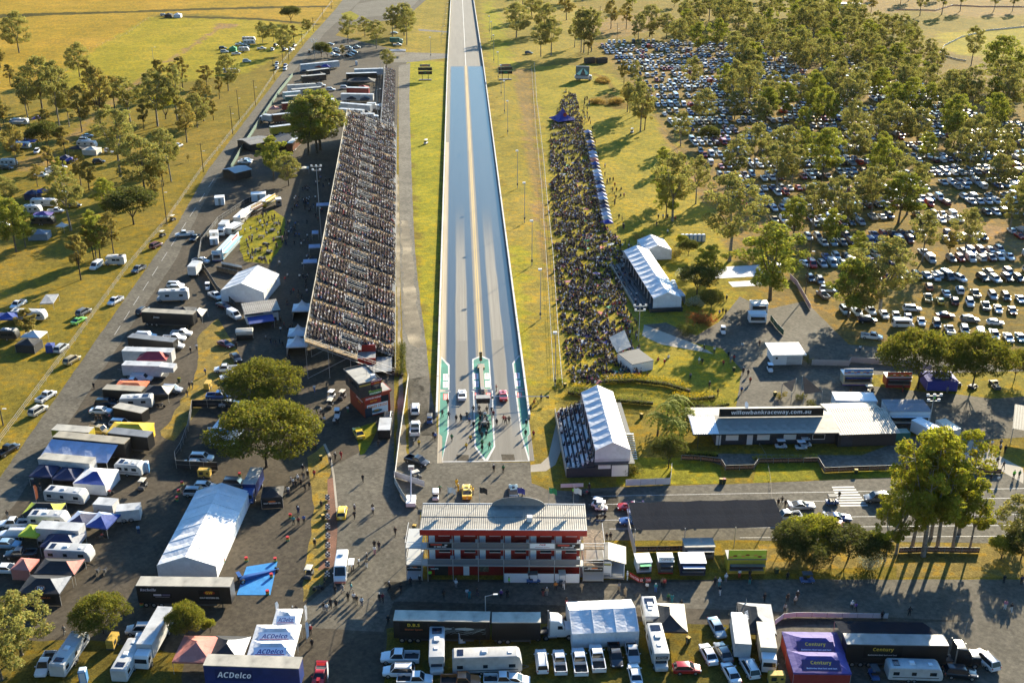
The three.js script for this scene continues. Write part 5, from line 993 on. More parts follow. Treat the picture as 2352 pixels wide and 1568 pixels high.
// kiosk building right of the plaza
{
const t = framed('kiosk_building','small white kiosk with a flat grey roof beside the plaza','building', G(1775,838), G(1842,837)), L = t.L;
bx(t, 'wall',0, L, 0.05,2.9,-5.5,0, M.white); bx(t, 'roof',-0.6, L + 0.6,2.9,3.15,-6.2,1.0, M.white); bx(t, 'roof_deck',-0.4, L + 0.4,3.15,3.18,-6.0,0.8, M.alu); bx(t, 'window',0.6,1.1,1.6,2.1,0.003,0.05, M.glass); bx(t, 'door',3.3, L - 0.2,0.05,2.2,0.003,0.05, M.caravan);
const s = framed('far_shed','far white shed between the trees at the top right','building', G(1932,21), G(1978,21)); bx(s, 'wall',0, s.L, 0,4,-8,0, M.caravan); bx(s, 'roof',-0.5, s.L + 0.5,4,4.3,-8.5,0.5, M.roofTin); bx(s, 'door', s.L * 0.45, s.L * 0.6,0.05,3,0.003,0.08, M.darkGrey);
const k = framed('viewing_hut','white hut with a dark roof deck at the edge of the hillside crowd','building', G(1452,858), G(1500,848)); bx(k, 'wall',0, k.L, 0.05,2.4,-7,0, M.white); bx(k, 'roof',-0.1, k.L + 0.1,2.4,2.5,-7.1,0.1, M.charcoal); part(k, 'peaked_canopy', new MB().quad([-0.2,2.6,-7],[k.L * 0.7,3.2,-7.5],[k.L * 0.9,5.2,-13],[0.6,4.2,-12.5]), CL.cream); for (const [x, z] of [[0.1,-7.1],[k.L * 0.8,-12.6]]) part(k, 'post', new MB().bar([x, 0, z],[x, 4, z],0.06,0.06,5), M.galv);
}
// ---------------------------------------------------------------- parked and moving cars: sheet column, row, place phrase, [x, y, heading, type, colour]
const carTable = [
[0,0,'parked at the far end of the left paddock',[[2200,412,85,'ute','white'],[2060,480,80,'suv','white'],[2045,448,80,'suv','black'],[2170,498,85,'ute','white'],[2265,568,85,'suv','white'],[1500,142,90,'suv','white'],[2255,432,90,'suv','black']]],
[0,0,'in the left camp under the gum trees',[[135,1128,90,'suv','white'],[335,1400,170,'suv','white'],[775,1295,90,'suv','white'],[1000,1400,130,'suv','white'],[905,1495,80,'suv','black'],[1632,1352,20,'ute','white'],[1525,1378,20,'suv','white'],[555,1548,80,'suv','white'],[470,1562,80,'sedan','white'],[60,1552,100,'suv','black'],[800,1255,80,'sedan','silver']]],
[0,1,'in the left camp under the gum trees',[[375,55,85,'ute','white'],[490,25,85,'ute','white'],[680,330,90,'suv','black'],[510,382,85,'ute','white'],[20,510,100,'sedan','white'],[590,235,0,'van','white']]],
[0,1,'parked on the grass beside the access road',[[885,890,195,'van','white'],[1272,918,200,'ute','grey'],[1432,700,25,'suv','maroon'],[1058,1212,200,'ute','white'],[768,1315,22,'suv','grey'],[722,1390,22,'coupe','green'],[165,1245,195,'ute','white']]],
[0,2,'parked on the grass beside the access road',[[660,190,22,'suv','gold'],[425,525,22,'ute','white'],[350,655,22,'suv','cream'],[70,1020,25,'ute','black'],[562,80,12,'suv','silver']]],
[0,1,'driving on the access road',[[1695,598,-105,'pickup','white'],[1792,632,190,'ute','black']]],
[0,1,'in the pit bays beside the access road',[[1612,1068,95,'suv','white'],[1632,1098,95,'suv','white'],[1310,1305,15,'suv','black'],[1342,1535,97,'cab','white'],[1668,1512,95,'ute','white'],[1600,1560,95,'pickup','white'],[1845,845,110,'ute','silver']]],
[0,1,'parked along the fence behind the food stalls',[[1980,1165,140,'ute','white'],[2052,1255,130,'sedan','maroon'],[2150,1345,140,'van','white']]],
[0,2,'in the pit bays beside the access road',[[1605,58,100,'suv','white'],[1300,358,97,'cab','white'],[1205,398,97,'ute','white'],[1580,462,100,'suv','silver'],[975,588,95,'suv','black'],[925,655,95,'sedan','white'],[1110,780,100,'suv','white'],[905,838,108,'ute','gold']]],
[0,2,'in the row beside the big trees',[[2072,40,130,'coupe','maroon'],[2165,165,150,'sedan','black'],[2072,272,-95,'ute','white'],[2115,335,-110,'sedan','white'],[2005,520,90,'ute','blue'],[2110,590,90,'sedan','silver']]],
[0,2,'in the fenced yard beside the big tree',[[1852,1092,95,'suv','white'],[1790,1140,95,'sedan','grey']]],
[0,2,'parked between the drums and the big marquee',[[1880,1350,95,'hatch','white'],[1805,1410,95,'suv','silver'],[2160,1325,95,'suv','grey'],[2090,1480,95,'suv','grey']]],
[0,3,'in the lower left pit bays',[[130,130,-90,'ute','white'],[130,225,-90,'cab','white'],[65,315,95,'sedan','lightblue'],[190,410,-90,'ute','black'],[60,545,95,'sedan','white']]],
[0,3,'beside the white box truck',[[1300,1105,-90,'suv','silver'],[420,1425,180,'ute','white']]],
[1,3,'parked in the near bays below the black transporter',[[1325,1365,-87,'pickup','white'],[1312,1490,-87,'suv','white'],[1460,1568,92,'ute','white'],[1880,1585,92,'pickup','orange'],[2255,1570,92,'ute','white']]],
[2,3,'in the near row below the white marquee',[[272,1400,0,'cab','white'],[437,1405,0,'ute','white'],[620,1405,0,'pickup','white'],[782,1372,0,'pickup','white'],[950,1345,180,'ute','black'],[1103,1310,180,'ute','silver'],[1130,1520,0,'sedan','white']]],
[2,3,'between the motorhome and the white trucks',[[1605,1462,92,'hatch','red'],[1805,1330,-8,'sedan','white'],[1942,1315,-8,'sedan','grey'],[2012,1505,-8,'sedan','white'],[2180,1455,-8,'suv','white'],[1882,1085,172,'sedan','lightblue'],[20,1568,95,'sedan','white']]],
[3,3,'beside the black battery transporter',[[2000,1385,-15,'suv','white'],[1765,1505,100,'suv','black']]],
[3,3,'in the staging lanes',[[175,62,-95,'ute','white'],[640,65,95,'doorslam','blue'],[640,150,20,'hatch','red']]],
[3,2,'in the staging lanes',[[1000,1460,-90,'suv','grey'],[310,1525,90,'doorslam','silver']]],
[2,2,'in the staging lanes behind race control',[[1090,1530,-90,'doorslam','red'],[1180,1568,-90,'doorslam','white']]],
[2,3,'in the staging lanes behind race control',[[1110,95,-90,'doorslam','blue'],[1610,65,-90,'doorslam','lightblue']]],
[1,2,'waiting behind the burnout box',[[1937,1395,0,'doorslam','yellow']]],
[2,2,'waiting behind the burnout box',[[15,1395,0,'doorslam','black']]],
[1,2,'staged in the left lane at the start',[[1893,505,0,'doorslam','white']]],
[1,2,'staged in the right lane at the start',[[2272,510,0,'doorslam','red']]],
[1,2,'on the grass island below the timing tower',[[942,858,-18,'coupe','yellow']]],
[1,2,'on the service road beside the start',[[1462,640,0,'suv','white'],[1462,820,0,'pickup','white'],[1480,1120,125,'ute','black']]],
[1,3,'on the road beside the chequered bollards',[[790,25,0,'hatch','yellow']]],
[1,2,'towing the black trailer below the timing tower',[[1212,715,0,'suv','black']]],
[3,1,'at the front of the grass car park',[[1240,1430,95,'hiace','white'],[1325,1285,98,'suv','white'],[1630,1345,98,'sedan','maroon'],[1855,1385,98,'suv','grey'],[2090,1410,98,'hatch','white'],[915,1390,95,'suv','black'],[955,1540,110,'ute','white'],[1410,1400,195,'sedan','white'],[1550,1425,195,'suv','black'],[1290,1365,195,'sedan','blue'],[1178,1345,195,'sedan','silver'],[1068,1335,185,'sedan','white'],[940,1300,180,'ute','white'],[815,1310,180,'ute','white'],[705,1300,180,'suv','lightblue'],[1668,1480,10,'ute','white'],[1808,1485,195,'suv','white'],[1955,1530,195,'van','white'],[2080,1525,195,'ute','white'],[2210,1550,190,'sedan','white'],[2320,1550,190,'sedan','teal'],
[1470,1185,15,'ute','gold'],[1585,1210,15,'hatch','yellow'],[1640,1140,12,'sedan','lightblue'],[1715,1215,15,'suv','maroon'],[1855,1230,195,'suv','white'],[1905,1145,10,'ute','grey'],[2000,1260,15,'ute','grey'],[2115,1285,195,'sedan','white'],[2245,1300,195,'sedan','maroon'],[2065,1165,190,'suv','silver'],[2185,1175,190,'suv','black'],[2320,1195,190,'sedan','lightblue'],[1765,1115,15,'suv','white'],[1480,1085,15,'suv','orange'],
[1545,995,185,'sedan','silver'],[1645,985,170,'hiace','grey'],[1765,1005,165,'suv','white'],[1975,1000,170,'suv','black'],[2085,1010,170,'suv','white'],[2195,1000,175,'suv','black'],[2300,1005,175,'suv','black'],[505,1155,-10,'ute','grey'],[555,1110,110,'suv','white'],[480,1025,185,'suv','grey'],[392,1005,180,'suv','black'],[345,865,160,'sedan','white']]],
[1,0,'on the far verge of the access road',[[190,590,175,'ute','white'],[188,630,0,'suv','silver'],[270,610,5,'suv','blue'],[265,640,180,'suv','white'],[150,460,0,'suv','white'],[325,462,15,'suv','white'],[265,462,15,'suv','black'],[182,420,15,'suv','black'],[50,450,90,'ute','white'],[350,425,15,'suv','black']]],
[1,0,'in the far pit car park',[[680,410,100,'sedan','silver'],[735,455,100,'sedan','white'],[740,480,100,'sedan','grey'],[735,512,100,'sedan','white'],[850,445,100,'suv','silver'],[920,440,95,'ute','silver'],[880,470,110,'sedan','silver'],[900,485,110,'sedan','black'],[870,500,110,'sedan','silver'],[845,515,110,'sedan','black'],[595,790,90,'suv','white'],[685,830,90,'suv','white'],[815,812,90,'suv','white'],[445,660,90,'sedan','grey'],[700,940,0,'van','white'],[1270,305,95,'sedan','white'],[1305,250,95,'suv','white'],[1300,415,95,'ute','white'],[225,1240,120,'sedan','silver']]],
[0,0,'under the carports beside the access road',[[2250,1500,95,'ute','white'],[2265,1480,95,'sedan','silver']]],
[2,0,'alone on the far lawn',[[155,492,95,'suv','grey']]],
];
for (const [c, r, where, list] of carTable) { const q = Q(c, r); for (const [x, y, h, type, color] of list) car(q(x, y), h, type, color, where, c === 3 && r === 1 ? 'cars in the grass car park' : 'cars parked in the pits and on the verges'); }
// ---- rows of the big grass car park: the nearest as cars of their own, the rest as one mass
{
const lot = DP([[1366,98],[1560,94],[1760,96],[1880,120],[2080,170],[2200,250],[2400,300],[2420,640],[2010,640],[1880,632],[1830,560],[1700,470],[1640,400],[1590,340],[1490,225],[1440,165]]);
const roads = [DP([[2075,390],[2100,385],[2290,520],[2352,560],[2352,600],[2240,520]]), DP([[1870,100],[1900,100],[1880,180],[1850,190]])];
const types = ['sedan','suv','ute','hatch','suv','cab','van','suv','ute'], cols = ['white','white','white','silver','silver','white','grey','black','white','blue','red','silver','gold','lightblue','maroon'];
const spots = [], dir = -3.5 * R;
let row = 0;
for (let z = 20; z > -520; z -= row % 2 ? 12.2 : 5.9, row++) for (let x = -20; x < 300; x += 3.05) {
const X = x * Math.cos(dir) - 0, Zz = z + x * Math.sin(dir) + (vnoise(x / 30, row) - 0.5) * 1.2;
if (!inside(lot, X, Zz) || roads.some((p) => inside(p, X, Zz)) || hash2(x * 9 + 1, row * 7) < 0.2 || vnoise(x / 12 + 70, z / 12) < 0.17) continue;
spots.push({ p: V(X + rr(-0.15,0.15), 0, Zz + rr(-0.3,0.3)), row, h: (rnd() < 0.72 ? 180 : 0) + rr(-3,3), type: pick(types), color: pick(cols) });
}
spots.sort((a, b) => b.p.z - a.p.z);
const near = spots.slice(0,150), far = spots.slice(150), rows = new Map();
for (const s of near) { if (!rows.has(s.row)) rows.set(s.row, []); rows.get(s.row).push(s); }
const order = [...rows.keys()].sort((a, b) => a - b);
order.forEach((k, i) => rows.get(k).sort((a, b) => bearing(a.p) - bearing(b.p)).forEach((s, j) => { const m = single(NAME[s.type], farCarGeo(s.type, s.color), farCarM, `${COLNAME[s.color] ?? s.color} ${TYPENAME[s.type]}, ${ord(j + 1)} from the left in the ${ord(i + 1)} dense car park row`, 'car','cars in the grass car park'); m.position.copy(s.p); m.rotation.y = H(s.h); }));
const mass = new THREE.Group(); mass.name = 'far_parked_cars'; tag(mass, 'far mass of parked cars between the gum trees','cars', null, 'stuff'); scene.add(mass);
const by = new Map();
for (const s of far) { const k = s.type + ' ' + s.color; if (!by.has(k)) by.set(k, []); by.get(k).push(s); }
const o = new THREE.Object3D();
for (const [k, l] of by) { const [ty, co] = k.split(' '), im = new THREE.InstancedMesh(farCarGeo(ty, co), farCarM, l.length); im.name = 'far_cars'; im.userData.kind = 'stuff'; im.castShadow = im.receiveShadow = true; l.forEach((s, i) => { o.position.copy(s.p); o.rotation.set(0, H(s.h), 0); o.updateMatrix(); im.setMatrixAt(i, o.matrix); }); mass.add(im); }
console.log('lot cars', spots.length);
}
// ---------------------------------------------------------------- trees: sheet column, row, place phrase, [foot x, foot y, top y, kind, breadth]
const hAt = (c, r, x, y, yt) => { const y0 = 392 * r + y / 4, y1 = 392 * r + yt / 4, Z = 350459 / (y0 + 366) - 51.27; return 114 - Z * Math.tan(24.2 * R + Math.atan((y1 - 784) / 2557)); };
const treeTable = [
[0,0,'in the left grove',[[170,480,95,'gumE',1],[728,702,385,'gumE',1.05],[810,795,545,'gumD',1],[90,785,590,'gumD',1.1],[250,1075,690,'gumA',0.9],[385,1010,515,'gumE',1.1],[520,1040,540,'gumA',1],[545,1172,570,'gumC',0.7],[632,1160,750,'gumA',0.8],[750,1210,790,'gumB',0.9],[925,1185,580,'gumB',0.9],[900,940,640,'gumD',1.2],[1195,1120,690,'gumA',1.1],[1050,1000,695,'gumB',1.2],[1320,1192,960,'gumD',0.9],[1445,1157,640,'gumC',1.15],[1520,1090,860,'roundGreen',1],[1630,1130,590,'gumA',0.9],[1490,900,545,'gumD',1],[1680,830,520,'gumD',1],[1590,800,580,'gumD',0.9],[1900,800,600,'gumD',1.5],[1870,1110,730,'gumB',1],[1810,1168,860,'gumE',1.1],[1715,1305,920,'gumB',0.9],[2095,830,495,'gumE',1],[2015,905,700,'gumD',0.8],[150,1535,1140,'gumB',1],[30,1140,960,'gumD',1],[0,620,440,'gumD',1.2],[430,1420,1090,'round',0.9],[440,1240,1000,'gumD',1.2],[600,1420,1160,'gumD',1],[440,1560,1340,'gumD',1.2],[1500,1560,1180,'gumE',1],[1100,1190,1010,'gumD',0.9],[1960,1100,920,'gumD',1.1],[1730,1480,1420,'gumD',1],[260,1010,860,'gumD',1.3],[0,1190,830,'gumB',1]]],
[0,1,'in the left grove',[[1105,50,-670,'gumC',1.05],[1330,210,-340,'gumE',1.15],[1570,95,-400,'gumA',0.85],[1500,135,-120,'gumD',1],[740,130,-170,'gumB',1],[815,175,-80,'gumD',1.2],[1225,490,130,'round',1.25],[990,430,70,'gumF',1.1],[650,545,-60,'gumA',1],[145,740,260,'gumF',1],[60,300,40,'gumE',1.2],[740,1000,590,'gumD',0.9],[880,805,370,'gumF',0.8],[1040,755,380,'gumB',0.9],[860,810,480,'gumD',1],[915,800,460,'gumD',1],[1415,270,60,'gumD',0.9],[340,140,-60,'gumB',1.1],[560,130,-120,'gumF',0.9],[265,1540,1270,'gumD',1.4],[1390,190,-40,'gumB',0.9],[230,700,330,'gumF',0.9],[0,560,200,'gumF',1.1]]],
[1,0,'beside the far pits',[[320,205,40,'round',1.15],[60,390,190,'gumE',1],[160,380,200,'gumE',0.9],[275,495,220,'gumE',0.9],[350,400,230,'gumD',1.2],[460,300,170,'gumE',1],[485,295,180,'gumD',1.1],[845,400,130,'gumC',1.1],[1000,330,150,'gumE',1.2],[1105,440,180,'gumC',1.3],[1255,330,40,'gumC',0.95],[1385,405,60,'gumC',1],[1360,320,20,'gumE',1.2],[1200,620,450,'gumE',1.25],[600,520,375,'round',1.1],[655,520,430,'roundGreen',1],[790,520,410,'gumD',1],[590,1370,830,'gumF',1.5],[480,1420,900,'gumF',1.2],[160,1640,1260,'gumF',1.3],[300,1700,1420,'gumE',1.3],[560,1400,860,'gumE',1.5]]],
[2,0,'on the right side of the far strip',[[40,340,20,'gumE',1.2],[265,515,200,'gumC',1],[360,505,150,'gumC',1.05],[310,300,20,'gumE',1.1],[575,430,190,'gumA',1],[635,475,60,'gumC',0.8],[660,480,90,'gumC',0.9],[730,470,60,'gumC',0.95],[700,500,300,'gumD',1],[910,260,0,'gumB',1],[1050,265,20,'gumB',1],[1160,380,110,'gumC',0.9],[1265,335,40,'gumE',1.2],[1290,360,240,'gumD',1],[1130,365,240,'gumD',1],[500,180,-60,'gumB',1.2],[180,170,-90,'gumE',1.1],[1420,350,120,'gumE',1.1]]],
[2,0,'on the lawn beside the car park',[[1030,770,560,'gumD',1],[1060,1025,760,'gumB',1],[1085,1030,780,'gumA',0.9],[1130,780,550,'gumA',1],[1180,1205,750,'gumC',1],[1220,1190,880,'gumB',1],[1130,1060,700,'gumA',1.1],[1380,1570,1350,'gumF',1],[1550,1340,1010,'gumC',1.1],[1810,1340,1140,'round',0.9]]],
[2,1,'on the lawn beside the car park',[[1475,460,-180,'gumC',1.1],[1690,300,-150,'gumC',0.95],[1415,440,60,'gumF',1],[1380,300,-30,'gumF',1.15],[2000,825,10,'gumC',1.25],[2250,780,610,'roundGreen',1.2]]],
[2,1,'in the garden behind the marquees',[[1620,780,620,'round',0.95],[1560,700,590,'roundGreen',1.1],[1800,1050,690,'gumF',1.3],[1700,1130,860,'round',1.2],[1830,1280,1080,'round',1.0]]],
[3,0,'along the far edge of the car park',[[100,150,-40,'gumF',1.2],[230,300,40,'gumF',1.2],[370,210,-50,'gumF',1.2],[1140,400,120,'gumC',1],[1320,420,190,'gumC',1.1],[1400,140,-120,'gumA',1],[1600,130,-160,'gumA',1],[1770,100,-160,'gumA',1],[2080,100,-120,'gumA',1],[2250,100,-120,'gumA',1],[1870,600,230,'gumC',0.9],[2100,800,330,'gumF',1.3],[2280,820,500,'gumF',1.4],[1710,920,640,'gumE',1.2],[1830,1020,600,'gumC',1.1],[950,110,-60,'gumB',1],[1220,40,-140,'gumB',1]]],
[3,1,'in the near car park',[[820,860,560,'gumF',0.9],[1030,1290,590,'gumC',1.45],[740,1340,820,'gumF',1.3],[830,1330,850,'gumE',1.2],[20,1180,500,'gumF',1.5],[1420,830,350,'gumC',1],[1670,770,560,'gumD',1.2],[1800,820,330,'gumC',1],[620,520,30,'gumC',1],[1200,480,20,'gumF',1.4],[2220,560,180,'gumC',1.1]]],
[3,2,'behind the food stalls',[[1380,430,-80,'dome',0.85],[1885,410,-60,'dome',0.85],[2270,350,80,'dome',0.75]]],
[3,2,'beside the staging lanes',[[1500,1800,780,'gumG',0.9],[1760,1760,820,'gumG',1.0],[2250,1830,1420,'gumE',1.1]]],
[3,3,'beside the staging lanes',[[1080,440,-150,'gumG',0.9],[1430,400,-760,'gumG',1.05],[1700,330,-480,'gumG',1.0],[1330,310,-620,'gumG',1.0],[1560,320,-700,'gumG',1.0],[1180,380,-360,'gumG',1.0],[1860,330,-300,'gumG',0.9]]],
[3,3,'in the shrubbery right of the shade cloth',[[330,330,50,'roundGreen',1.25],[480,300,40,'roundGreen',1.3],[210,400,100,'round',1.0],[740,430,150,'round',1.3],[600,440,260,'roundGreen',1.1],[200,480,250,'round',1.0],[950,460,200,'round',1.1],[2150,420,250,'roundGreen',1.4],[2330,430,200,'round',1.2],[420,520,300,'round',1.1]]],
[1,2,'beside the timing tower',[[90,600,195,'dome',1.06],[95,1150,590,'dome',1.0]]],
[0,3,'at the near left corner',[[195,1310,770,'gumE',1.4],[10,1540,900,'gumE',1.2],[950,1110,790,'dome',0.85],[1720,1170,840,'dome',0.55],[1930,1100,985,'roundGreen',0.9]]],
[2,2,'beside the terrace stand',[[1440,1160,850,'round',0.85]]],
];
for (const [c, r, where, list] of treeTable) for (const [x, y, yt, k, s] of list) { const big = k.startsWith('gum'); tree(Q(c, r)(x, y), k, clamp(hAt(c, r, x, y, yt), 2.5,27), big ? `gum tree ${where}` : `${{ dome: 'broad domed', round: 'dark leafy', roundGreen: 'bright green' }[k]} tree ${where}`, 'trees ' + where, s); }
// gum trees scattered through the car park: the nearest as trees of their own, the rest as one wood
{
const wood = DP([[1560,40],[1700,30],[1900,20],[1960,60],[2080,110],[2200,200],[2400,260],[2420,560],[2200,530],[2000,570],[1900,610],[1760,530],[1690,430],[1640,330],[1590,240],[1560,160]]), spots = [], f2 = [];
const keep = [DP([[1560,95],[1690,95],[1690,200],[1600,240]]), DP([[1640,330],[1760,300],[1790,420],[1700,430]]), DP([[2050,380],[2110,370],[2352,530],[2352,610],[2230,530]])];
for (let i = 0; i < 9000 && spots.length < 190; i++) { const p = V(rr(40,330), 0, rr(-620,-60)); if (!inside(wood, p.x, p.z) || spots.some((s) => s.distanceTo(p) < 8) || (keep.some((k) => inside(k, p.x, p.z)) && rnd() < 0.82) || vnoise(p.x / 35, p.z / 35) < 0.27) continue; spots.push(p); }
const far = DP([[1095,-60],[1330,-60],[2400,-90],[2400,-10],[1980,10],[1560,60],[1420,10],[1180,10]]);
for (let i = 0; i < 3000 && f2.length < 75; i++) { const p = V(rr(20,560), 0, rr(-1000,-560)); if (inside(far, p.x, p.z) && !f2.some((s) => s.distanceTo(p) < 13)) f2.push(p); }
spots.sort((a, b) => b.z - a.z);
const kinds = ['gumA','gumC','gumE','gumF','gumF','gumC','gumE'], mass = new THREE.Group(), by = new Map(), o = new THREE.Object3D();
for (const p of spots.slice(0,60)) tree(p, pick(kinds), rr(12,20), 'gum tree among the parked cars','trees among the parked cars', rr(0.95,1.25));
mass.name = 'far_gum_wood'; tag(mass, 'far wood of gum trees over the parked cars','wood', null, 'stuff'); scene.add(mass);
for (const p of [...spots.slice(60), ...f2]) { const k = pick(kinds); if (!by.has(k)) by.set(k, []); by.get(k).push(p); }
for (const [k, l] of by) for (const m of TREES[k].children) { const im = new THREE.InstancedMesh(m.geometry, m.material, l.length); im.name = m.name === 'crown' ? 'crowns' : 'trunks'; im.userData.kind = 'stuff'; im.castShadow = im.receiveShadow = true; l.forEach((p, i) => { const q = (a) => hash2(p.x * 11 + a, p.z * 3), s = 0.8 + 0.35 * q(1); o.position.copy(p); o.rotation.set(0, q(2) * 6.283,0); o.scale.set(s * (0.95 + 0.3 * q(3)), s, s * (0.95 + 0.3 * q(3))); o.updateMatrix(); im.setMatrixAt(i, o.matrix); }); mass.add(im); }
}
// shrubs, hedges and palms
const shrub = (p, a, label) => { const g = shrubGroup(...a); g.name = numbered('shrub'); tag(g, label, 'shrub','shrubs and hedges'); g.position.copy(p); scene.add(g); };
const hedge = (pts, h, w, leaf, top, label) => { const P = pts.map(([x, y]) => G(x, y)), o = P[0].clone(), g = hedgeGroup(P.map((p) => p.clone().sub(o)), h, w, leaf, top); g.name = numbered('hedge'); tag(g, label, 'hedge','shrubs and hedges'); g.position.copy(o); scene.add(g); };
hedge([[1390,880],[1460,878],[1530,886],[1585,902]],1.9,2.2, LEAF.hedge, LEAF.gold, 'clipped hedge with golden top along the lawn edge');
hedge([[1305,905],[1345,910],[1400,922],[1500,930]],1.7,2.0, LEAF.hedge, null, 'dark curved hedge above the terrace stand');
hedge([[1318,897],[1348,897]],1.6,1.6, LEAF.hedge, LEAF.gold, 'short golden hedge beside the hillside crowd');
hedge([[1550,920],[1600,922],[1642,916]],1.8,2.0, LEAF.hedge, LEAF.gold, 'golden flowering hedge right of the palms');
hedge([[1590,935],[1640,940],[1674,932]],1.7,1.8, LEAF.hedge, null, 'green hedge end beside the plaza path');
hedge([[924,795],[924,865]],1.5,1.5, LEAF.dark, null, 'tall green hedge beside the return road');
hedge([[912,800],[913,865]],1.7,1.2, LEAF.olive, null, 'olive hedge at the foot of the grandstand');
hedge([[1570,1044],[1650,1048]],1.0,0.8, LEAF.lime, null, 'low hedge behind the banner fence, left section');
hedge([[1735,1056],[1880,1053]],1.0,0.9, LEAF.lime, null, 'low hedge behind the banner fence, right section');
shrub(G(1605,742), [5,2.6,3.2, LEAF.red, 2400,0.26,16],'red leaved shrub in the garden bed');
shrub(G(1570,640), [3.0,2.4,3.4, LEAF.silver, 1800,0.24,12],'silver leaved shrub behind the peaked tent');
shrub(G(1595,702), [3.2,2.4,2.8, LEAF.silver, 1800,0.24,12],'silver leaved shrub below the garden trees');
shrub(G(1585,765), [4.5,2.2,2.6, LEAF.dark, 2200,0.24,14],'dark spreading shrub below the red shrub');
shrub(G(1555,590), [3,3.2,3, LEAF.olive, 1600,0.26,10],'brownish shrub beside the short marquee');
shrub(G(1475,548), [4.5,2.0,1.8, LEAF.olive, 1500,0.24,10],'low shrub bed above the short marquee');
shrub(G(1450,1080), [2.2,1.3,1.0, LEAF.olive, 900,0.2,8],'small shrub at the terrace stand corner');
shrub(G(1452,1085), [3.6,1.5,2.6, LEAF.dark, 1500,0.22,10],'dark shrub mound beside the white fence');
shrub(G(2000,1300), [2.6,2.8,2.2, LEAF.silver, 1800,0.22,12],'pale silver shrub at the shrubbery end');
shrub(G(1290,880), [1.5,1.2,1.2, LEAF.green, 700,0.22,6],'small shrub at the corner of the crowd fence');
shrub(G(1842,820), [1.0,2.0,1.0, LEAF.dark, 900,0.18,6],'clipped bush in the round planter');
shrub(G(1858,835), [1.2,2.2,1.2, LEAF.dark, 900,0.18,6],'second clipped bush in the round planter');
shrub(G(1842,915), [1.8,1.2,1.2, LEAF.dark, 800,0.2,6],'bush in the brick planter below the sails');
shrub(G(1866,932), [1.5,1.4,1.2, LEAF.dark, 800,0.2,6],'round bush at the end of the brick planter');
shrub(G(1793,915), [1.3,1.6,1.2, LEAF.olive, 700,0.2,6],'spiky shrub in the plaza garden');
shrub(G(1400,236), [11,2.2,4, LEAF.reed, 3200,0.5,20],'long bank of dry reeds on the far lawn');
shrub(G(1388,188), [4,1.8,8, LEAF.reed, 2400,0.5,16],'curved bank of dry reeds beside the screen truck');
for (const [x, y, h, l] of [[1530,985,5,'tall palm beside the terrace stand'],[1555,965,4.4,'palm right of the tallest palm'],[1510,1000,4,'leaning palm nearest the terrace stairs'],[1540,1005,3.6,'short palm nearest the lawn'],[1575,985,3.4,'small palm nearest the office'],[1560,1010,3.0,'smallest palm beside the office skylight']]) { const g = palmGroup(h, 16); g.scale.set(1.5,1.25,1.5); g.name = numbered('palm_tree'); tag(g, l, 'palm','palms beside the terrace stand'); g.position.copy(G(x, y)); scene.add(g); }
// ---------------------------------------------------------------- start area: painted pads, timing gear
const S5 = (x, y) => [(1700 + 0.372 * x) / 1.7415, (1400 + 0.372 * y) / 1.7415], S6 = (x, y) => [(1600 + 0.4464 * x) / 1.7415, (1700 + 0.4464 * y) / 1.7415];
const pad = (name, pts, mat, level, label) => sheet(name, pts, mat, level, label, 0, false, 1 / 8);
pad('white_border',[S5(172,64), S5(264,155), S5(262,426), S5(160,426)], M.whitePaint, 6,'white border of the upper left start pad');
pad('green_pad',[S5(176,90), S5(247,168), S5(247,421), S5(163,421)], M.greenPaint, 7,'green upper left start pad');
pad('white_border',[S5(162,440), S5(274,440), S5(274,446), S5(256,448), S5(255,895), S6(428,100), S6(375,328), S6(382,100), S5(150,895)], M.whitePaint, 6,'white border of the lower left start pad');
pad('green_pad',[S5(163,447), S5(246,447), S5(240,895), S6(418,98), S6(378,300), S6(378,100), S5(152,895)], M.greenPaint, 7,'green lower left start pad');
pad('white_border',[S5(507,95), S5(600,54), S5(694,92), S5(716,416), S5(512,416)], M.whitePaint, 6,'white border of the centre start pad');
pad('green_pad',[S5(522,104), S5(600,72), S5(682,102), S5(703,411), S5(526,411)], M.greenPaint, 7,'green centre start pad round the timing tree');
pad('white_border',[S5(501,434), S5(531,434), S5(540,895), S6(682,190), S6(768,305), S6(840,188), S5(730,895), S5(718,436), S5(704,436), S5(704,430), S5(730,430), S5(746,895), S6(853,190), S6(785,322), S6(757,322), S6(668,195), S5(528,895), S5(515,440), S5(501,440)], M.whitePaint, 6,'white outline of the long centre start island');
pad('green_pad',[S5(542,690), S5(706,690), S5(728,895), S6(838,187), S6(768,300), S6(684,190), S5(541,895)], M.greenPaint, 7,'green lower centre start island');
pad('white_border',[S5(1015,50), S5(1000,58), S5(938,140), S5(969,412), S5(1066,409), S5(1022,60)], M.whitePaint, 6,'white border of the upper right start pad');
pad('green_pad',[S5(1014,66), S5(954,145), S5(983,408), S5(1064,405), S5(1022,78)], M.greenPaint, 7,'green upper right start pad');
pad('white_border',[S5(968,432), S5(1078,430), S5(1130,895), S6(1145,100), S6(1162,318), S6(1150,318), S6(1076,60), S5(1030,895)], M.whitePaint, 6,'white border of the lower right start pad');
pad('green_pad',[S5(986,438), S5(1076,436), S5(1126,895), S6(1142,100), S6(1157,290), S6(1086,56), S5(1046,895)], M.greenPaint, 7,'green lower right start pad');
pad('start_line',[S6(375,322), S6(1162,315), S6(1162,321), S6(375,329)], M.whitePaint, 8,'white line across the back of the burnout boxes');
for (const [x, y, l] of [[560,295,'dark rubber patch in the left burnout box'],[968,290,'dark rubber patch in the right burnout box']]) sheet('rubber_patch',[S6(x - 60, y - 30), S6(x + 60, y - 30), S6(x + 62, y + 28), S6(x - 55, y + 30)], M.asphalt, 5, l, 0.2);
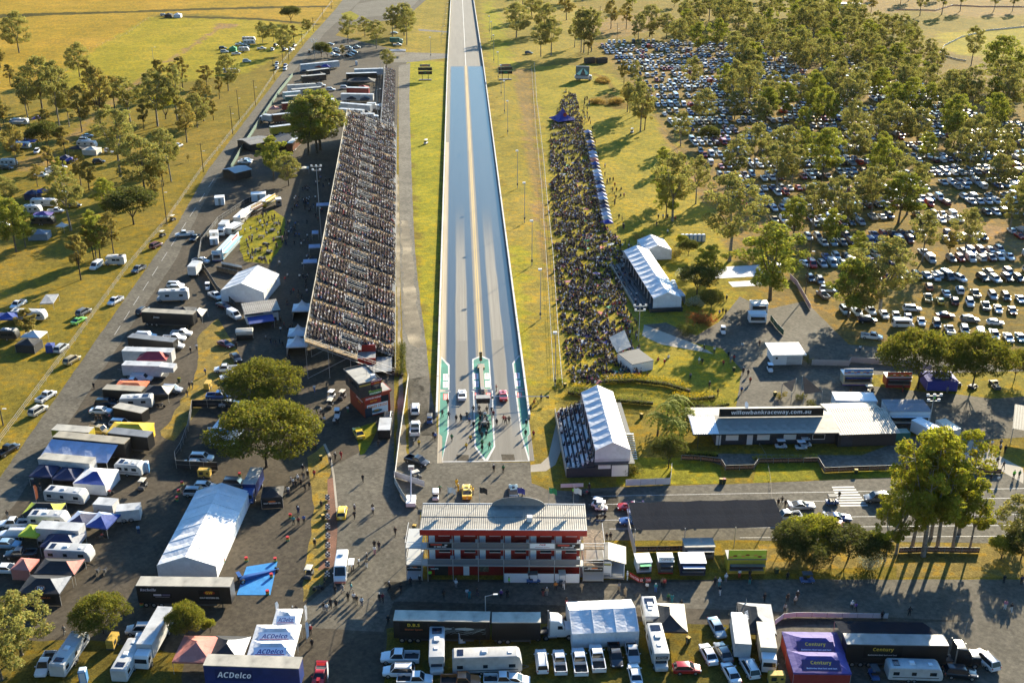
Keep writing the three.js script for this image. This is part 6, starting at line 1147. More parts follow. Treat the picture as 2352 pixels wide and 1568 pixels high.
const sponsor = [print([['SHARP','#d02a2a']], { w: 96, h: 64, bg: '#f2f0ec' }), print([['Snap-on','#d02a2a']], { w: 96, h: 64, bg: '#f2f0ec', italic: true }), print([], { w: 96, h: 64, bg: '#d6382c', draw: (x) => { x.strokeStyle = '#f6efe8'; x.lineWidth = 5; x.strokeRect(14,16,68,32); x.beginPath(); x.moveTo(22,40); x.lineTo(40,24); x.lineTo(52,40); x.lineTo(74,24); x.stroke(); } })];
const padName = ['white sponsor pad with red capitals','white sponsor pad with slanted red lettering','red sponsor pad with a white mark'];
for (const [x0, y0, x1, y1, k] of [[195,255,243,320,0],[193,335,243,402,1],[195,465,242,532,2],[514,248,575,312,0],[528,328,578,395,1],[536,455,584,524,2],[642,246,690,310,0],[648,328,697,395,1],[656,455,705,522,2],[966,243,1018,306,0],[973,322,1027,388,1],[992,452,1042,508,2]]) {
const a = G(...S5(x0, y1)), b = G(...S5(x1, y1)), c = G(...S5(x1, y0)), d = G(...S5(x0, y0)), y = 0.036;
single('sponsor_pad', new MB().quad([a.x, y, a.z],[b.x, y, b.z],[c.x, y, c.z],[d.x, y, d.z],[[0,1],[0,0],[1,0],[1,1]]), sponsor[k], `painted ${padName[k]} ${x0 < 300 ? 'on the left start strip' : x0 > 900 ? 'on the right start strip' : x0 < 600 ? 'left of the timing island' : 'right of the timing island'}`, 'sign','sponsor pads at the start');
}
function addG(g, name, label, cat, p, yaw = 0, group) { g.name = numbered(name); tag(g, label, cat, group); g.position.copy(p); g.rotation.y = yaw; scene.add(g); return g; }
{
const a = G(...S5(600,165)), b = G(...S5(622,470)), t = thing('timing_island','long low concrete timing island between the two lanes','equipment', a.clone().add(b).multiplyScalar(0.5), Math.atan2(-(b.x - a.x), -(b.z - a.z))), L = a.distanceTo(b);
bx(t, 'plinth',-0.45,0.45,0.03,0.75,-L / 2, L / 2 - 2.2, M.concrete); bx(t, 'plinth',-0.85,0.85,0.03,0.55, L / 2 - 2.195, L / 2, M.concrete); bx(t, 'equipment_box',-0.4,0.4,0.752,1.1,-L / 2 + 0.2,-L / 2 + 1.6, M.grey); bx(t, 'yellow_edge',-0.85,0.85,0.55,0.6, L / 2 - 2.19, L / 2 - 2.0, M.yellowPaint);
const k = thing('starting_tree','black starting tree lights at the head of the timing island','starting lights', G(...S5(600,158)), 0);
part(k, 'post', new MB().bar([0,0,0],[0,1.2,0],0.06), M.black); bx(k, 'light_board',-0.35,0.35,1.2,3.4,-0.12,0.12, M.black);
for (let i = 0; i < 5; i++) for (const s of [-1,1]) part(k, 'lamp', new MB().bar([s * 0.18,1.5 + i * 0.38,0.1],[s * 0.18,1.5 + i * 0.38,0.2],0.12,0.12,8), i < 1 ? M.tailRed : i < 2 ? M.greenPaint : M.yellowPaint);
const d = thing('reader_board','dark reader board on a stand behind the timing island','sign', G(...S5(625,610)), 0);
bx(d, 'board',-1.5,1.5,1.0,2.2,-0.15,0.15, M.black); bx(d, 'hood',-1.6,1.6,2.2,2.35,-1.4,0.3, M.grey); for (const s of [-1,1]) bx(d, 'leg', s * 1.2 - 0.06, s * 1.2 + 0.06,0,1,-0.06,0.06, M.black);
const sc = thing('dragster','long black dragster body being pushed behind the timing island','drag car', G(...S5(640,780)), 0.02);
part(sc, 'body', loftMB(new MB(), [[-4,0.15,0.3,0.12],[-2,0.15,0.45,0.3],[0.5,0.15,0.8,0.42],[1.6,0.15,0.85,0.45],[2.4,0.2,0.6,0.4]]).geo(0.5), M.black); wheels(sc, 0.9,0.45,[2.2]); wheels(sc, 0.55,0.25,[-3.6]); bx(sc, 'rear_wing',-0.8,0.8,1.5,1.58,2.2,2.8, M.black); bx(sc, 'wing_strut',-0.05,0.05,0.6,1.5,2.4,2.5, M.black); bx(sc, 'engine',-0.3,0.3,0.6,1.15,1.2,2.1, M.steel);
}
// camera crane beyond the right wall
{ const t = thing('camera_crane','white camera crane reaching over the right wall','camera crane', G(1230,925), 0); part(t, 'tripod', new MB().bar([0,1.5,0],[-0.7,0,0.4],0.05).bar([0,1.5,0],[0.7,0,0.4],0.05).bar([0,1.5,0],[0,0,-0.7],0.05), M.black); part(t, 'arm', new MB().bar([2.6,1.5,-0.2],[-9.5,2.2,0.5],0.1,0.07,6), M.white); part(t, 'camera_head', new MB().box(-9.6,1.9,0.5,0.4,0.5,0.4), M.black); part(t, 'counterweight', new MB().box(2.7,1.4,-0.2,0.6,0.5,0.5), M.black); }
// ---------------------------------------------------------------- light poles, masts, score boards
function pole(c, r, x, y, yt, kind, label) {
const p = Q(c, r)(x, y), h = clamp(hAt(c, r, x, y, yt), 4,26), t = thing('light_pole', label, 'light pole', p, 0,'poles and masts');
part(t, 'shaft', new MB().bar([0,-0.2,0],[0, h, 0], kind === 'wood' ? 0.16 : 0.12, kind === 'wood' ? 0.11 : 0.07,7), kind === 'wood' ? M.bark : M.galv);
if (kind === 'strip') { part(t, 'lamp_head', new MB().box(-0.2, h + 0.15,0,0.9,0.45,0.6), M.white); part(t, 'ballast_box', new MB().box(0,1.6,0.15,0.45,0.8,0.35), M.darkGrey); }
if (kind === 'street') { part(t, 'arm', new MB().bar([0, h - 0.1,0],[1.3, h + 0.25,0],0.05,0.04,5), M.galv); part(t, 'lamp_head', new MB().box(1.6, h + 0.25,0,0.7,0.14,0.25), M.white); }
if (kind === 'wood') { part(t, 'cross_arm', new MB().box(0, h - 0.5,0,2.2,0.12,0.12), M.bark); part(t, 'lamp_head', new MB().box(0.9, h * 0.72,0,0.8,0.14,0.25), M.white); }
if (kind === 'mast') { part(t, 'cross_arm', new MB().box(0, h, 0,3.2,0.12,0.12).box(0, h - 1.2,0,2.6,0.12,0.12), M.galv); for (const [x1, y1] of [[-1.4,0.3],[0,0.3],[1.4,0.3],[-1.1,-0.9],[1.1,-0.9]]) part(t, 'floodlight', new MB().box(x1, h + y1,0.15,0.55,0.5,0.25), M.white); }
}
for (const [x, y, t] of [[2185,570,325],[2225,728,480],[2252,876,600],[2283,1042,745],[2313,1232,930],[2145,300,150],[2165,375,200]]) pole(1,0, x, y, t, 'strip','slim light pole right of the drag strip');
for (const [x, y, t] of [[50,158,-180],[115,475,115],[183,868,465],[260,1362,912]]) pole(2,1, x, y, t, 'strip','slim light pole right of the drag strip');
pole(2,2,396,410,-75,'strip','slim light pole right of the drag strip'); pole(1,0,1605,525,345,'strip','light pole on the far left infield');
for (const [x, y, t] of [[1700,395,310],[1708,330,240],[1718,270,180],[1728,215,125],[1738,160,70],[1745,110,25]]) pole(1,0, x, y, t, 'street','short lamp post left of the far strip');
for (const [c, r, x, y, t] of [[0,0,2197,1092,825],[0,0,2135,1227,970],[0,0,1866,1575,1312],[0,0,2345,965,735],[0,1,1532,494,80],[1,0,165,727,535],[1,0,245,577,360],[1,0,300,552,380],[1,0,422,406,280],[1,0,526,282,160],[1,0,614,172,60],[1,0,692,77,-10],[0,2,25,770,560]]) pole(c, r, x, y, t, 'wood','timber power pole beside the access road');
for (const [c, r, x, y, t] of [[2,0,965,392,212],[2,0,808,182,52],[2,0,1365,985,665],[3,1,342,1162,572],[3,0,1830,1020,800],[2,0,2145,1260,920]]) pole(c, r, x, y, t, 'wood','timber power pole by the car park');
pole(1,1,602,655,-40,'mast','tall floodlight mast behind the grandstand'); pole(2,1,1163,1560,1245,'mast','floodlight mast below the long marquee'); pole(3,2,1478,800,500,'mast','floodlight mast behind the food trailers'); pole(1,0,540,540,365,'mast','floodlight mast beside the far trees'); pole(1,0,1120,1085,820,'street','grey lamp post behind the far stand'); pole(1,0,1145,720,575,'street','grey lamp post beside the far trailers'); pole(1,3,2110,1050,770,'street','lamp post behind the black transporter'); pole(0,0,1410,580,435,'street','lighting tower on the left paddock');
function scoreboard(p, label, txt) {
const t = thing('scoreboard', label, 'scoreboard', p, 0);
for (const s of [-1,1]) bx(t, 'leg', s * 1.6 - 0.12, s * 1.6 + 0.12,0,3,-0.12,0.12, M.black);
bx(t, 'base',-3.2,3.2,0,0.4,-1,1, M.darkGrey);
bx(t, 'lower_panel',-3.6,3.6,3.0,4.6,-0.2,0.2, M.black); bx(t, 'upper_panel',-3.6,3.6,5.0,6.6,-0.2,0.2, M.black);
part(t, 'display', printGeo([-3.4,3.2,0.23],[6.8,0,0],[0,1.2,0]), std(0x000000,0.6, { emissive: 0xffffff, emissiveIntensity: 0.12, emissiveMap: print([[txt, '#20d890']], { w: 128, h: 24, bg: '#020303' }).map }));
part(t, 'sign', printGeo([-2.6,7.0,0.2],[5.2,0,0],[0,1.1,0]), print([['HOOSIER','#e06a2a']], { w: 128, h: 28, bg: '#8d8a86', italic: true })); bx(t, 'sign_backing',-2.7,2.7,6.95,8.15,-0.1,0.18, M.darkGrey);
}
scoreboard(G(977,183), 'black scoreboard on legs left of the strip','8'); scoreboard(G(1161,182), 'black scoreboard on legs right of the strip','7 0 8');
// ---------------------------------------------------------------- fences
function fence(name, pts, h, step, mat, label, rails = 2, panel, r = 0.04) {
const P = pts.map(([x, y]) => G(x, y)), t = thing(name, label, 'fence', P[0]), rel = P.map((p) => p.clone().sub(P[0]));
for (let i = 1; i < rel.length; i++) {
const a = rel[i - 1], b = rel[i], L = a.distanceTo(b), n = Math.max(1, Math.round(L / step));
for (let k = 0; k < n; k++) { const p = a.clone().lerp(b, k / n), q = a.clone().lerp(b, (k + 1) / n); part(t, 'post', new MB().bar([p.x, 0, p.z],[p.x, h, p.z], r, r, 5), M.galv); if (panel) part(t, 'panel', new MB().quad([p.x, 0.08, p.z],[q.x, 0.08, q.z],[q.x, h * 0.97, q.z],[p.x, h * 0.97, p.z],[[0,0],[1,0],[1,1],[0,1]]), panel); }
const m = new MB(); for (let k = 1; k <= rails; k++) m.bar([a.x, h * k / rails, a.z],[b.x, h * k / rails, b.z], r * 0.6, r * 0.6,4, false); part(t, 'rail', m, mat);
}
return t;
}
fence('wire_fence',[[-20,1044],[0,1016],[120,854],[172,784],[292,617],[380,512],[462,392],[588,235],[650,142],[720,60],[768,-5]],1.6,5, M.galv, 'wire fence along the grass verge of the access road',3);
fence('paddock_fence',[[-40,190],[120,192],[205,112],[290,78],[345,38]],1.1,9, M.bark, 'sagging paddock fence on the left',2);
fence('crowd_fence',[[1227,147],[1233,235],[1240,290],[1251,392],[1254,430],[1261,500],[1270,582],[1275,657],[1283,784],[1292,890]],1.3,4, M.whitePaint, 'white railed fence in front of the hillside crowd',2, null, 0.06);
fence('infield_fence',[[1221,155],[1230,290],[1244,430],[1254,582],[1262,700],[1272,880]],1.0,8, M.galv, 'thin wire fence on the right infield',2);
fence('service_fence',[[938,870],[930,930],[918,1010],[906,1110],[925,1145],[935,1160]],1.5,3, M.galv, 'white panelled fence beside the service road',2, M.wallWhite);
fence('pit_fence',[[672,175],[640,215],[590,290],[555,345],[530,390]],2.0,4, M.galv, 'green cloth fence between the access road and far pits',2, cloth([0.05,0.12,0.08]));
fence('stall_fence',[[455,600],[462,560],[500,510],[560,470],[610,445]],1.8,3.5, M.galv, 'dark cloth fence behind the food stalls',2, CL.black);
fence('stall_fence',[[465,615],[500,670],[540,705]],1.8,3.5, M.galv, 'dark cloth fence beside the white marquee',2, CL.black);
fence('yard_fence',[[442,935],[432,990],[415,1035],[402,1055],[405,1075],[500,1080]],1.9,3, M.galv, 'black cloth fence round the fenced yard',2, CL.black);
fence('yard_fence',[[442,935],[510,935],[545,940]],1.9,3, M.galv, 'back fence of the fenced yard',2, CL.black);
const gas = print([['GASOLINE ALLEY','#c98a6a']], { w: 160, h: 40, bg: '#2a2520', draw: (x) => { x.fillStyle = '#7a4a34'; x.fillRect(6,14,14,12); } });
fence('banner_fence',[[1565,1056],[1610,1058],[1656,1064],[1666,1080],[1732,1078],[1742,1064],[1880,1062],[1894,1085],[1960,1082],[2110,1078],[2300,1088]],1.2,3.2, M.galv, 'black banner fence before the raceway office',2, gas);
fence('banner_fence',[[2065,1270],[2130,1268],[2250,1270]],1.2,3.4, M.galv, 'banner fence in the dry median',2, gas);
fence('banner_fence',[[1458,1268],[1560,1266],[1640,1266]],1.2,3.4, M.galv, 'banner fence behind the coffee stalls',2, gas);
fence('banner_fence',[[1865,838],[1950,840],[1955,832],[2075,838],[2140,850]],1.5,3.4, M.galv, 'pale banner fence behind the food trailers',2, cloth([0.42,0.42,0.43]));
fence('white_fence',[[1437,1116],[1540,1112],[1543,1078]],1.5,3, M.white, 'white panel fence below the terrace stand',2, M.white);
fence('white_fence',[[1288,1120],[1340,1118]],0.9,2, M.white, 'low white panel beside the apron',2, M.white);
fence('white_fence',[[905,1095],[975,1118]],1.4,3, M.white, 'white banner fence beside the crane',2, cloth([0.6,0.62,0.66]));
fence('pink_fence',[[1815,640],[1830,655],[1862,712]],1.6,3, M.galv, 'pink banner fence at the car park gate',2, cloth([0.62,0.36,0.40]));
fence('pink_fence',[[1770,735],[1785,755],[1800,770]],1.6,3, M.galv, 'green gate fence near the kiosk',2, cloth([0.05,0.12,0.05]));
fence('track_kerb',[[2160,125],[2170,105],[2210,85],[2270,70],[2352,62],[2420,58]],0.9,5, M.white, 'curving white tyre barrier of the far circuit',2, M.wallWhite);
fence('track_kerb',[[2060,22],[2150,24],[2190,12],[2250,15],[2400,16]],0.9,6, M.white, 'red and white barrier at the top right',2, std([0.5,0.3,0.25],0.8));
fence('track_kerb',[[2168,128],[2200,137],[2220,140]],0.8,4, M.white, 'short white barrier end of the far circuit',2, M.wallWhite);
fence('tyre_wall',[[2208,245],[2240,262],[2275,280]],0.9,3, M.white, 'white tyre wall between the far right trees',2, M.wallWhite);
fence('concrete_rail',[[1745,1022],[1760,1048],[1770,1100],[1776,1190]],0.5,4, M.concrete, 'low rail on the curved kerb',1);
fence('truck_fence',[[1780,1435],[1800,1420],[1830,1417],[2040,1420]],1.0,2.6, M.white, 'low white barrier panels behind the black awning',1, M.white);
fence('concourse_barrier',[[1370,1325],[1430,1330]],1.0,2, M.galv, 'grey barrier beside the striped hut',2);
// chequered boundary posts on the median
for (let i = 0; i < 9; i++) { const p = G(752 + i * 0.2 + (i > 5 ? -0.6 * (i - 5) : 0), 1148 + i * 22), t = thing('chequered_bollard','black and white chequered post on the brick median','bollard', p, 0,'chequered posts'); const k = new MB(), w = new MB(); for (let a = 0; a < 4; a++) for (let b = 0; b < 3; b++) ((a + b) % 2 ? k : w).box((b - 1) * 0.28,0.25 + a * 0.28,0,0.28,0.28,0.1); part(t, 'black_squares', k, M.black); part(t, 'white_squares', w, M.white); }
// drums, bins, toilets
const drum = (p, label) => { const t = thing('drum', label, 'drum', p, 0,'red and yellow drums'); [[0,0.3, M.greenPaint],[0.3,0.62, M.yellowPaint],[0.62,0.9, std([0.5,0.03,0.03],0.5)]].forEach(([a, b, m]) => part(t, 'band', new MB().bar([0, a, 0],[0, b, 0],0.3,0.3,12), m)); };
for (const [c, r, x, y] of [[0,2,1670,1318],[0,2,1640,1395],[0,2,1625,1460],[0,2,2200,1238],[0,3,1300,860],[0,3,2050,460],[0,3,2262,450],[0,3,2190,60],[1,3,315,50],[1,3,290,260],[1,3,175,455],[1,3,140,600],[1,3,105,755]]) drum(Q(c, r)(x, y), 'red and yellow drum on the pit asphalt');
const bin = (p, lid, label) => { const t = thing('wheelie_bin', label, 'bin', p, hash2(p.x, p.z) * 2,'wheelie bins'); part(t, 'body', new MB().hexa([-0.24,0.06,0.26],[0.24,0.06,0.26],[0.24,0.06,-0.26],[-0.24,0.06,-0.26],[-0.3,1.0,0.34],[0.3,1.0,0.34],[0.3,1.0,-0.34],[-0.3,1.0,-0.34]), cloth([0.02,0.05,0.03])); part(t, 'lid', new MB().hexa([-0.31,1.003,0.36],[0.31,1.003,0.36],[0.31,1.003,-0.36],[-0.31,1.003,-0.36],[-0.28,1.1,0.32],[0.28,1.1,0.32],[0.28,1.08,-0.32],[-0.28,1.08,-0.32]), lid); };
for (const [c, r, x, y, k] of [[1,2,595,1085,1],[1,2,540,980,0],[2,2,1920,1300,1],[2,2,1950,1300,0],[2,3,1620,1195,1],[1,3,615,65,1],[1,3,1455,160,1],[2,2,1190,700,1],[2,2,2040,270,1],[3,2,65,500,1],[2,1,338,300,0],[2,1,340,390,0],[2,1,375,690,0],[2,1,390,935,0],[2,1,415,1215,0],[2,2,487,420,1],[0,2,1645,370,2],[3,3,80,560,1],[3,2,810,1215,1]]) bin(Q(c, r)(x, y), [M.red, M.yellowPaint, M.grassLush][k], `wheelie bin with ${['red','yellow','green'][k]} lid`);
M.looBlue = std([0.06,0.20,0.42],0.5); M.looRoof = std([0.55,0.62,0.68],0.5);
const loo = (p, yaw, label) => { const t = thing('portable_toilet', label, 'toilet', p, yaw, 'portable toilets'); bx(t, 'cabin',-0.55,0.55,0.05,2.1,-0.55,0.55, M.looBlue); part(t, 'roof', new MB().hexa([-0.58,2.1,0.58],[0.58,2.1,0.58],[0.58,2.1,-0.58],[-0.58,2.1,-0.58],[-0.4,2.35,0.4],[0.4,2.35,0.4],[0.4,2.35,-0.4],[-0.4,2.35,-0.4]), M.looRoof); bx(t, 'door',-0.4,0.4,0.15,1.95,0.553,0.58, M.looRoof); };
for (let i = 0; i < 6; i++) loo(Q(2,1)(1568 + i * 38,645), 0.05,'blue portable toilet in the row of six on the lawn');
for (let i = 0; i < 3; i++) loo(Q(2,1)(1480 + i * 10,1075 + i * 25), 1.6,'blue portable toilet beside the peaked entrance tent');
for (const [c, r, x, y, l] of [[0,2,1345,1195,'blue portable toilet beside the pop-top caravan'],[0,3,1290,1230,'blue portable toilet beside the white box truck'],[0,3,770,1550,'blue portable toilet at the bottom left'],[1,3,1890,1185,'dark blue toilet below the black transporter'],[1,0,922,595,'blue toilet in the far pits']]) loo(Q(c, r)(x, y), 0.1, l);
for (const [c, r, x, y, h, l] of [[0,2,1910,430,5,'yellow generator on the strip beside the tree'],[0,2,1880,1240,95,'yellow generator at the yard fence'],[0,3,1040,1220,8,'yellow generator under the near left tree'],[3,3,75,1560,92,'yellow generator at the bottom edge']]) addG(generatorGroup(M.yellowPaint), 'generator', l, 'generator', Q(c, r)(x, y), H(h), 'generators');
const cartW = cartGroup(M.white, M.white), cartD = cartGroup(M.cream ?? CL.cream, M.darkGrey), cartB = cartGroup(M.darkGrey, std([0.05,0.12,0.3],0.4));
for (const [c, r, x, y, h, k, l] of [[0,1,1585,455,20,1,'beside the access road'],[0,1,1490,600,20,1,'beside the access road'],[0,1,1905,1085,170,0,'in the service lane by the stalls'],[1,2,690,520,200,0,'beside the timing tower'],[1,2,680,600,190,1,'beside the timing tower'],[1,2,745,690,180,0,'beside the timing tower'],[1,2,790,520,200,1,'beside the timing tower'],[1,2,1650,1440,0,0,'behind race control'],[1,2,1465,1265,60,1,'beside the white banner fence'],[1,2,1595,740,0,2,'beside the left wall'],[1,3,485,590,190,1,'on the dry median'],[2,2,1890 - 1100,1520,120,0,'behind race control'],[2,3,195,640,90,2,'in front of race control'],[2,3,460,640,180,1,'in front of race control'],[3,2,120,975,90,0,'in the office forecourt'],[3,2,305,985,90,0,'in the office forecourt'],[3,2,345,960,90,0,'in the office forecourt'],[3,2,930,470,90,1,'among the food stalls'],[3,2,590,1490,90,2,'in the staging lanes'],[3,3,970,1510,0,2,'beside the near caravan'],[2,1,1940,1490,185,0,'on the plaza'],[3,2,20,270,185,0,'beside the kiosk'],[1,0,490,480,0,1,'on the far access road'],[1,0,1560,1318,20,0,'alone on the bright infield'],[2,0,1105,1215,20,0,'on the far lawn'],[0,2,1310,1345,190,1,'in the left pit lane'],[2,2,820,1545,100,0,'beside race control'],[3,3,360,640,90,2,'on the shaded concourse']]) place([cartW, cartD, cartB][k],'golf_cart', `${['white','cream roofed','dark'][k]} golf cart ${l}`, 'golf cart', Q(c, r)(x, y), H(h), 'golf carts');
const bikeK = bikeGroup(M.black), bikeR = bikeGroup(std([0.5,0.03,0.03],0.3));
for (const [c, r, x, y, h, k, l] of [[1,3,570,715,80,0,'on the tip of the dry median'],[0,3,900,560,190,0,'beside the black gazebos'],[0,3,965,560,185,0,'beside the black gazebos'],[0,3,930,235,90,1,'below the blue gazebos'],[0,2,1000,705,110,1,'beside the white sedan'],[0,2,1480,600,100,0,'in front of the black gazebo'],[0,2,1000,1400,90,1,'beside the white tent'],[0,1,40,640,90,0,'in the left camp'],[2,3,820,50,90,0,'beside race control'],[3,2,590,1500,90,0,'in the staging lanes'],[1,2,1450,925,0,0,'on the service road'],[2,2,2190,1540,95,0,'in the staging lanes'],[2,2,680,1410,60,1,'at the end of the ribbed roof']]) place(k ? bikeR : bikeK, 'motorbike', `${k ? 'red' : 'black'} motorbike ${l}`, 'motorbike', Q(c, r)(x, y), H(h), 'motorbikes');
// ---------------------------------------------------------------- trailers, trucks, caravans: [column, row, rear x, rear y, front x, front y] of the centre line on the ground
function span(c, r, x0, y0, x1, y1) { const a = Q(c, r)(x0, y0), b = Q(c, r)(x1, y1), d = b.clone().sub(a); return { p: a.clone().add(b).multiplyScalar(0.5), L: d.length(), yaw: Math.atan2(-d.x, -d.z) }; }
const PT = (c) => std(c, 0.45, { map: rep(softT, 0.2) });
const TB = { white: PT([0.74,0.74,0.73]), black: PT([0.022,0.022,0.024]), cream: PT([0.66,0.60,0.48]), tan: PT([0.55,0.47,0.33]), grey: PT([0.3,0.3,0.3]), blue: PT([0.03,0.06,0.25]), red: PT([0.35,0.03,0.03]), navy: PT([0.02,0.03,0.08]), green: PT([0.02,0.2,0.16]), yellow: PT([0.7,0.55,0.05]), brown: PT([0.2,0.07,0.03]) };
function trailer(sp, o, label) { return addG(trailerGroup({ L: sp.L, ...o }), 'trailer', label, 'trailer', sp.p, sp.yaw, 'trailers and transporters'); }
const side = (L, x0, x1, y0, y1, mat, s = 1) => ({ at: [[s * 1.262, y0, s > 0 ? L / 2 - x0 : -L / 2 + x0],[0,0, s > 0 ? -(x1 - x0) : x1 - x0],[0, y1 - y0,0]], mat });
const TR = (args, o, label) => trailer(span(...args), o, label);
// signage helper: trailers that point right (+x) show their right side (+x local) to the viewer
TR([0,1,1330,1405,1800,1430], { body: TB.black, roof: TB.tan, top: 3.9, side: [side(10,0.6,3.4,2.2,3.1, print([['Jesus','#f2f2f2']], { w: 128, h: 40, bg: '#070707', italic: true, family: 'serif' }))] }, 'black trailer with a white script name beside the access road');
TR([0,2,1205,40,1620,85], { body: TB.black, roof: TB.grey, top: 2.9, y0: 0.5, axle: 2, skirt: false }, 'low grey-roofed trailer at the top of the pit row');
TR([0,2,1150,180,1600,195], { body: TB.white, roof: TB.white, top: 3.3, y0: 0.6, axle: 2 }, 'white trailer behind the maroon tent');
TR([0,2,1150,320,1620,335], { body: TB.white, roof: TB.white, top: 3.5, goose: 3.2, axle: 2 }, 'white gooseneck trailer below the maroon tent');
TR([0,2,975,525,1330,545], { body: TB.black, roof: TB.tan, top: 3.0, y0: 0.5, axle: 2, skirt: false }, 'tan-roofed black trailer below the orange awning');
TR([0,2,1080,690,1345,745], { body: TB.black, roof: TB.cream, top: 2.9, y0: 0.4, axle: 2, skirt: false }, 'black box trailer with a cream roof');
TR([0,2,540,1010,1190,1075], { body: TB.black, roof: TB.tan, top: 4.1 }, 'transporter with a long tan roof above the blue-grey awning');
TR([0,2,1040,970,1400,1010], { body: TB.black, roof: TB.grey, top: 4.0, axle: 2 }, 'short black trailer with a grey roof behind the yellow awning');
TR([0,2,520,925,860,950], { body: TB.yellow, roof: TB.cream, top: 3.6, y0: 0.6, axle: 2 }, 'yellow trailer with a cream roof above the tan transporter');
TR([0,2,400,1185,870,1230], { body: TB.white, roof: TB.cream, top: 3.4, y0: 0.6, axle: 2 }, 'cream-roofed trailer behind the navy gazebos');
TR([0,2,890,1545,1070,1560], { body: TB.white, roof: TB.white, top: 2.0, y0: 0.4, axle: 1, skirt: false }, 'small white box trailer below the long caravan');
TR([0,2,1085,1640,1300,1620], { body: TB.white, roof: TB.white, top: 2.6, y0: 0.4, axle: 2, skirt: false }, 'white pop-up trailer beside the blue gazebos');
TR([0,3,380,250,770,275], { body: TB.white, roof: TB.white, top: 3.2, y0: 0.5, axle: 2 }, 'white ribbed trailer above the navy gazebo');
TR([0,3,1300,830,2150,840], { body: TB.black, roof: TB.cream, top: 4.3, side: [side(15.2,0.4,3.2,3.1,4.0, print([['Rachelle','#d8d8e8']], { w: 160, h: 48, bg: '#0a0d1c', italic: true, family: 'serif' })), side(15.2,10.0,13.4,1.6,3.6, print([['GW','#f0c030'],['GULF WESTERN OIL','#f4f4f4',0.6]], { w: 192, h: 110, bg: '#07080c', draw: (x, w) => { x.fillStyle = '#8a2a14'; x.beginPath(); x.ellipse(w * 0.52,28,52,20,0,0,7); x.fill(); } })), side(15.2,2.4,5.6,2.0,2.9, print([], { w: 160, h: 44, bg: '#07080c', draw: (x) => { x.fillStyle = '#b8b8c4'; x.fillRect(10,8,66,18); x.fillStyle = '#5a5a78'; x.fillRect(82,8,66,18); x.fillStyle = '#9a9aa4'; x.fillRect(24,34,116,4); } }))] }, 'black show trailer with a cream roof below the big marquee');
{
const sp = span(1,3,1280,1150,2150,1165);
trailer(sp, { body: TB.black, roof: TB.cream, top: 4.3, side: [side(sp.L, 0.9,5.3,2.2,3.9, print([['D.B.S','#f0cc3a',1.2],['Motor Sport','#d8743a',0.7]], { w: 256, h: 110, bg: '#0b0d0f' })), side(sp.L, 5.5, sp.L - 0.6,1.2,3.9, print([], { w: 256, h: 96, bg: '#0b0f11', draw: (x, w, h) => { x.strokeStyle = '#7f9498'; x.lineWidth = 2; for (let i = 0; i < 26; i++) { x.beginPath(); x.moveTo(i * 12 % w, h * 0.3 + (i * 37 % 50)); x.lineTo((i * 12 % w) + 70, h * 0.2 + (i * 53 % 60)); x.stroke(); } x.fillStyle = '#93a6aa'; for (const cx of [60,160]) { x.beginPath(); x.ellipse(cx, 36,44,9,0,0,7); x.fill(); } } }))] }, 'long black lettered transporter behind the near parking bays');
const s2 = span(1,3,2170,1165,2612,1165); trailer(s2, { body: TB.black, roof: TB.cream, top: 4.2, axle: 2 }, 'black front trailer coupled behind the white prime mover');
addG(cabGroup(paint([0.75,0.75,0.74])), 'prime_mover','white bonneted prime mover at the head of the black transporter','truck', Q(2,3)(390,1135), H(90), 'trucks');
const s3 = span(3,3,680,1370,1600,1385); trailer(s3, { body: TB.black, roof: TB.grey, top: 4.3, side: [side(s3.L, 2.6,8.4,1.9,3.95, print([['Century','#d8b53a',1.1],['Batteries that last and last','#e8e8e8',0.45]], { w: 256, h: 90, bg: '#0a0b0c' }))] }, 'black battery transporter with yellow lettering, bottom right');
addG(cabGroup(paint([0.015,0.015,0.017])), 'prime_mover','black prime mover at the head of the battery transporter','truck', Q(3,3)(1740,1395), H(92), 'trucks');
const aw = thing('truck_awning','black awning along the back of the battery transporter','awning', s3.p.clone().add(V(0,0,-3.2)), s3.yaw); part(aw, 'canopy', new MB().quad([-2.2,3.4, s3.L / 2],[-2.2,3.4,-s3.L / 2 + 1.5],[1.7,4.2,-s3.L / 2],[1.7,4.2, s3.L / 2]), CL.shade); for (const z of [-s3.L / 2 + 1.6,0, s3.L / 2 - 0.1]) part(aw, 'pole', new MB().bar([-2.15,0, z],[-2.15,3.4, z],0.05), M.galv);
}
{ const sp = span(0,3,1915,1560,2780,1590); trailer(sp, { body: TB.blue, roof: TB.cream, top: 4.2, side: [side(sp.L, 1.6,7.2,1.6,3.6, print([['ACDelco','#ffffff']], { w: 256, h: 80, bg: '#1d2a5c', italic: true }))] }, 'navy trailer with white lettering at the bottom edge'); }
TR([1,2,1180,905,1195,790], { body: TB.black, roof: TB.white, top: 2.4, y0: 0.4, axle: 2, skirt: false }, 'black car trailer with a pale roof below the timing tower');
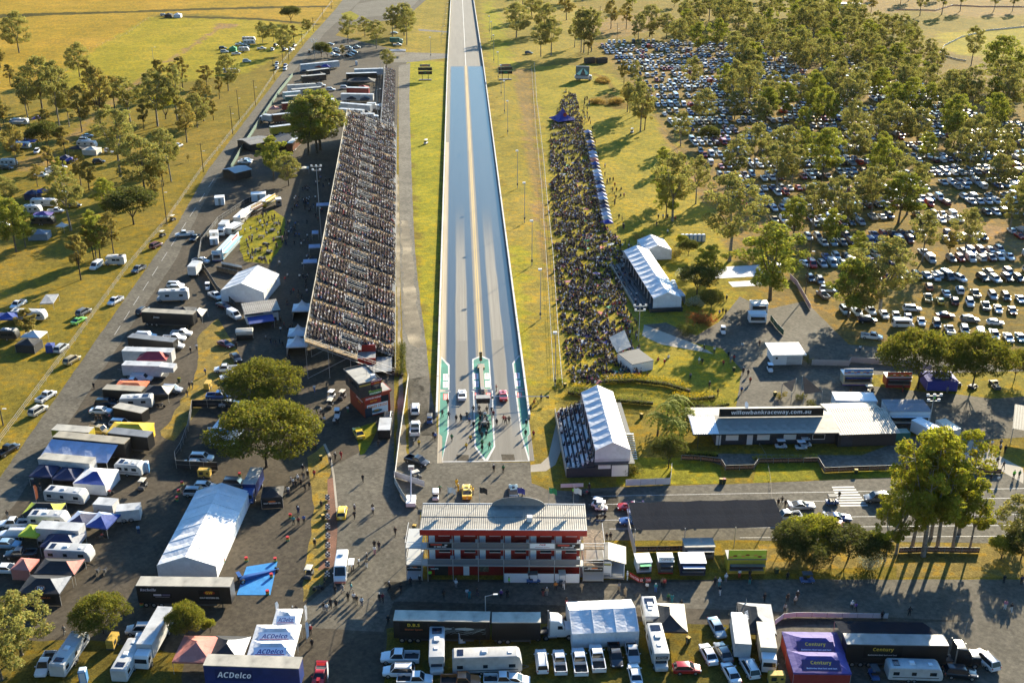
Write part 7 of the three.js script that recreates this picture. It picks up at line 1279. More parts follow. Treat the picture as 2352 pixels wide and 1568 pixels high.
// far pits
for (const [a, b, c, d, body, roof, l] of [[410,655,760,620,'white','white','white semitrailer at the top of the far pits'],[905,700,1170,690,'white','white','long white semitrailer beside the far stand'],[830,740,1110,730,'black','white','black-sided trailer under the far black awning'],[470,715,670,690,'black','cream','narrow dark trailer in the far left pits'],[420,765,640,745,'black','cream','dark trailer with cream roof in the far left pits'],[290,850,550,835,'white','cream','cream trailer in the far left pits'],[330,890,600,865,'grey','cream','grey trailer in the far left pits'],[250,920,410,905,'white','white','short white trailer beside the green fence'],[270,955,420,945,'green','cream','teal trailer beside the green fence'],[240,1020,440,1005,'red','cream','red trailer beside the far tree'],[155,1130,340,1110,'brown','white','dark red trailer beside the white truck'],[135,1245,370,1215,'yellow','white','yellow trailer beside the workshop shed'],[785,930,1080,935,'white','white','white trailer behind the far black gazebos'],[770,1015,1060,1040,'white','white','white lettered trailer above the grandstand end'],[770,1070,990,1085,'white','white','white trailer nearest the grandstand end'],[840,870,1040,875,'red','white','red trailer below the red gazebo'],[310,1400,430,1300,'brown','white','brown lettered trailer beside the workshop']]) TR([1,0, a, b, c, d], { body: TB[body], roof: TB[roof], top: 3.9 }, l);
for (const [c, r, x, y, h, cab, body, L, l] of [[0,3,1425,1240,187,'white','white',11,'white box truck facing the viewer at the bottom left'],[2,3,2085,1200,8,'white','white',9,'white box truck beside the battery tent'],[2,3,2330,1330,188,'white','cream',8,'cream box truck beside the red-walled tents'],[0,1,1800,945,5,'white','white',7,'white truck with a green rear beside the stalls'],[0,2,2325,1400,185,'blue','blue',8,'blue rental truck below the big tree'],[0,1,2055,575,185,'white','white',6.5,'white truck behind the stalls'],[1,0,1080,1010,95,'white','white',6,'white truck nose beside the far gazebos'],[1,0,1045,1110,95,'white','white',8,'white truck above the grandstand corner'],[1,0,100,1120,-60,'white','white',7,'white truck beside the green fence'],[1,0,1290,395,95,'green','green',8,'green tanker truck beside the far trees']]) addG(rigidGroup(cab === 'white' ? carPaint.white : cab === 'green' ? carPaint.teal : carPaint.blue, TB[body], TB[body === 'blue' ? 'white' : body], L, 3.5), 'box_truck', l, 'truck', Q(c, r)(x, y), H(h), 'trucks');
// caravans and motorhomes
for (const [c, r, x, y, h, L, l, k] of [[0,0,2285,375,90,8,'white caravan at the far paddock edge',0],[0,0,2290,405,90,7,'second white caravan at the far paddock edge',0],[0,0,2240,470,90,6,'white caravan beside the green tent',0],[0,0,2125,672,95,9,'white caravan behind the pale gum',0],[0,0,190,1140,95,7,'white caravan with awning in the left camp',1],[0,0,190,1360,100,8,'white caravan with blue awning in the left camp',2],[0,0,800,1350,100,8,'white caravan behind the beige tent',0],[0,0,80,1520,95,6,'white caravan at the left picture edge',0],[0,1,410,325,95,9,'long white caravan in the left camp',0],[0,1,300,385,95,6,'white caravan beside the purple gazebo',0],[0,1,400,490,95,7.5,'dark-sided caravan below the purple gazebo',3],[0,1,270,1365,95,9,'white van body trailer with awning beside the verge',0],[0,1,90,1545,95,4.5,'camper trailer near the left edge',3],[0,2,620,1470,102,8,'long white caravan in the middle of the pit row',0],[0,2,1205,1215,102,5.6,'pop-top caravan beside the blue toilet',0],[0,3,460,120,95,7,'white caravan left of the blue gazebos',0],[0,3,650,435,97,8,'white caravan behind the black gazebos',0],[0,3,650,1360,8,8.6,'caravan with solar panels in the near left corner',0],[0,3,1190,1415,6,8,'white caravan beside the box truck',0],[3,3,1330,1520,95,8,'white caravan below the battery transporter',0],[1,3,2125,1450,90,10.4,'long beige fifth-wheel caravan in the near bays',4]]) { const g = caravanGroup(L, k === 4 ? M.vinyl : k === 3 ? TB.black : M.caravan, { awning: k === 1 ? CL.grey : k === 2 ? CL.blue : null, top: k === 4 ? 3.5 : 2.75 }); addG(g, 'caravan', l, 'caravan', Q(c, r)(x, y), H(h), 'caravans'); }
for (const [c, r, x, y, h, L, l, t] of [[0,1,1060,860,-88,6,'white motorhome on the verge',2.9],[0,1,1590,1190,-92,8.5,'white motorhome with awning at the head of the pit rows',3.2],[0,2,1250,605,-92,7.5,'white motorhome beside the black box trailer',2.9],[1,3,1665,1350,180,8,'tall white motorhome facing the viewer',3.3],[2,3,1335,1320,180,8,'white motorhome with red lettering facing the viewer',3.3],[2,3,1265,1010,182,6,'grey motorhome behind the racing gazebo',3.0]]) { const g = motorhomeGroup(L, M.caravan, { top: t }); if (x === 1335) part(g, 'sign', printGeo([0.9,2.35,-L / 2 + 0.5],[-1.8,0,0],[0,0.5,0]), print([['BATDAN','#d8d8d8']], { w: 128, h: 36, bg: '#16171a' })); addG(g, 'motorhome', l, 'motorhome', Q(c, r)(x, y), H(h), 'motorhomes'); }
// ice-cream van
{ const g = carGroup('hiace', paint([0.78,0.78,0.76])); g.scale.set(1.12,1.25,1.2); part(g, 'serving_hatch', new MB().box(-1.5,1.75,0.2,0.9,0.05,1.6), M.white); part(g, 'pink_skirt', new MB().box(0,0.42,-2.72,1.7,0.28,0.1), CL.salmon); part(g, 'roof_vent', new MB().box(0,2.42,1.2,0.6,0.25,0.6), M.white); addG(g, 'ice_cream_van','white and pink ice cream van serving on the road','van', Q(1,3)(787,560), H(180)); }
// ---------------------------------------------------------------- gazebos and tents
const GZ = (c, r, x, y, w, d, h, col, l, o = {}) => { const lab = l; return addG(gazeboGroup(w, d, o.eave ?? 2.1, o.peak ?? 3.2, CL[col], o), 'gazebo', lab, 'gazebo', Q(c, r)(x, y), H(h), 'gazebos'); };
const W4 = [1,1,1,1];
GZ(0,0,1548,155,5,5,0,'black','black tent at the far paddock camp', { walls: W4 }); GZ(0,0,1632,155,5,5,0,'white','white tent at the far paddock camp', { walls: W4 }); GZ(0,0,2140,465,4,4,0,'green','green tent at the far paddock edge', { walls: W4 });
GZ(0,0,350,1120,4.5,4.5,0,'purple','purple gazebo in the left camp'); GZ(0,0,205,1325,5,4,0,'navy','navy awning tent in the left camp'); GZ(0,0,290,1335,4,4,0,'blue','blue awning tent in the left camp'); GZ(0,0,715,1400,6,4,10,'black','black awning tent beside the beige tent'); GZ(0,0,845,1410,6,5,10,'cream','beige wall tent in the left camp', { walls: W4 }); GZ(0,0,605,1490,4.5,4.5,0,'navy','navy gazebo below the beige tent', { walls: W4 }); GZ(0,0,655,1510,4,4,0,'royal','royal blue gazebo below the beige tent');
GZ(0,1,300,250,4.5,4.5,0,'navy','navy tent under the left gums', { walls: W4 }); GZ(0,1,400,235,5,4,0,'blue','blue and white tent under the left gums'); GZ(0,1,395,450,6,4.5,0,'purple','large purple gazebo under the left gums'); GZ(0,1,365,620,6,4,0,'steel','steel blue wall tent under the left gums', { walls: W4 }); GZ(0,1,575,555,3,2.5,20,'white','small white tarpaulin shelter'); GZ(0,1,460,1240,6.5,3.4,85,'grey','grey tarpaulin shelter near the verge', { peak: 2.5 }); GZ(0,1,80,1400,5.5,4.5,0,'blue','bright blue gazebo at the left edge'); GZ(0,1,320,1568,5,4,10,'white','white tent beside the silver wagon'); GZ(0,2,270,75,5,4,10,'black','black and white tent at the left verge', { walls: W4 }); GZ(0,2,465,90,1.8,1.8,0,'blue','small blue shower tent', { walls: W4, eave: 2, peak: 2.3 });
GZ(0,1,1690,1350,6,5,5,'black','black gazebo behind the black trailer'); GZ(0,1,1830,1370,3.2,5,5,'black','black and cream peaked gazebo behind the black trailer', { mats: [CL.black, CL.cream, CL.black, CL.cream] });
GZ(0,2,1420,225,4.2,7,92,'maroon','maroon tent with a white stripe', { mats: [CL.red, CL.maroon, CL.maroon, CL.maroon], eave: 2.6, peak: 3.9 }); GZ(0,2,1215,470,4,7,95,'orange','orange awning above the tan trailer', { peak: 2.6 }); GZ(0,2,1460,520,4.5,6,95,'black','black gazebo with a cream flap', { mats: [CL.cream, CL.black, CL.black, CL.black] }); GZ(0,2,1210,905,5,8.5,95,'yellow','bright yellow awning tent', { eave: 2.9, peak: 3.9, walls: [1,0,1,0] });
GZ(0,2,430,1270,4.6,4.6,97,'navy','left navy gazebo of the pair'); GZ(0,2,640,1295,4.6,4.6,97,'navy','right navy gazebo of the pair', { mats: [CL.navy, CL.navy, CL.navy, CL.navy] }); GZ(0,2,895,1330,6,6.5,100,'white','white tent with a blue roof panel', { mats: [CL.white, CL.blue, CL.white, CL.white], walls: W4, eave: 2.3, peak: 3.4 });
{ const sp = span(0,2,470,1075,1080,1130), t = thing('truck_awning','large blue-grey awning sloping off the tan transporter','awning', sp.p, sp.yaw), n = 6; const m = new MB(); for (let i = 0; i < n; i++) { const z0 = sp.L / 2 - sp.L * i / n, z1 = sp.L / 2 - sp.L * (i + 1) / n, s = i % 2 ? 0.1 : -0.1; m.quad([-1.2,3.9, z0],[-1.2,3.9, z1],[3.6,2.4 + s, z1],[3.6,2.4 - s, z0]); } part(t, 'canopy', m, CL.light); for (const z of [-sp.L / 2 + 0.2,0, sp.L / 2 - 0.2]) part(t, 'pole', new MB().bar([3.5,0, z],[3.5,2.4, z],0.05), M.galv); }
const suz = GZ(0,2,420,1620,4,6.5,95,'black','black and yellow motorcycle brand gazebo', { mats: [CL.lime, CL.black, CL.lime, CL.black] });
part(suz, 'roof_print', printGeo([1.7,2.35,1.5],[0,0,-3.0],[-1.0,0.55,0]), print([['SUZUKI','#dfe3e6']], { w: 128, h: 36, bg: '#16191c' }));
GZ(0,3,315,260,3.6,3.6,12,'lime','bright yellow gazebo with red marks'); GZ(0,3,590,345,4.4,6.4,95,'navy','navy gazebo with a grey end', { mats: [CL.grey, CL.navy, CL.navy, CL.navy] }); GZ(0,3,245,570,3.4,3.4,10,'salmon','pink-red gazebo beside the black gazebos', { walls: [0,0,1,1] }); GZ(0,3,560,590,4.5,7,95,'black','upper black gazebo with a pink end', { mats: [CL.salmon, CL.black, CL.black, CL.black] });
{ const g = GZ(0,3,430,770,5,7,95,'black','lower black gazebo with orange lettering', { mats: [CL.grey, CL.black, CL.black, CL.black], walls: [0,1,0,0], eave: 2.4, peak: 3.6 }); part(g, 'sign', printGeo([2.53,0.7,2.6],[0,0,-5.2],[0,1.2,0]), print([['LUKE CROWLEY','#d8743a'],['Racing','#e8e8e8',0.8]], { w: 220, h: 60, bg: '#0c0c0d' })); part(g, 'roof_print', printGeo([2.2,2.62,0.9],[0,0,-1.8],[-1.0,0.52,0]), print([['TW','#f0e0d0']], { w: 64, h: 40, bg: '#0c0c0d', draw: (x) => { x.strokeStyle = '#c87a50'; x.lineWidth = 4; x.beginPath(); x.ellipse(32,20,28,16,0,0,7); x.stroke(); } })); }
GZ(0,3,760,150,4.2,4.6,15,'navy','grey-blue gazebo beside the blue gazebo', { mats: [CL.light, CL.navy, CL.navy, CL.light] }); GZ(0,3,955,160,4.4,4.8,15,'blue','blue gazebo beside the pit lane', { mats: [CL.light, CL.blue, CL.blue, CL.light] });
GZ(0,3,1830,1370,6,6,5,'salmon','salmon pink gazebo at the bottom', { eave: 2.4, peak: 3.8 }); GZ(0,3,2110,1370,5.5,6,5,'black','black and white gazebo beside the salmon gazebo', { mats: [CL.black, CL.white, CL.black, CL.black], eave: 2.4, peak: 3.8 });
const acd = print([['ACDelco','#2a2a78']], { w: 200, h: 56, bg: '#eeeef2', italic: true, draw: (x) => { x.fillStyle = '#b8243a'; x.fillRect(10,46,180,5); } });
for (const [x, y, d, l] of [[300,1080,4.2,'top white lettered gazebo'],[200,1230,7,'middle white lettered gazebo'],[160,1370,7,'lower white lettered gazebo']]) { const g = GZ(1,3, x, y, 4.2, d, 92,'white', l, { eave: 2.5, peak: 3.5 }); part(g, 'roof_print', printGeo([1.85,2.69, d * 0.36],[0,0,-d * 0.7],[-1.2,0.57,0]), acd); }
{ const g = GZ(2,3,1440,1080,5.2,7,6,'black','black and tan racing gazebo', { mats: [CL.cream, CL.cream, CL.black, CL.black], eave: 2.5, peak: 3.8 }); }
{ const g = GZ(2,3,2235,1090,5.4,7.5,8,'black','black battery gazebo with white lettering', { mats: [CL.grey, CL.grey, CL.black, CL.black], eave: 2.5, peak: 3.9 }); part(g, 'roof_print', printGeo([-2.0,2.72,-1.6],[0,0,3.2],[0.95,0.52,0]), print([['YUASA','#f2f2f2']], { w: 140, h: 44, bg: '#0c0c10' })); }
const cen = print([['Century','#e8c23a',1.15],['Batteries that last and last','#e8e8f4',0.5]], { w: 256, h: 90, bg: '#2b2560' });
for (const [x, y, l] of [[400,1330,'upper purple battery tent with red walls'],[450,1500,'lower purple battery tent with red walls']]) { const g = GZ(3,3, x, y, 5.2,8.5,94,'purple', l, { eave: 2.7, peak: 3.7, walls: [CL.red, CL.red, CL.red, CL.red], valance: CL.purple }); part(g, 'roof_print', printGeo([2.35,2.86,2.8],[0,0,-5.6],[-1.7,0.66,0]), cen); }
// big white marquee behind the utes, bottom centre
addG(marqueeGroup(8,10.4,2.8,4.2,3), 'marquee','white three-bay marquee behind the near row of utes','marquee', Q(2,3)(822,1085), Math.PI / 2 + 0.02);
// awnings on the lawn edge: row of small gazebos above the hillside crowd
{ const cols = ['lavender','black','black','lavender','navy','navy','light','light','salmon','blue','navy','white','light','steel','navy','light','navy','lavender','light','black','navy','grey','light','cream','royal']; const nm = { lavender: 'lavender', black: 'black', navy: 'navy', light: 'pale blue', salmon: 'pink', blue: 'blue', white: 'white', steel: 'steel blue', grey: 'grey', cream: 'cream', royal: 'royal blue' };
cols.forEach((c, i) => { const t = i / (cols.length - 1), y = 312 + 210 * Math.pow(t, 1.06), x = 1350 + 46 * Math.pow((y - 312) / 210,0.95), g = gazeboGroup(3,3,2.0,3.0, CL[c], { mats: i % 2 ? [CL.white, CL[c], CL[c], CL[c]] : undefined }); addG(g, 'gazebo', `${nm[c]} gazebo in the line above the hillside crowd`, 'gazebo', G(x, y), 0.1,'gazebos above the hillside crowd'); }); }
{ const g = pagodaGroup(9,1.0,6, CL.royal); const t = addG(g, 'star_tent','dark blue star tent in the hillside crowd','tent', G(1292,276), 0.4); part(t, 'emblem', new MB().bar([0.1,3.0,2.1],[0.1,3.02,2.2],0.9,0.9,12), CL.red); }
// far gazebos in the pits
for (const [x, y, w, d, c, l] of [[640,640,3.5,5,'royal','royal blue gazebo at the top of the far pits'],[560,640,4,5,'red','dark red awning at the top of the far pits'],[970,770,8,14,'black','wide black awning in the far pits'],[500,750,6,10,'black','black awning in the far left pits'],[560,710,5,8,'black','narrow black awning in the far left pits'],[985,835,5,5,'red','red gazebo in the far pits'],[880,935,4.5,4.5,'black','left black gazebo above the lettered trailer'],[1000,945,4.5,4.5,'black','right black gazebo above the lettered trailer'],[900,1065,4,5,'black','left black gazebo below the lettered trailer'],[1010,1075,4,5,'black','right black gazebo below the lettered trailer'],[165,1030,4,4,'salmon','red gazebo beside the green fence'],[1145,1005,4,4,'cream','cream gazebo beside the far stand'],[350,1000,6,6,'red','red awning beside the far tree'],[700,520,3,3,'white','white gazebo beside the far cars']]) GZ(1,0, x, y, w, d, 92, c, l, { peak: w > 5 ? 3.6 : 3.2 });
{ const t = addG(gazeboGroup(9,7,3,3.8, TB.grey), 'carport','grey carport with a tractor at the far crossing','carport', Q(1,0)(1305,505), 0); }
// blue ground tarpaulin with drums
{ const a = [[1,3,-90,500],[1,3,195,455],[1,3,130,760],[1,3,-180,760]].map(([c, r, x, y]) => Q(c, r)(x, y)), b = new MB(), n = 16; const P = (u, v) => { const p = a[0].clone().lerp(a[1], u).lerp(a[3].clone().lerp(a[2], u), v); return [p.x, 0.05 + 0.08 * vnoise(u * 22, v * 18) * Math.sin(Math.PI * u) * Math.sin(Math.PI * v), p.z]; }; for (let i = 0; i < n; i++) for (let j = 0; j < n; j++) b.quad(P(i / n, (j + 1) / n), P((i + 1) / n, (j + 1) / n), P((i + 1) / n, j / n), P(i / n, j / n)); single('tarpaulin', b, std([0.06,0.28,0.62],0.4, { map: rep(clothT, 0.3) }), 'crumpled bright blue tarpaulin beside the show trailer','tarpaulin');
const d = thing('show_dragster','long blue dragster displayed on the blue tarpaulin','drag car', Q(1,3)(-20,600), H(62)); part(d, 'body', loftMB(new MB(), [[-4.4,0.15,0.3,0.12],[-2,0.15,0.5,0.3],[0.5,0.15,0.85,0.42],[1.6,0.15,0.9,0.45],[2.4,0.2,0.6,0.4]]).geo(0.5), carPaint.blue); wheels(d, 0.9,0.45,[2.2]); wheels(d, 0.5,0.24,[-4]); bx(d, 'rear_wing',-0.8,0.8,1.6,1.68,2.2,2.8, carPaint.blue); bx(d, 'wing_strut',-0.05,0.05,0.6,1.6,2.4,2.5, M.black); }
{ const t = thing('show_car_body','red funny car body propped up beside the lettered trailer','drag car', Q(1,3)(585,1530), H(185)); const g = carGroup('doorslam', carPaint.red); for (const m of [...g.children]) t.add(m); t.rotation.x = 0.12; }
for (const [c, r, x, y, m, l] of [[1,3,190,1000, CL.white, 'white feather flag left of the lettered gazebos'],[1,3,455,1030, CL.white, 'white feather flag right of the lettered gazebos'],[1,3,465,1190, CL.white, 'second white feather flag right of the lettered gazebos'],[1,3,660,1560, CL.white, 'white feather flag beside the red car body'],[0,2,330,1475, CL.orange, 'orange feather flag in the pit row'],[3,3,1800,1180, CL.black, 'black feather flag beside the prime mover'],[2,3,2140,960, CL.black, 'black feather flag beside the battery gazebo'],[1,1,500,1330, CL.white, 'white feather flag at the back of the grandstand']]) { const t = thing('feather_flag', l, 'flag', Q(c, r)(x, y), hash2(x, y) * 1.5,'feather flags'); part(t, 'pole', new MB().bar([0,0,0],[0,3.6,0],0.03), M.galv); part(t, 'cloth', new MB().quad([0.02,0.5,0],[0.6,0.7,0.05],[0.75,2.8,0.08],[0.02,2.4,0]).quad([0.02,2.4,0],[0.75,2.8,0.08],[0.5,3.6,0.04],[0.02,3.6,0]), m); }
// ---------------------------------------------------------------- food stalls
function stall(name, A, B, o, label) { // front from A to B
const t = framed(name, label, 'food stall', A, B, 'food stalls'), L = t.L, D = o.d ?? 2.6, h = o.h ?? 2.6;
bx(t, 'body',0, L, 0.35, h, -D, 0, o.body ?? M.white); bx(t, 'roof',-0.1, L + 0.1, h, h + 0.1,-D - 0.1,0.1, o.roof ?? M.white);
part(bx(t, 'serving_hatch',0.4, L - 0.4,1.1,2.1,0.003,0.05, M.black), 'counter', new MB().box(L / 2,1.05,0.25, L - 0.7,0.06,0.45), M.steel);
part(t, 'hatch_awning', new MB().quad([0.3,2.15,0.06],[L - 0.3,2.15,0.06],[L - 0.3,2.45,1.3],[0.3,2.45,1.3]), o.awning ?? o.body ?? M.white);
bx(t, 'skirt',0.02, L - 0.02,0.03,0.34,-0.25,-0.05, o.skirt ?? M.darkGrey);
if (o.board) { bx(t, 'board_frame',0, L, h + 0.1, h + 0.1 + (o.bh ?? 1.2), -0.16,-0.06, o.frame ?? M.white); part(t, 'menu_board', printGeo([0.08, h + 0.16,-0.05],[L - 0.16,0,0],[0, (o.bh ?? 1.2) - 0.12,0]), o.board); }
return t;
}
const pic = (txt, bg, fg, blobs) => print(txt, { w: 200, h: 64, bg, fg, draw: (x, w, h) => { for (let i = 0; i < 9; i++) { x.fillStyle = blobs[i % blobs.length]; x.beginPath(); x.ellipse(12 + i * 22, h - 12 - (i * 29 % 20), 12,7,0,0,7); x.fill(); } } });
stall('burger_stall', G(1936,885), G(2002,885), { body: TB.tan, awning: CL.blue, board: pic([],'#5a86b8','#fff',['#c88a3a','#8a3a1a','#e8c860']), skirt: CL.purple, bh: 1.4, h: 2.8 }, 'blue and orange burger stall with pictured menu board');
stall('fruit_stall', G(2035,890), G(2092,890), { body: TB.red, awning: CL.grey, board: pic([],'#c84a2a','#fff',['#e8a030','#48a040','#f0e0c0']), skirt: CL.red, bh: 1.3 }, 'red and orange drinks stall under the tree');
stall('white_stall', G(1918,945), G(2012,947), { d: 4, h: 2.8, board: null }, 'white stall seen from behind with open roof frame'); stall('white_stall', G(2040,975), G(2135,975), { d: 5.5, h: 3.2, roof: CL.grey }, 'white stall with a grey cloth roof');
const med = addG(gazeboGroup(5.5,7,2.4,3.6, CL.royal, { walls: W4 }), 'medical_tent','blue medical tent under the trees','tent', G(2155,885), 1.5); part(med, 'roof_print', printGeo([-2.35,2.66,-1.8],[0,0,3.6],[1.3,0.57,0]), print([['MEDICAL','#ffffff']], { w: 140, h: 40, bg: '#1c2350' }));
stall('coffee_stall', G(1512,1318), G(1546,1318), { body: M.darkGrey, board: print(['COFFEE'], { w: 128, h: 36, bg: '#f4f4f0', fg: '#16181c' }), bh: 0.8, h: 2.5, skirt: M.red }, 'coffee stall with a black and white sign'); stall('drinks_stall', G(1463,1318), G(1496,1316), { body: M.white, awning: CL.green, roof: M.white, h: 2.3 }, 'drinks stall with a green awning');
for (const [a, b, l] of [[[1446,1325],[1468,1338],'left red drinks banner'],[[1469,1338],[1495,1337],'right red drinks banner']]) { const A = G(...a), B = G(...b); single('drinks_banner', printGeo(arr(A).map((v, i) => v + (i === 1 ? 0.1 : 0)), [B.x - A.x, 0, B.z - A.z],[0,1.0,0]), print([['Coca-Cola','#ffffff']], { w: 128, h: 48, bg: '#b5231c', italic: true, family: 'serif' }), l + ' beside the coffee stall','banner','red drinks banners'); }
stall('blue_stall', G(1562,1322), G(1620,1322), { body: TB.navy, roof: M.white, h: 2.6, d: 3, awning: CL.light }, 'navy food trailer with a white roof'); stall('catering_trailer', G(1572,1285), G(1640,1284), { body: TB.grey, roof: M.roofPale, h: 2.6 }, 'grey catering trailer behind the navy trailer');
stall('hot_dog_stall', G(1670,1318), G(1757,1318), { body: TB.yellow, roof: TB.grey, board: pic([],'#b8cc3a','#fff',['#d89a4a','#8a4a1a','#d8d060']), frame: TB.yellow, bh: 1.8, h: 3.0, awning: TB.grey, skirt: M.yellowPaint }, 'lime yellow hot food stall with a big board');
{ const SS = (x, y) => [(780 + 0.3425 * x) / 1.7415, (750 + 0.3425 * y) / 1.7415], st = (a, b, o, l) => stall('food_stall', G(...SS(...a)), G(...SS(...b)), o, l);
st([200,860],[310,855], { body: TB.white, board: print(['SEAFOOD'], { w: 128, h: 36, bg: '#3f7fa4', fg: '#e8f2f6' }), h: 2.4, bh: 0.9, skirt: CL.blue }, 'seafood stall with a blue sign'); st([330,850],[520,640], { body: cloth([0.35,0.62,0.75]), roof: cloth([0.55,0.72,0.82]), board: print([], { w: 160, h: 40, bg: '#e8eef0', draw: (x) => { x.fillStyle = '#c83a34'; x.fillRect(90,6,60,26); x.fillStyle = '#6ab0d0'; x.fillRect(6,6,78,26); } }), h: 2.4 }, 'long pale blue stall facing the lawn'); st([425,560],[545,490], { body: TB.white, h: 2.4 }, 'white stall in the middle of the food row'); st([540,430],[650,330], { body: TB.white, board: pic([],'#e8e4e0','#c33',['#c84a2a','#3a6aa8','#e8c860']), h: 2.4 }, 'white stall with a coloured menu board'); st([660,330],[790,260], { body: TB.brown, board: pic([],'#c8b89a','#a33',['#a83a2a','#e8c860']), h: 2.3 }, 'brown stall with a pale menu board'); st([830,235],[945,160], { body: TB.yellow, board: print([], { w: 96, h: 28, bg: '#e0a81e' }), h: 2.2, bh: 0.8 }, 'yellow boarded stall at the top of the food row'); st([950,220],[1010,215], { body: TB.grey, h: 2.5 }, 'small grey stall at the top of the food row');
const cab = (a, w, d, h, m, l) => { const t = thing('site_cabin', l, 'cabin', G(...SS(...a)), 0.15,'site cabins'); bx(t, 'body',-w / 2, w / 2,0.25, h, -d / 2, d / 2, m); bx(t, 'roof',-w / 2 - 0.06, w / 2 + 0.06, h, h + 0.08,-d / 2 - 0.06, d / 2 + 0.06, M.white); bx(t, 'door',-0.4,0.4,0.3, h - 0.3, d / 2 + 0.003, d / 2 + 0.04, M.roofPale); bx(t, 'skid',-w / 2 + 0.1, w / 2 - 0.1,0.03,0.248,-d / 2 + 0.2, d / 2 - 0.2, M.darkGrey); };
cab([290,195],3.2,3,2.9, M.white, 'white square cabin beside the access road'); cab([225,600],2.6,2.4,2.6, M.white, 'white cabin behind the seafood stall'); cab([225,660],2.4,2.2,2.2, M.white, 'lower white cabin behind the seafood stall'); cab([745,150],5,3,2.8, M.white, 'white cabin with small windows behind the stalls');
const bar = framed('timber_bar','curved timber bar with a pale fence top','bar', G(497,622), G(545,632)); bx(bar, 'counter',0, bar.L, 0.05,1.4,-0.5,0, M.deck); part(bar, 'screen', corrugated(0, bar.L, -2.2,2.3,-2.3,1.0,0.5,0.06), M.white); bx(bar, 'back_wall',0, bar.L, 0.05,1.6,-2.4,-2.25, M.deck);
}
stall('kitchen_stall', Q(0,2)(1925,960), Q(0,2)(2130,975), { body: M.white, h: 3, d: 7, board: pic([],'#3a86b8','#fff',['#e8e0d0','#48a070','#d8b040']), bh: 1.3 }, 'white kitchen stall with a blue picture board in the yard');
{ const t = thing('doughnut_cart','dark doughnut cart with a pale rounded roof','food cart', Q(0,1)(2250,1545), 0.1,'food stalls'); bx(t, 'body',-2,2,0.4,1.5,-1,1, TB.black); part(t, 'roof', loftMB(new MB(), [[-1.2,2.2,2.6,2.1],[0,2.2,3.0,2.2],[1.2,2.2,2.6,2.1]]).geo(0.6), CL.cream); for (const x of [-1.9,1.9]) for (const z of [-0.9,0.9]) part(t, 'post', new MB().bar([x, 1.5, z],[x, 2.3, z],0.05), M.galv); wheels(t, 2.1,0.35,[0]); }
// white peaked tents behind the grandstand
for (const [x, y, l] of [[1,1,0]].length ? [[430,1330,'white pagoda tent at the back of the grandstand'],[395,1560,'upper white pagoda of the pair at the grandstand corner'],[385,1660,'lower white pagoda of the pair at the grandstand corner']] : []) addG(pagodaGroup(5,2.5,4.6, M.whiteCloth, [1,0,0,1]), 'pagoda_tent', l, 'tent', Q(1,1)(x, y), 0.05,'white pagoda tents');
for (const [x, y, w, l] of [[625,360,5,'white stall canopy beside the tall mast'],[500,890,4,'small white canopy behind the grandstand'],[545,620,2,'grey table canopy behind the grandstand'],[540,750,3.5,'white table canopy behind the grandstand'],[425,20,5,'cream canopy under the big tree']]) addG(gazeboGroup(w, 3,2.2,2.6, l.startsWith('cream') ? CL.cream : CL.light), 'canopy', l, 'canopy', Q(1,1)(x, y), 0.1,'canopies behind the grandstand');
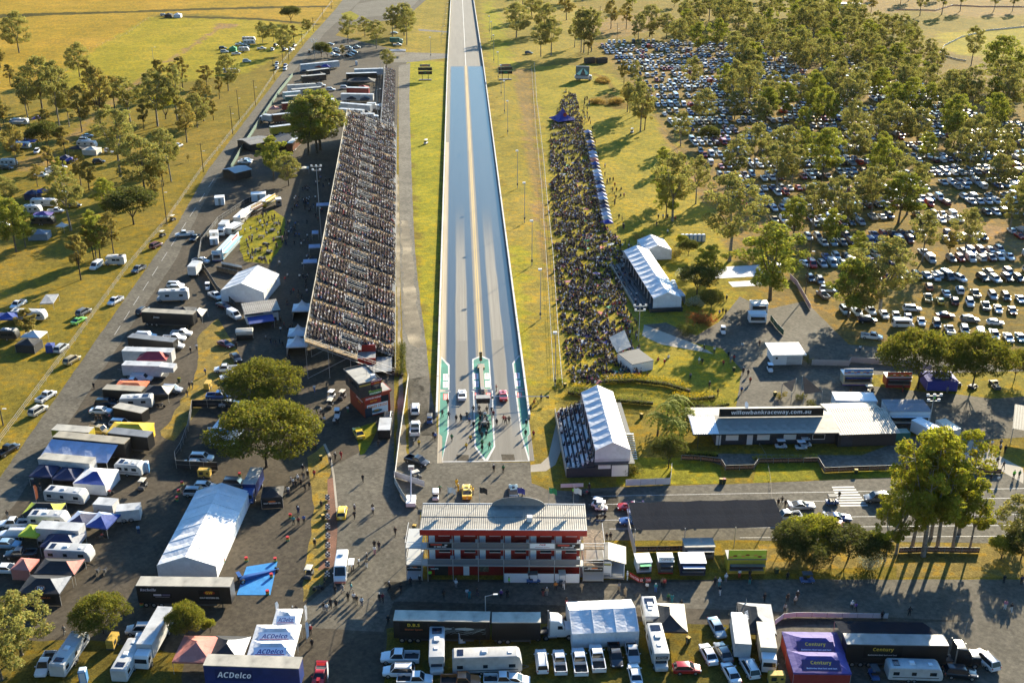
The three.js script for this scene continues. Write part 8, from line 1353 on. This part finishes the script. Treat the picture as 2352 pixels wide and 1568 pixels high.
// racing gazebo and truck awning near the big tree, scissor lift
{ const g = addG(gazeboGroup(4,4,2.4,3.4, CL.black, { walls: [0,0,1,1] }), 'gazebo','black racing gazebo beside the blue truck','gazebo', Q(1,2)(160,1480), 0.05,'gazebos'); part(g, 'sign', printGeo([-1.7,0.6,2.0],[3.4,0,0],[0,1.2,0]), print([['GULF WESTERN OIL','#e8e8e8']], { w: 160, h: 60, bg: '#0c0c0d', size: 20, draw: (x, w) => { x.fillStyle = '#c8661c'; x.beginPath(); x.ellipse(w / 2,14,34,11,0,0,7); x.fill(); } }));
const t = thing('boom_lift','white boom lift beside the white banner fence','boom lift', Q(1,2)(1425,1490), 0); bx(t, 'base',-0.9,0.9,0.3,1.1,-1.5,1.5, M.white); wheels(t, 1.0,0.4,[-1,1]); part(t, 'boom', new MB().bar([0,1.1,0.6],[0.1,6.0,-2.6],0.16,0.12,6), M.white); part(t, 'basket', new MB().box(0.1,6.2,-2.9,1.1,0.7,0.7), M.galv);
const w = thing('screen_truck','truck carrying a big video screen on the far lawn','truck', G(1340,183), H(100)); const rg = rigidGroup(carPaint.white, TB.white, TB.white, 9,2.4); for (const m of [...rg.children]) w.add(m); bx(w, 'screen_frame',-0.9,0.9,2.5,7.2,-3,4, TB.black); part(w, 'screen', printGeo([0.93,2.7,3.8],[0,0,-6.6],[0,4.3,0]), std(0x000000,0.4, { emissive: 0xffffff, emissiveIntensity: 0.14, emissiveMap: print([], { w: 128, h: 80, bg: '#3a5a66', draw: (x) => { x.fillStyle = '#6fb4c0'; x.beginPath(); x.moveTo(70,10); x.lineTo(0,70); x.lineTo(40,80); x.fill(); x.beginPath(); x.moveTo(74,10); x.lineTo(128,60); x.lineTo(100,80); x.fill(); x.fillStyle = '#38404a'; x.beginPath(); x.moveTo(72,10); x.lineTo(44,80); x.lineTo(96,80); x.fill(); } }).map })); bx(w, 'screen_back',-0.96,-0.9,2.6,7.1,-2.9,3.9, M.white);
for (const [x, y] of [[715,575],[825,575]]) { const s = thing('skip_bin','dark open skip bin at the edge of the far lawn','skip', Q(2,0)(x, y), 0.4,'skip bins'); bx(s, 'base',-3,3,0.1,0.3,-1.4,1.4, M.black); for (const [a, b, c, d] of [[-3,3,1.35,1.45],[-3,3,-1.45,-1.35],[-3.05,-2.95,-1.34,1.34],[2.95,3.05,-1.34,1.34]]) bx(s, 'wall', a, b, 0.302,3, c, d, M.charcoal); }
for (const [x, y, l] of [[2400,940,'white food van on the plaza'],[2265,1300,'white food trailer on the plaza'],[2250,1400,'lower white food trailer on the plaza']]) { const q = Q(2,1)(x, y); stall('food_van', q.clone().add(V(-2,0,0)), q.clone().add(V(2.4,0,0.3)), { body: M.white, h: 2.5 }, l); }
for (const [c, r, x, y, sx, sz, l] of [[2,1,2080,925,16,9,'pale tarpaulin spread on the grass behind the garden'],[2,1,2150,1035,9,4,'small pale tarpaulin beside the garden']]) single('ground_tarpaulin', box(0,0.03,0, sx, 0.06, sz, 0.1), cloth([0.55,0.56,0.6]), l, 'tarpaulin','pale tarpaulins').position.copy(Q(c, r)(x, y));
const cw = thing('white_containers','white refrigerated trailer beside the green skip','trailer', G(2135,1008), 0.5); bx(cw, 'body',-1.3,1.3,0.5,3.0,-4,4, M.white); bx(cw, 'roof',-1.35,1.35,3.0,3.1,-4.05,4.05, M.white); wheels(cw, 1.3,0.4,[1,2]);
const c2 = thing('cool_room','small white cool room trailer behind the mast','trailer', G(2175,1000), 0.3); bx(c2,'body',-1.3,1.3,0.4,2.6,-2.4,2.4, M.caravan); bx(c2,'roof',-1.35,1.35,2.6,2.7,-2.45,2.45, M.cream ?? TB.cream); wheels(c2,1.3,0.35,[0]);
const sk = thing('green_skip','green skip beside the white stall','skip', G(2062,1008), 0.05); bx(sk, 'body',-2.2,2.2,0.1,1.9,-1,1, TB.green); bx(sk, 'lid',-2.15,2.15,1.9,1.98,-0.95,0.95, TB.green);
const sail = (pts, l) => { const P = pts.map(([x, y, h]) => G(x, y, h)), t = thing('sun_sail', l, 'shade sail', V(P[0].x, 0, P[0].z)); const rel = P.map((p) => [p.x - P[0].x, p.y, p.z - P[0].z]); part(t, 'cloth', new MB().tri(...rel), CL.shade); for (const p of rel) part(t, 'post', new MB().bar([p[0],0, p[2]],[p[0], p[1], p[2]],0.07), M.galv); };
sail([[1798,880,4],[1830,868,3],[1820,900,3]],'left triangular shade sail on the plaza'); sail([[1845,862,4.5],[1890,898,3],[1848,905,3.2]],'right triangular shade sail on the plaza');
const rs = framed('corner_shelter','dark open shelter roof at the right edge','shelter', G(2320,1015), G(2400,1030)); part(rs, 'roof', corrugated(0, rs.L, 0.2,3.4,-10,4.2,0.5,0.05), M.charcoal); for (const x of [0.2, rs.L - 0.2]) part(rs, 'post', new MB().bar([x, 0,0],[x, 3.4,0],0.08), M.galv);
}
// ---------------------------------------------------------------- people: [column, row, phrase, [x, y, heading, pose, top, legs] ...]
const folk = [
[1,2,'on the start line',[[1762,588,20,'stand','black','black'],[1712,690,0,'akimbo','black','black'],[1770,705,10,'akimbo','black','black'],[1840,735,0,'stand','black','black'],[1882,730,10,'stand','black','black'],[1938,708,0,'akimbo','black','black'],[1962,755,20,'stand','blue','black'],[1998,650,0,'akimbo','black','black'],[2050,650,0,'akimbo','black','black'],[2122,655,0,'akimbo','black','black'],[2165,660,0,'akimbo','black','black'],[2180,695,20,'stand','maroon','black'],[2212,770,10,'stand','black','black'],[2275,740,0,'akimbo','red','black'],[2295,755,0,'akimbo','maroon','black'],[2325,750,0,'akimbo','black','black'],[2207,455,90,'point','maroon','black'],[1800,915,200,'walk','green','black'],[1970,920,0,'stand','yellow','black'],[1932,995,30,'walk','yellow','black'],[2078,965,0,'stand','green','black'],[2078,1010,0,'stand','black','black'],[2145,990,0,'akimbo','black','black'],[2000,795,0,'stand','black','black'],[2060,740,0,'stand','black','black'],[2120,745,0,'stand','grey','black'],[2130,780,10,'stand','black','black'],[2050,800,0,'stand','black','black'],[2125,830,0,'stand','black','black'],[2055,850,0,'stand','black','black'],[2115,880,0,'stand','black','black'],[2140,800,0,'akimbo','black','black'],[2075,890,0,'stand','black','black'],[2060,700,0,'stand','black','black'],[2105,705,0,'stand','white','black']]],
[1,2,'on the apron behind the start',[[2185,1195,0,'stand','black','black'],[2272,1200,0,'stand','green','black'],[1688,1385,180,'akimbo','green','black'],[1843,1330,170,'stand','yellow','yellow'],[1858,1375,60,'stand','yellow','yellow'],[1995,1405,-90,'stand','yellow','black'],[1975,1385,-90,'stand','yellow','yellow'],[1497,965,0,'stand','yellow','black'],[1630,890,0,'stand','black','black'],[1648,905,0,'stand','blue','black'],[1125,970,0,'stand','black','black']]],
[2,2,'beside the right wall',[[132,778,0,'stand','black','black'],[125,875,0,'stand','black','black'],[198,880,20,'stand','red','black'],[268,545,0,'stand','black','black'],[95,1420,-90,'point','black','black'],[205,560,0,'ground','orange','black'],[170,650,0,'stand','black','black'],[710,1370,180,'stand','black','black'],[560,1415,100,'stand','lime','black']]],
[1,2,'below the timing tower',[[685,1115,200,'walk','black','navy'],[728,1090,200,'point','black','black'],[782,1075,20,'walk','red','red'],[982,1288,0,'walk','black','black'],[535,1245,0,'stand','red','navy'],[385,1565,0,'stand','black','black'],[600,1530,20,'stand','black','black'],[430,1200,20,'walk','black','black'],[475,1250,0,'stand','black','black'],[435,1270,0,'stand','black','grey'],[385,1290,20,'stand','white','black'],[490,1350,0,'stand','black','black'],[450,1370,10,'walk','black','black'],[320,1300,90,'stand','grey','black'],[295,1400,0,'stand','white','navy'],[365,1340,0,'stand','black','black'],[340,1320,30,'stand','white','navy'],[415,1330,200,'stand','black','black'],[905,1565,10,'stand','grey','black'],[1072,1560,0,'stand','black','black']]],
[1,2,'beside the timing tower',[[535,460,0,'walk','white','blue'],[193,240,180,'stand','lime','black'],[843,650,20,'stand','white','green'],[382,650,180,'stand','black','black'],[425,640,190,'stand','black','black'],[435,710,0,'stand','white','pink'],[595,660,100,'stand','white','black'],[565,690,80,'stand','black','black'],[620,710,0,'walk','black','black'],[545,770,20,'stand','black','black'],[600,760,30,'stand','black','navy'],[627,750,0,'stand','white','black'],[718,770,0,'stand','white','black'],[752,770,0,'stand','black','black'],[460,750,180,'stand','black','black'],[482,770,180,'stand','white','black'],[508,860,0,'walk','white','black'],[545,860,0,'stand','black','black'],[500,930,0,'stand','navy','navy'],[530,930,0,'stand','black','black']]],
[1,3,'near the ice cream van',[[345,110,0,'stand','teal','black'],[390,115,0,'stand','maroon','black'],[440,100,0,'stand','blue','black'],[390,20,0,'stand','navy','navy'],[540,320,180,'stand','black','black'],[905,60,10,'walk','black','black'],[1075,15,0,'walk','white','black'],[1280,210,200,'walk','black','black'],[1088,330,0,'stand','black','black'],[1130,345,0,'stand','black','navy'],[1090,385,10,'stand','white','pink'],[1020,450,90,'stand','black','black'],[1015,505,0,'stand','tan','white'],[945,495,-90,'stand','white','black'],[895,530,-90,'stand','red','black'],[878,540,-90,'stand','white','navy'],[875,725,-110,'walk','teal','grey'],[795,735,60,'walk','grey','grey'],[725,745,20,'stand','black','black'],[845,810,0,'stand','black','black'],[900,820,180,'stand','white','black'],[925,845,180,'stand','black','tan'],[972,860,0,'stand','white','navy'],[735,880,0,'stand','black','black'],[688,875,0,'walk','black','black'],[622,905,0,'stand','black','grey'],[650,915,0,'stand','white','grey'],[372,935,0,'walk','black','black'],[340,945,0,'walk','black','black'],[515,1240,0,'stand','black','black'],[500,1120,0,'stand','red','black'],[630,670,90,'stand','black','black']]],
[1,3,'before race control',[[1225,715,60,'walk','black','black'],[1330,735,20,'walk','black','black'],[1165,825,0,'walk','maroon','black'],[1135,820,0,'walk','black','black'],[1420,675,0,'walk','black','black'],[1505,655,20,'stand','black','black'],[1600,610,0,'stand','lime','black'],[1838,695,200,'stand','white','grey'],[1725,790,10,'walk','black','black'],[1940,780,0,'stand','white','grey'],[1960,795,180,'stand','teal','teal'],[2030,770,100,'walk','black','navy'],[2252,790,0,'stand','purple','black'],[2325,670,90,'stand','lime','black'],[2310,785,0,'stand','black','black'],[1215,1025,0,'stand','black','black']]],
[2,3,'by the food stalls',[[285,770,0,'stand','black','maroon'],[320,765,0,'stand','tan','grey'],[400,715,0,'stand','orange','black'],[475,700,0,'walk','grey','white'],[640,725,20,'walk','tan','tan'],[985,720,0,'walk','grey','tan'],[1040,770,0,'walk','tan','tan'],[500,850,0,'walk','black','red'],[1240,720,20,'stand','white','black'],[1215,680,0,'walk','black','black'],[1320,730,20,'stand','teal','blue'],[1380,680,180,'stand','tan','black'],[1400,690,180,'stand','red','black'],[1470,830,0,'stand','teal','teal'],[1435,820,0,'stand','green','black'],[1555,885,30,'walk','black','grey'],[1905,680,0,'stand','white','teal'],[1910,755,20,'walk','black','white'],[1865,670,0,'stand','black','black'],[1965,640,0,'stand','white','grey'],[2090,600,0,'stand','white','red'],[2185,600,0,'stand','black','black'],[2185,660,0,'stand','black','teal'],[2320,820,30,'walk','black','black'],[1060,620,90,'stand','white','white'],[870,260,0,'stand','black','black'],[905,255,0,'stand','black','black']]],
[3,3,'on the sunny right concourse',[[180,620,0,'stand','black','black'],[180,820,0,'stand','black','black'],[155,920,20,'walk','grey','black'],[250,850,0,'stand','grey','black'],[270,800,0,'stand','black','black'],[770,890,20,'walk','white','black'],[805,905,0,'walk','purple','black'],[1050,980,0,'stand','black','black'],[1300,950,0,'akimbo','black','black'],[2180,890,20,'stand','pink','white'],[2235,910,20,'walk','black','white'],[2170,650,0,'stand','black','black'],[2330,660,0,'stand','navy','black']]],
[2,2,'by the plaza lawn',[[1402,215,0,'stand','red','black'],[1720,205,0,'stand','white','tan'],[1748,210,0,'stand','black','black'],[1640,345,0,'stand','grey','black'],[1815,425,0,'stand','black','black'],[1892,500,60,'point','black','black'],[1345,175,0,'ground','maroon','black'],[1440,150,0,'ground','white','navy'],[1943,225,10,'stand','red','black'],[2125,300,200,'stand','black','black'],[2170,315,200,'stand','black','black'],[2190,385,10,'stand','red','black'],[2110,475,0,'stand','blue','black'],[2010,195,0,'stand','grey','grey'],[2040,180,0,'stand','red','black'],[1990,145,0,'stand','black','black'],[1860,105,0,'stand','white','black'],[1765,85,90,'walk','black','black'],[2275,40,200,'walk','black','black'],[2115,65,0,'stand','white','grey'],[1240,340,0,'stand','black','black'],[1185,300,20,'stand','white','black'],[1125,320,10,'stand','blue','black'],[1165,340,0,'stand','red','black']]],
[3,2,'on the right plaza',[[2020,990,20,'walk','tan','black'],[2060,970,20,'walk','white','tan'],[2135,1010,10,'stand','grey','black'],[2180,1020,10,'stand','black','black'],[2110,1130,10,'walk','black','black'],[2165,1170,0,'walk','black','black'],[2050,1280,0,'stand','black','black'],[2115,1300,0,'stand','white','grey'],[2260,1255,0,'stand','lime','black'],[2310,1250,0,'stand','green','black'],[655,1440,20,'stand','black','black'],[130,1490,180,'akimbo','black','black'],[160,1520,180,'stand','black','black'],[95,1510,190,'stand','black','black'],[55,1530,190,'stand','black','black'],[760,480,0,'stand','black','black'],[960,480,0,'stand','black','black'],[1240,460,90,'stand','black','red'],[1650,470,0,'stand','grey','grey'],[1525,560,0,'stand','lime','black'],[845,90,0,'stand','white','navy'],[2140,960,0,'stand','grey','black']]],
[2,1,'on the far lawn',[[1345,440,20,'stand','black','black'],[1388,440,20,'stand','white','black'],[1430,440,20,'stand','black','black'],[1330,505,0,'stand','black','navy'],[1500,460,0,'stand','red','black'],[1430,580,0,'stand','white','black'],[900,100,0,'stand','black','black'],[930,95,0,'stand','black','black'],[945,145,0,'stand','red','black'],[925,190,0,'stand','tan','black'],[960,190,0,'stand','black','black'],[1005,170,0,'ground','black','black'],[955,260,0,'stand','black','black'],[945,300,0,'walk','black','black'],[1000,230,0,'ground','black','black'],[1030,240,0,'stand','pink','black'],[1920,1190,0,'stand','black','black'],[1943,1195,0,'stand','black','black'],[1972,1195,0,'stand','black','black'],[1907,1330,0,'walk','blue','black'],[1938,1310,0,'stand','black','black'],[1965,1320,0,'stand','black','black']]],
[0,2,'in the pit rows',[[860,435,0,'stand','black','black'],[1740,430,20,'walk','black','black'],[1768,430,20,'walk','black','grey'],[1720,505,20,'walk','black','grey'],[1885,305,10,'walk','blue','black'],[1805,75,10,'stand','white','black'],[1750,105,0,'stand','black','black'],[885,740,0,'stand','black','black'],[925,740,0,'stand','black','black'],[300,1305,0,'stand','white','navy'],[370,1370,0,'stand','black','grey'],[2170,60,0,'stand','black','black']]],
[0,3,'in the pit rows',[[1272,195,0,'stand','lightblue','navy'],[590,1120,200,'walk','grey','grey'],[70,55,0,'stand','black','grey']]],
];
CLO.lightblue = [0.3,0.45,0.6];
const WEAR = { tan: 'tan', lightblue: 'light blue' };
for (const [c, r, where, list] of folk) for (const [x, y, h, pose, top, leg] of list) person(Q(c, r)(x, y), h, pose, top, leg, `person in ${WEAR[top] ?? top} top ${{ stand: 'standing', akimbo: 'akimbo', walk: 'walking', point: 'pointing', ground: 'sitting' }[pose]} ${where}`, 'people ' + where);
// ---- crowds: seated spectators, one mass per place
const crowdTops = [['black','navy'],['black','black'],['white','navy'],['grey','black'],['navy','grey'],['red','navy'],['blue','black'],['tan','black'],['white','black'],['black','tan'],['maroon','black'],['pink','navy']], crowdW = [26,26,9,8,7,2,4,2,9,3,2,1];
const crowdPick = () => { let t = rnd() * crowdW.reduce((a, b) => a + b); for (let i = 0; i < crowdW.length; i++) if ((t -= crowdW[i]) < 0) return i; return 0; };
function crowd(name, label, spots, pose) {
const g = new THREE.Group(), o = new THREE.Object3D(); g.name = name; tag(g, label, 'crowd', null, 'stuff'); scene.add(g);
const by = crowdTops.map(() => []);
for (const s of spots) by[crowdPick()].push(s);
by.forEach((l, i) => { if (!l.length) return; const im = new THREE.InstancedMesh(personGeo(pose, ...crowdTops[i], i % 4), personM, l.length); im.name = 'spectators'; im.userData.kind = 'stuff'; im.castShadow = im.receiveShadow = true; l.forEach(([p, h], k) => { o.position.copy(p); o.rotation.set(0, H(h), 0); o.scale.setScalar(0.95 + 0.14 * rnd()); o.updateMatrix(); im.setMatrixAt(k, o.matrix); }); g.add(im); });
}
{
const spots = [], lone = [], face = Math.atan2(-stand.n.x, stand.n.z) / R; // towards the strip
for (let i = 0; i < stand.rows; i++) for (let s = 0.3; s < stand.L - 0.2; s += 0.5) {
const far = s / stand.L, edge = i < 1 || i > 24 ? 0.45 : 0;
if (i < 11 && s < 9.2) continue;
if (stand.isAisle(s - 0.1) ? rnd() > 0.06 : stand.isGap(s, i)) continue;
if (!stand.isAisle(s) && (rnd() < 0.13 + 0.28 * far * far + edge || vnoise(s / 2.2 + 9, i * 0.8) < 0.1 + 0.2 * far)) continue;
const y = stand.y0 + i * stand.rise, p = stand.pt(s + rr(-0.1,0.1), i * stand.depth + 0.5 + rr(-0.14,0.14), y);
spots.push([p, face + rr(-16,16)]);
}
crowd('grandstand_crowd','dense seated crowd filling the long grandstand', spots, 'sit');
const hill = DP([[1262,300],[1300,205],[1322,215],[1345,300],[1385,470],[1400,525],[1430,560],[1440,700],[1452,800],[1448,872],[1310,885],[1285,700],[1275,560],[1266,420]]), hs = [], hst = [];
for (let k = 0; k < 26000 && hs.length < 3500; k++) { const p = V(rr(20,95), 0, rr(-330,20)); if (!inside(hill, p.x, p.z)) continue; const f = (-p.z) / 330; if (vnoise(p.x / 3.2, p.z / 3.2) < 0.2 + 0.22 * f || rnd() < f * 0.4) continue; hs.push([p, -60 + rr(-50,40)]); }
crowd('hillside_crowd','crowd sitting on the grass bank right of the strip', hs, 'ground');
for (let k = 0; k < 3000 && hst.length < 330; k++) { const p = V(rr(25,95), 0, rr(-330,20)); if (inside(hill, p.x, p.z) && vnoise(p.x / 5 + 40, p.z / 5) > 0.45) hst.push([p, rr(-90,90)]); }
const rail = [[1345,225],[1352,290],[1440,560],[1448,640],[1460,800],[1462,870]].map(([x, y]) => G(x, y)); for (let i = 1; i < rail.length; i++) for (let k = 0; k < 22; k++) hst.push([rail[i - 1].clone().lerp(rail[i], rnd()).add(V(rr(-2,1.5), 0,0)), rr(0,360)]);
crowd('hillside_standing_crowd','people standing among the hillside crowd', hst, 'stand');
const cs = []; const con = DP([[660,470],[735,400],[760,420],[720,600],[700,700],[660,800],[690,850],[640,850],[600,770],[650,680],[640,600]]), lawn = DP([[560,500],[660,480],[655,560],[620,610],[560,600]]);
for (let k = 0; k < 4000 && cs.length < 210; k++) { const p = V(rr(-140,-40), 0, rr(-260,30)); if (inside(con, p.x, p.z) && vnoise(p.x / 6, p.z / 6) > 0.42) cs.push([p, rr(0,360)]); }
for (let k = 0; k < 4000 && cs.length < 300; k++) { const p = V(rr(-140,-40), 0, rr(-260,30)); if (inside(lawn, p.x, p.z) && vnoise(p.x / 6, p.z / 6) > 0.4) cs.push([p, rr(0,360)]); }
crowd('concourse_crowd','people walking on the shaded concourse behind the grandstand', cs, 'walk');
const fs = [], fa = G(905,292), fb = G(908,165), fd = fb.clone().sub(fa), fl = fd.length(), fy = Math.atan2(-fd.z, fd.x); fd.normalize(); for (let i = 0; i < 7; i++) for (let s = 1; s < fl - 1; s += 0.6) if (rnd() < 0.42) { const o = V(s, 0.67 + i * 0.35,-i * 0.8 - 0.4).applyAxisAngle(V(0,1,0), fy).add(fa); fs.push([o, face + rr(-15,15)]); }
crowd('far_stand_crowd','spectators on the low far stand', fs, 'sit');
const tt = glob.terrace, ts = []; tt.t.updateMatrixWorld(true); for (let i = 0; i < tt.n; i++) for (let k = 0; k < 44; k++) if (rnd() < (k > 34 ? 0.55 : 0.12 + 0.1 * (i > 3))) ts.push([tt.t.localToWorld(V(tt.half / tt.n * (i + 0.6), 0.9 + 2.1 * i / (tt.n - 1) - 0.03,-1.2 - k * 0.56)), -88 + rr(-15,15)]);
crowd('terrace_crowd','spectators on the chairs of the terrace stand', ts, 'sit');
// picnic rugs on the bank
const rug = box(0,0.02,0,2.2,0.03,1.7), rm = ['blue','red','green','steel','maroon','purple'].map((k) => CL[k]); for (let k = 0, n = 0; k < 400 && n < 60; k++) { const p = V(rr(25,90), 0, rr(-200,18)); if (!inside(hill, p.x, p.z)) continue; const i = Math.floor(rnd() * 6), m = single('picnic_rug', rug, rm[i], `${['blue','red','green','steel blue','maroon','purple'][i]} rug among the hillside crowd`, 'rug','rugs on the bank'); m.position.copy(p); m.rotation.y = rnd() * 3; n++; }
// picnic tables on the stall lawn
const tb = new THREE.Group(); part(tb, 'table_top', new MB().box(0,0.75,0,1.8,0.06,0.8), M.darkGrey); for (const s of [-1,1]) part(tb, 'bench', new MB().box(0,0.45, s * 0.75,1.8,0.05,0.3), M.darkGrey); part(tb, 'leg', new MB().box(-0.7,0.37,0,0.08,0.7,1.5).box(0.7,0.37,0,0.08,0.7,1.5), M.darkGrey);
for (const [x, y] of [[600,545],[610,562],[592,575],[625,530],[635,515],[618,580],[640,548],[600,595]]) place(tb, 'picnic_table','dark picnic table on the lawn before the food stalls','picnic table', G(x, y), hash2(x, y) * 3,'picnic tables'); for (const [x, y] of [[2198,885],[2235,890],[2283,880],[2290,892]]) place(tb, 'picnic_table','picnic table on the grass behind the medical tent','picnic table', G(x, y), hash2(x, y) * 3,'picnic tables');
}
// ---------------------------------------------------------------- things alike in look and place are told apart by counting from the left
{
const by = new Map();
for (const o of scene.children) { const u = o.userData; if (u?.label && u.category && !u.kind) { if (!by.has(u.label)) by.set(u.label, []); by.get(u.label).push(o); } }
for (const [l, list] of by) if (list.length > 1) list.sort((a, b) => bearing(a.position) - bearing(b.position)).forEach((o, i) => { o.userData.label = `${l}, ${ord(i + 1)} from the left`; });
}
renderer.render(scene, camera);
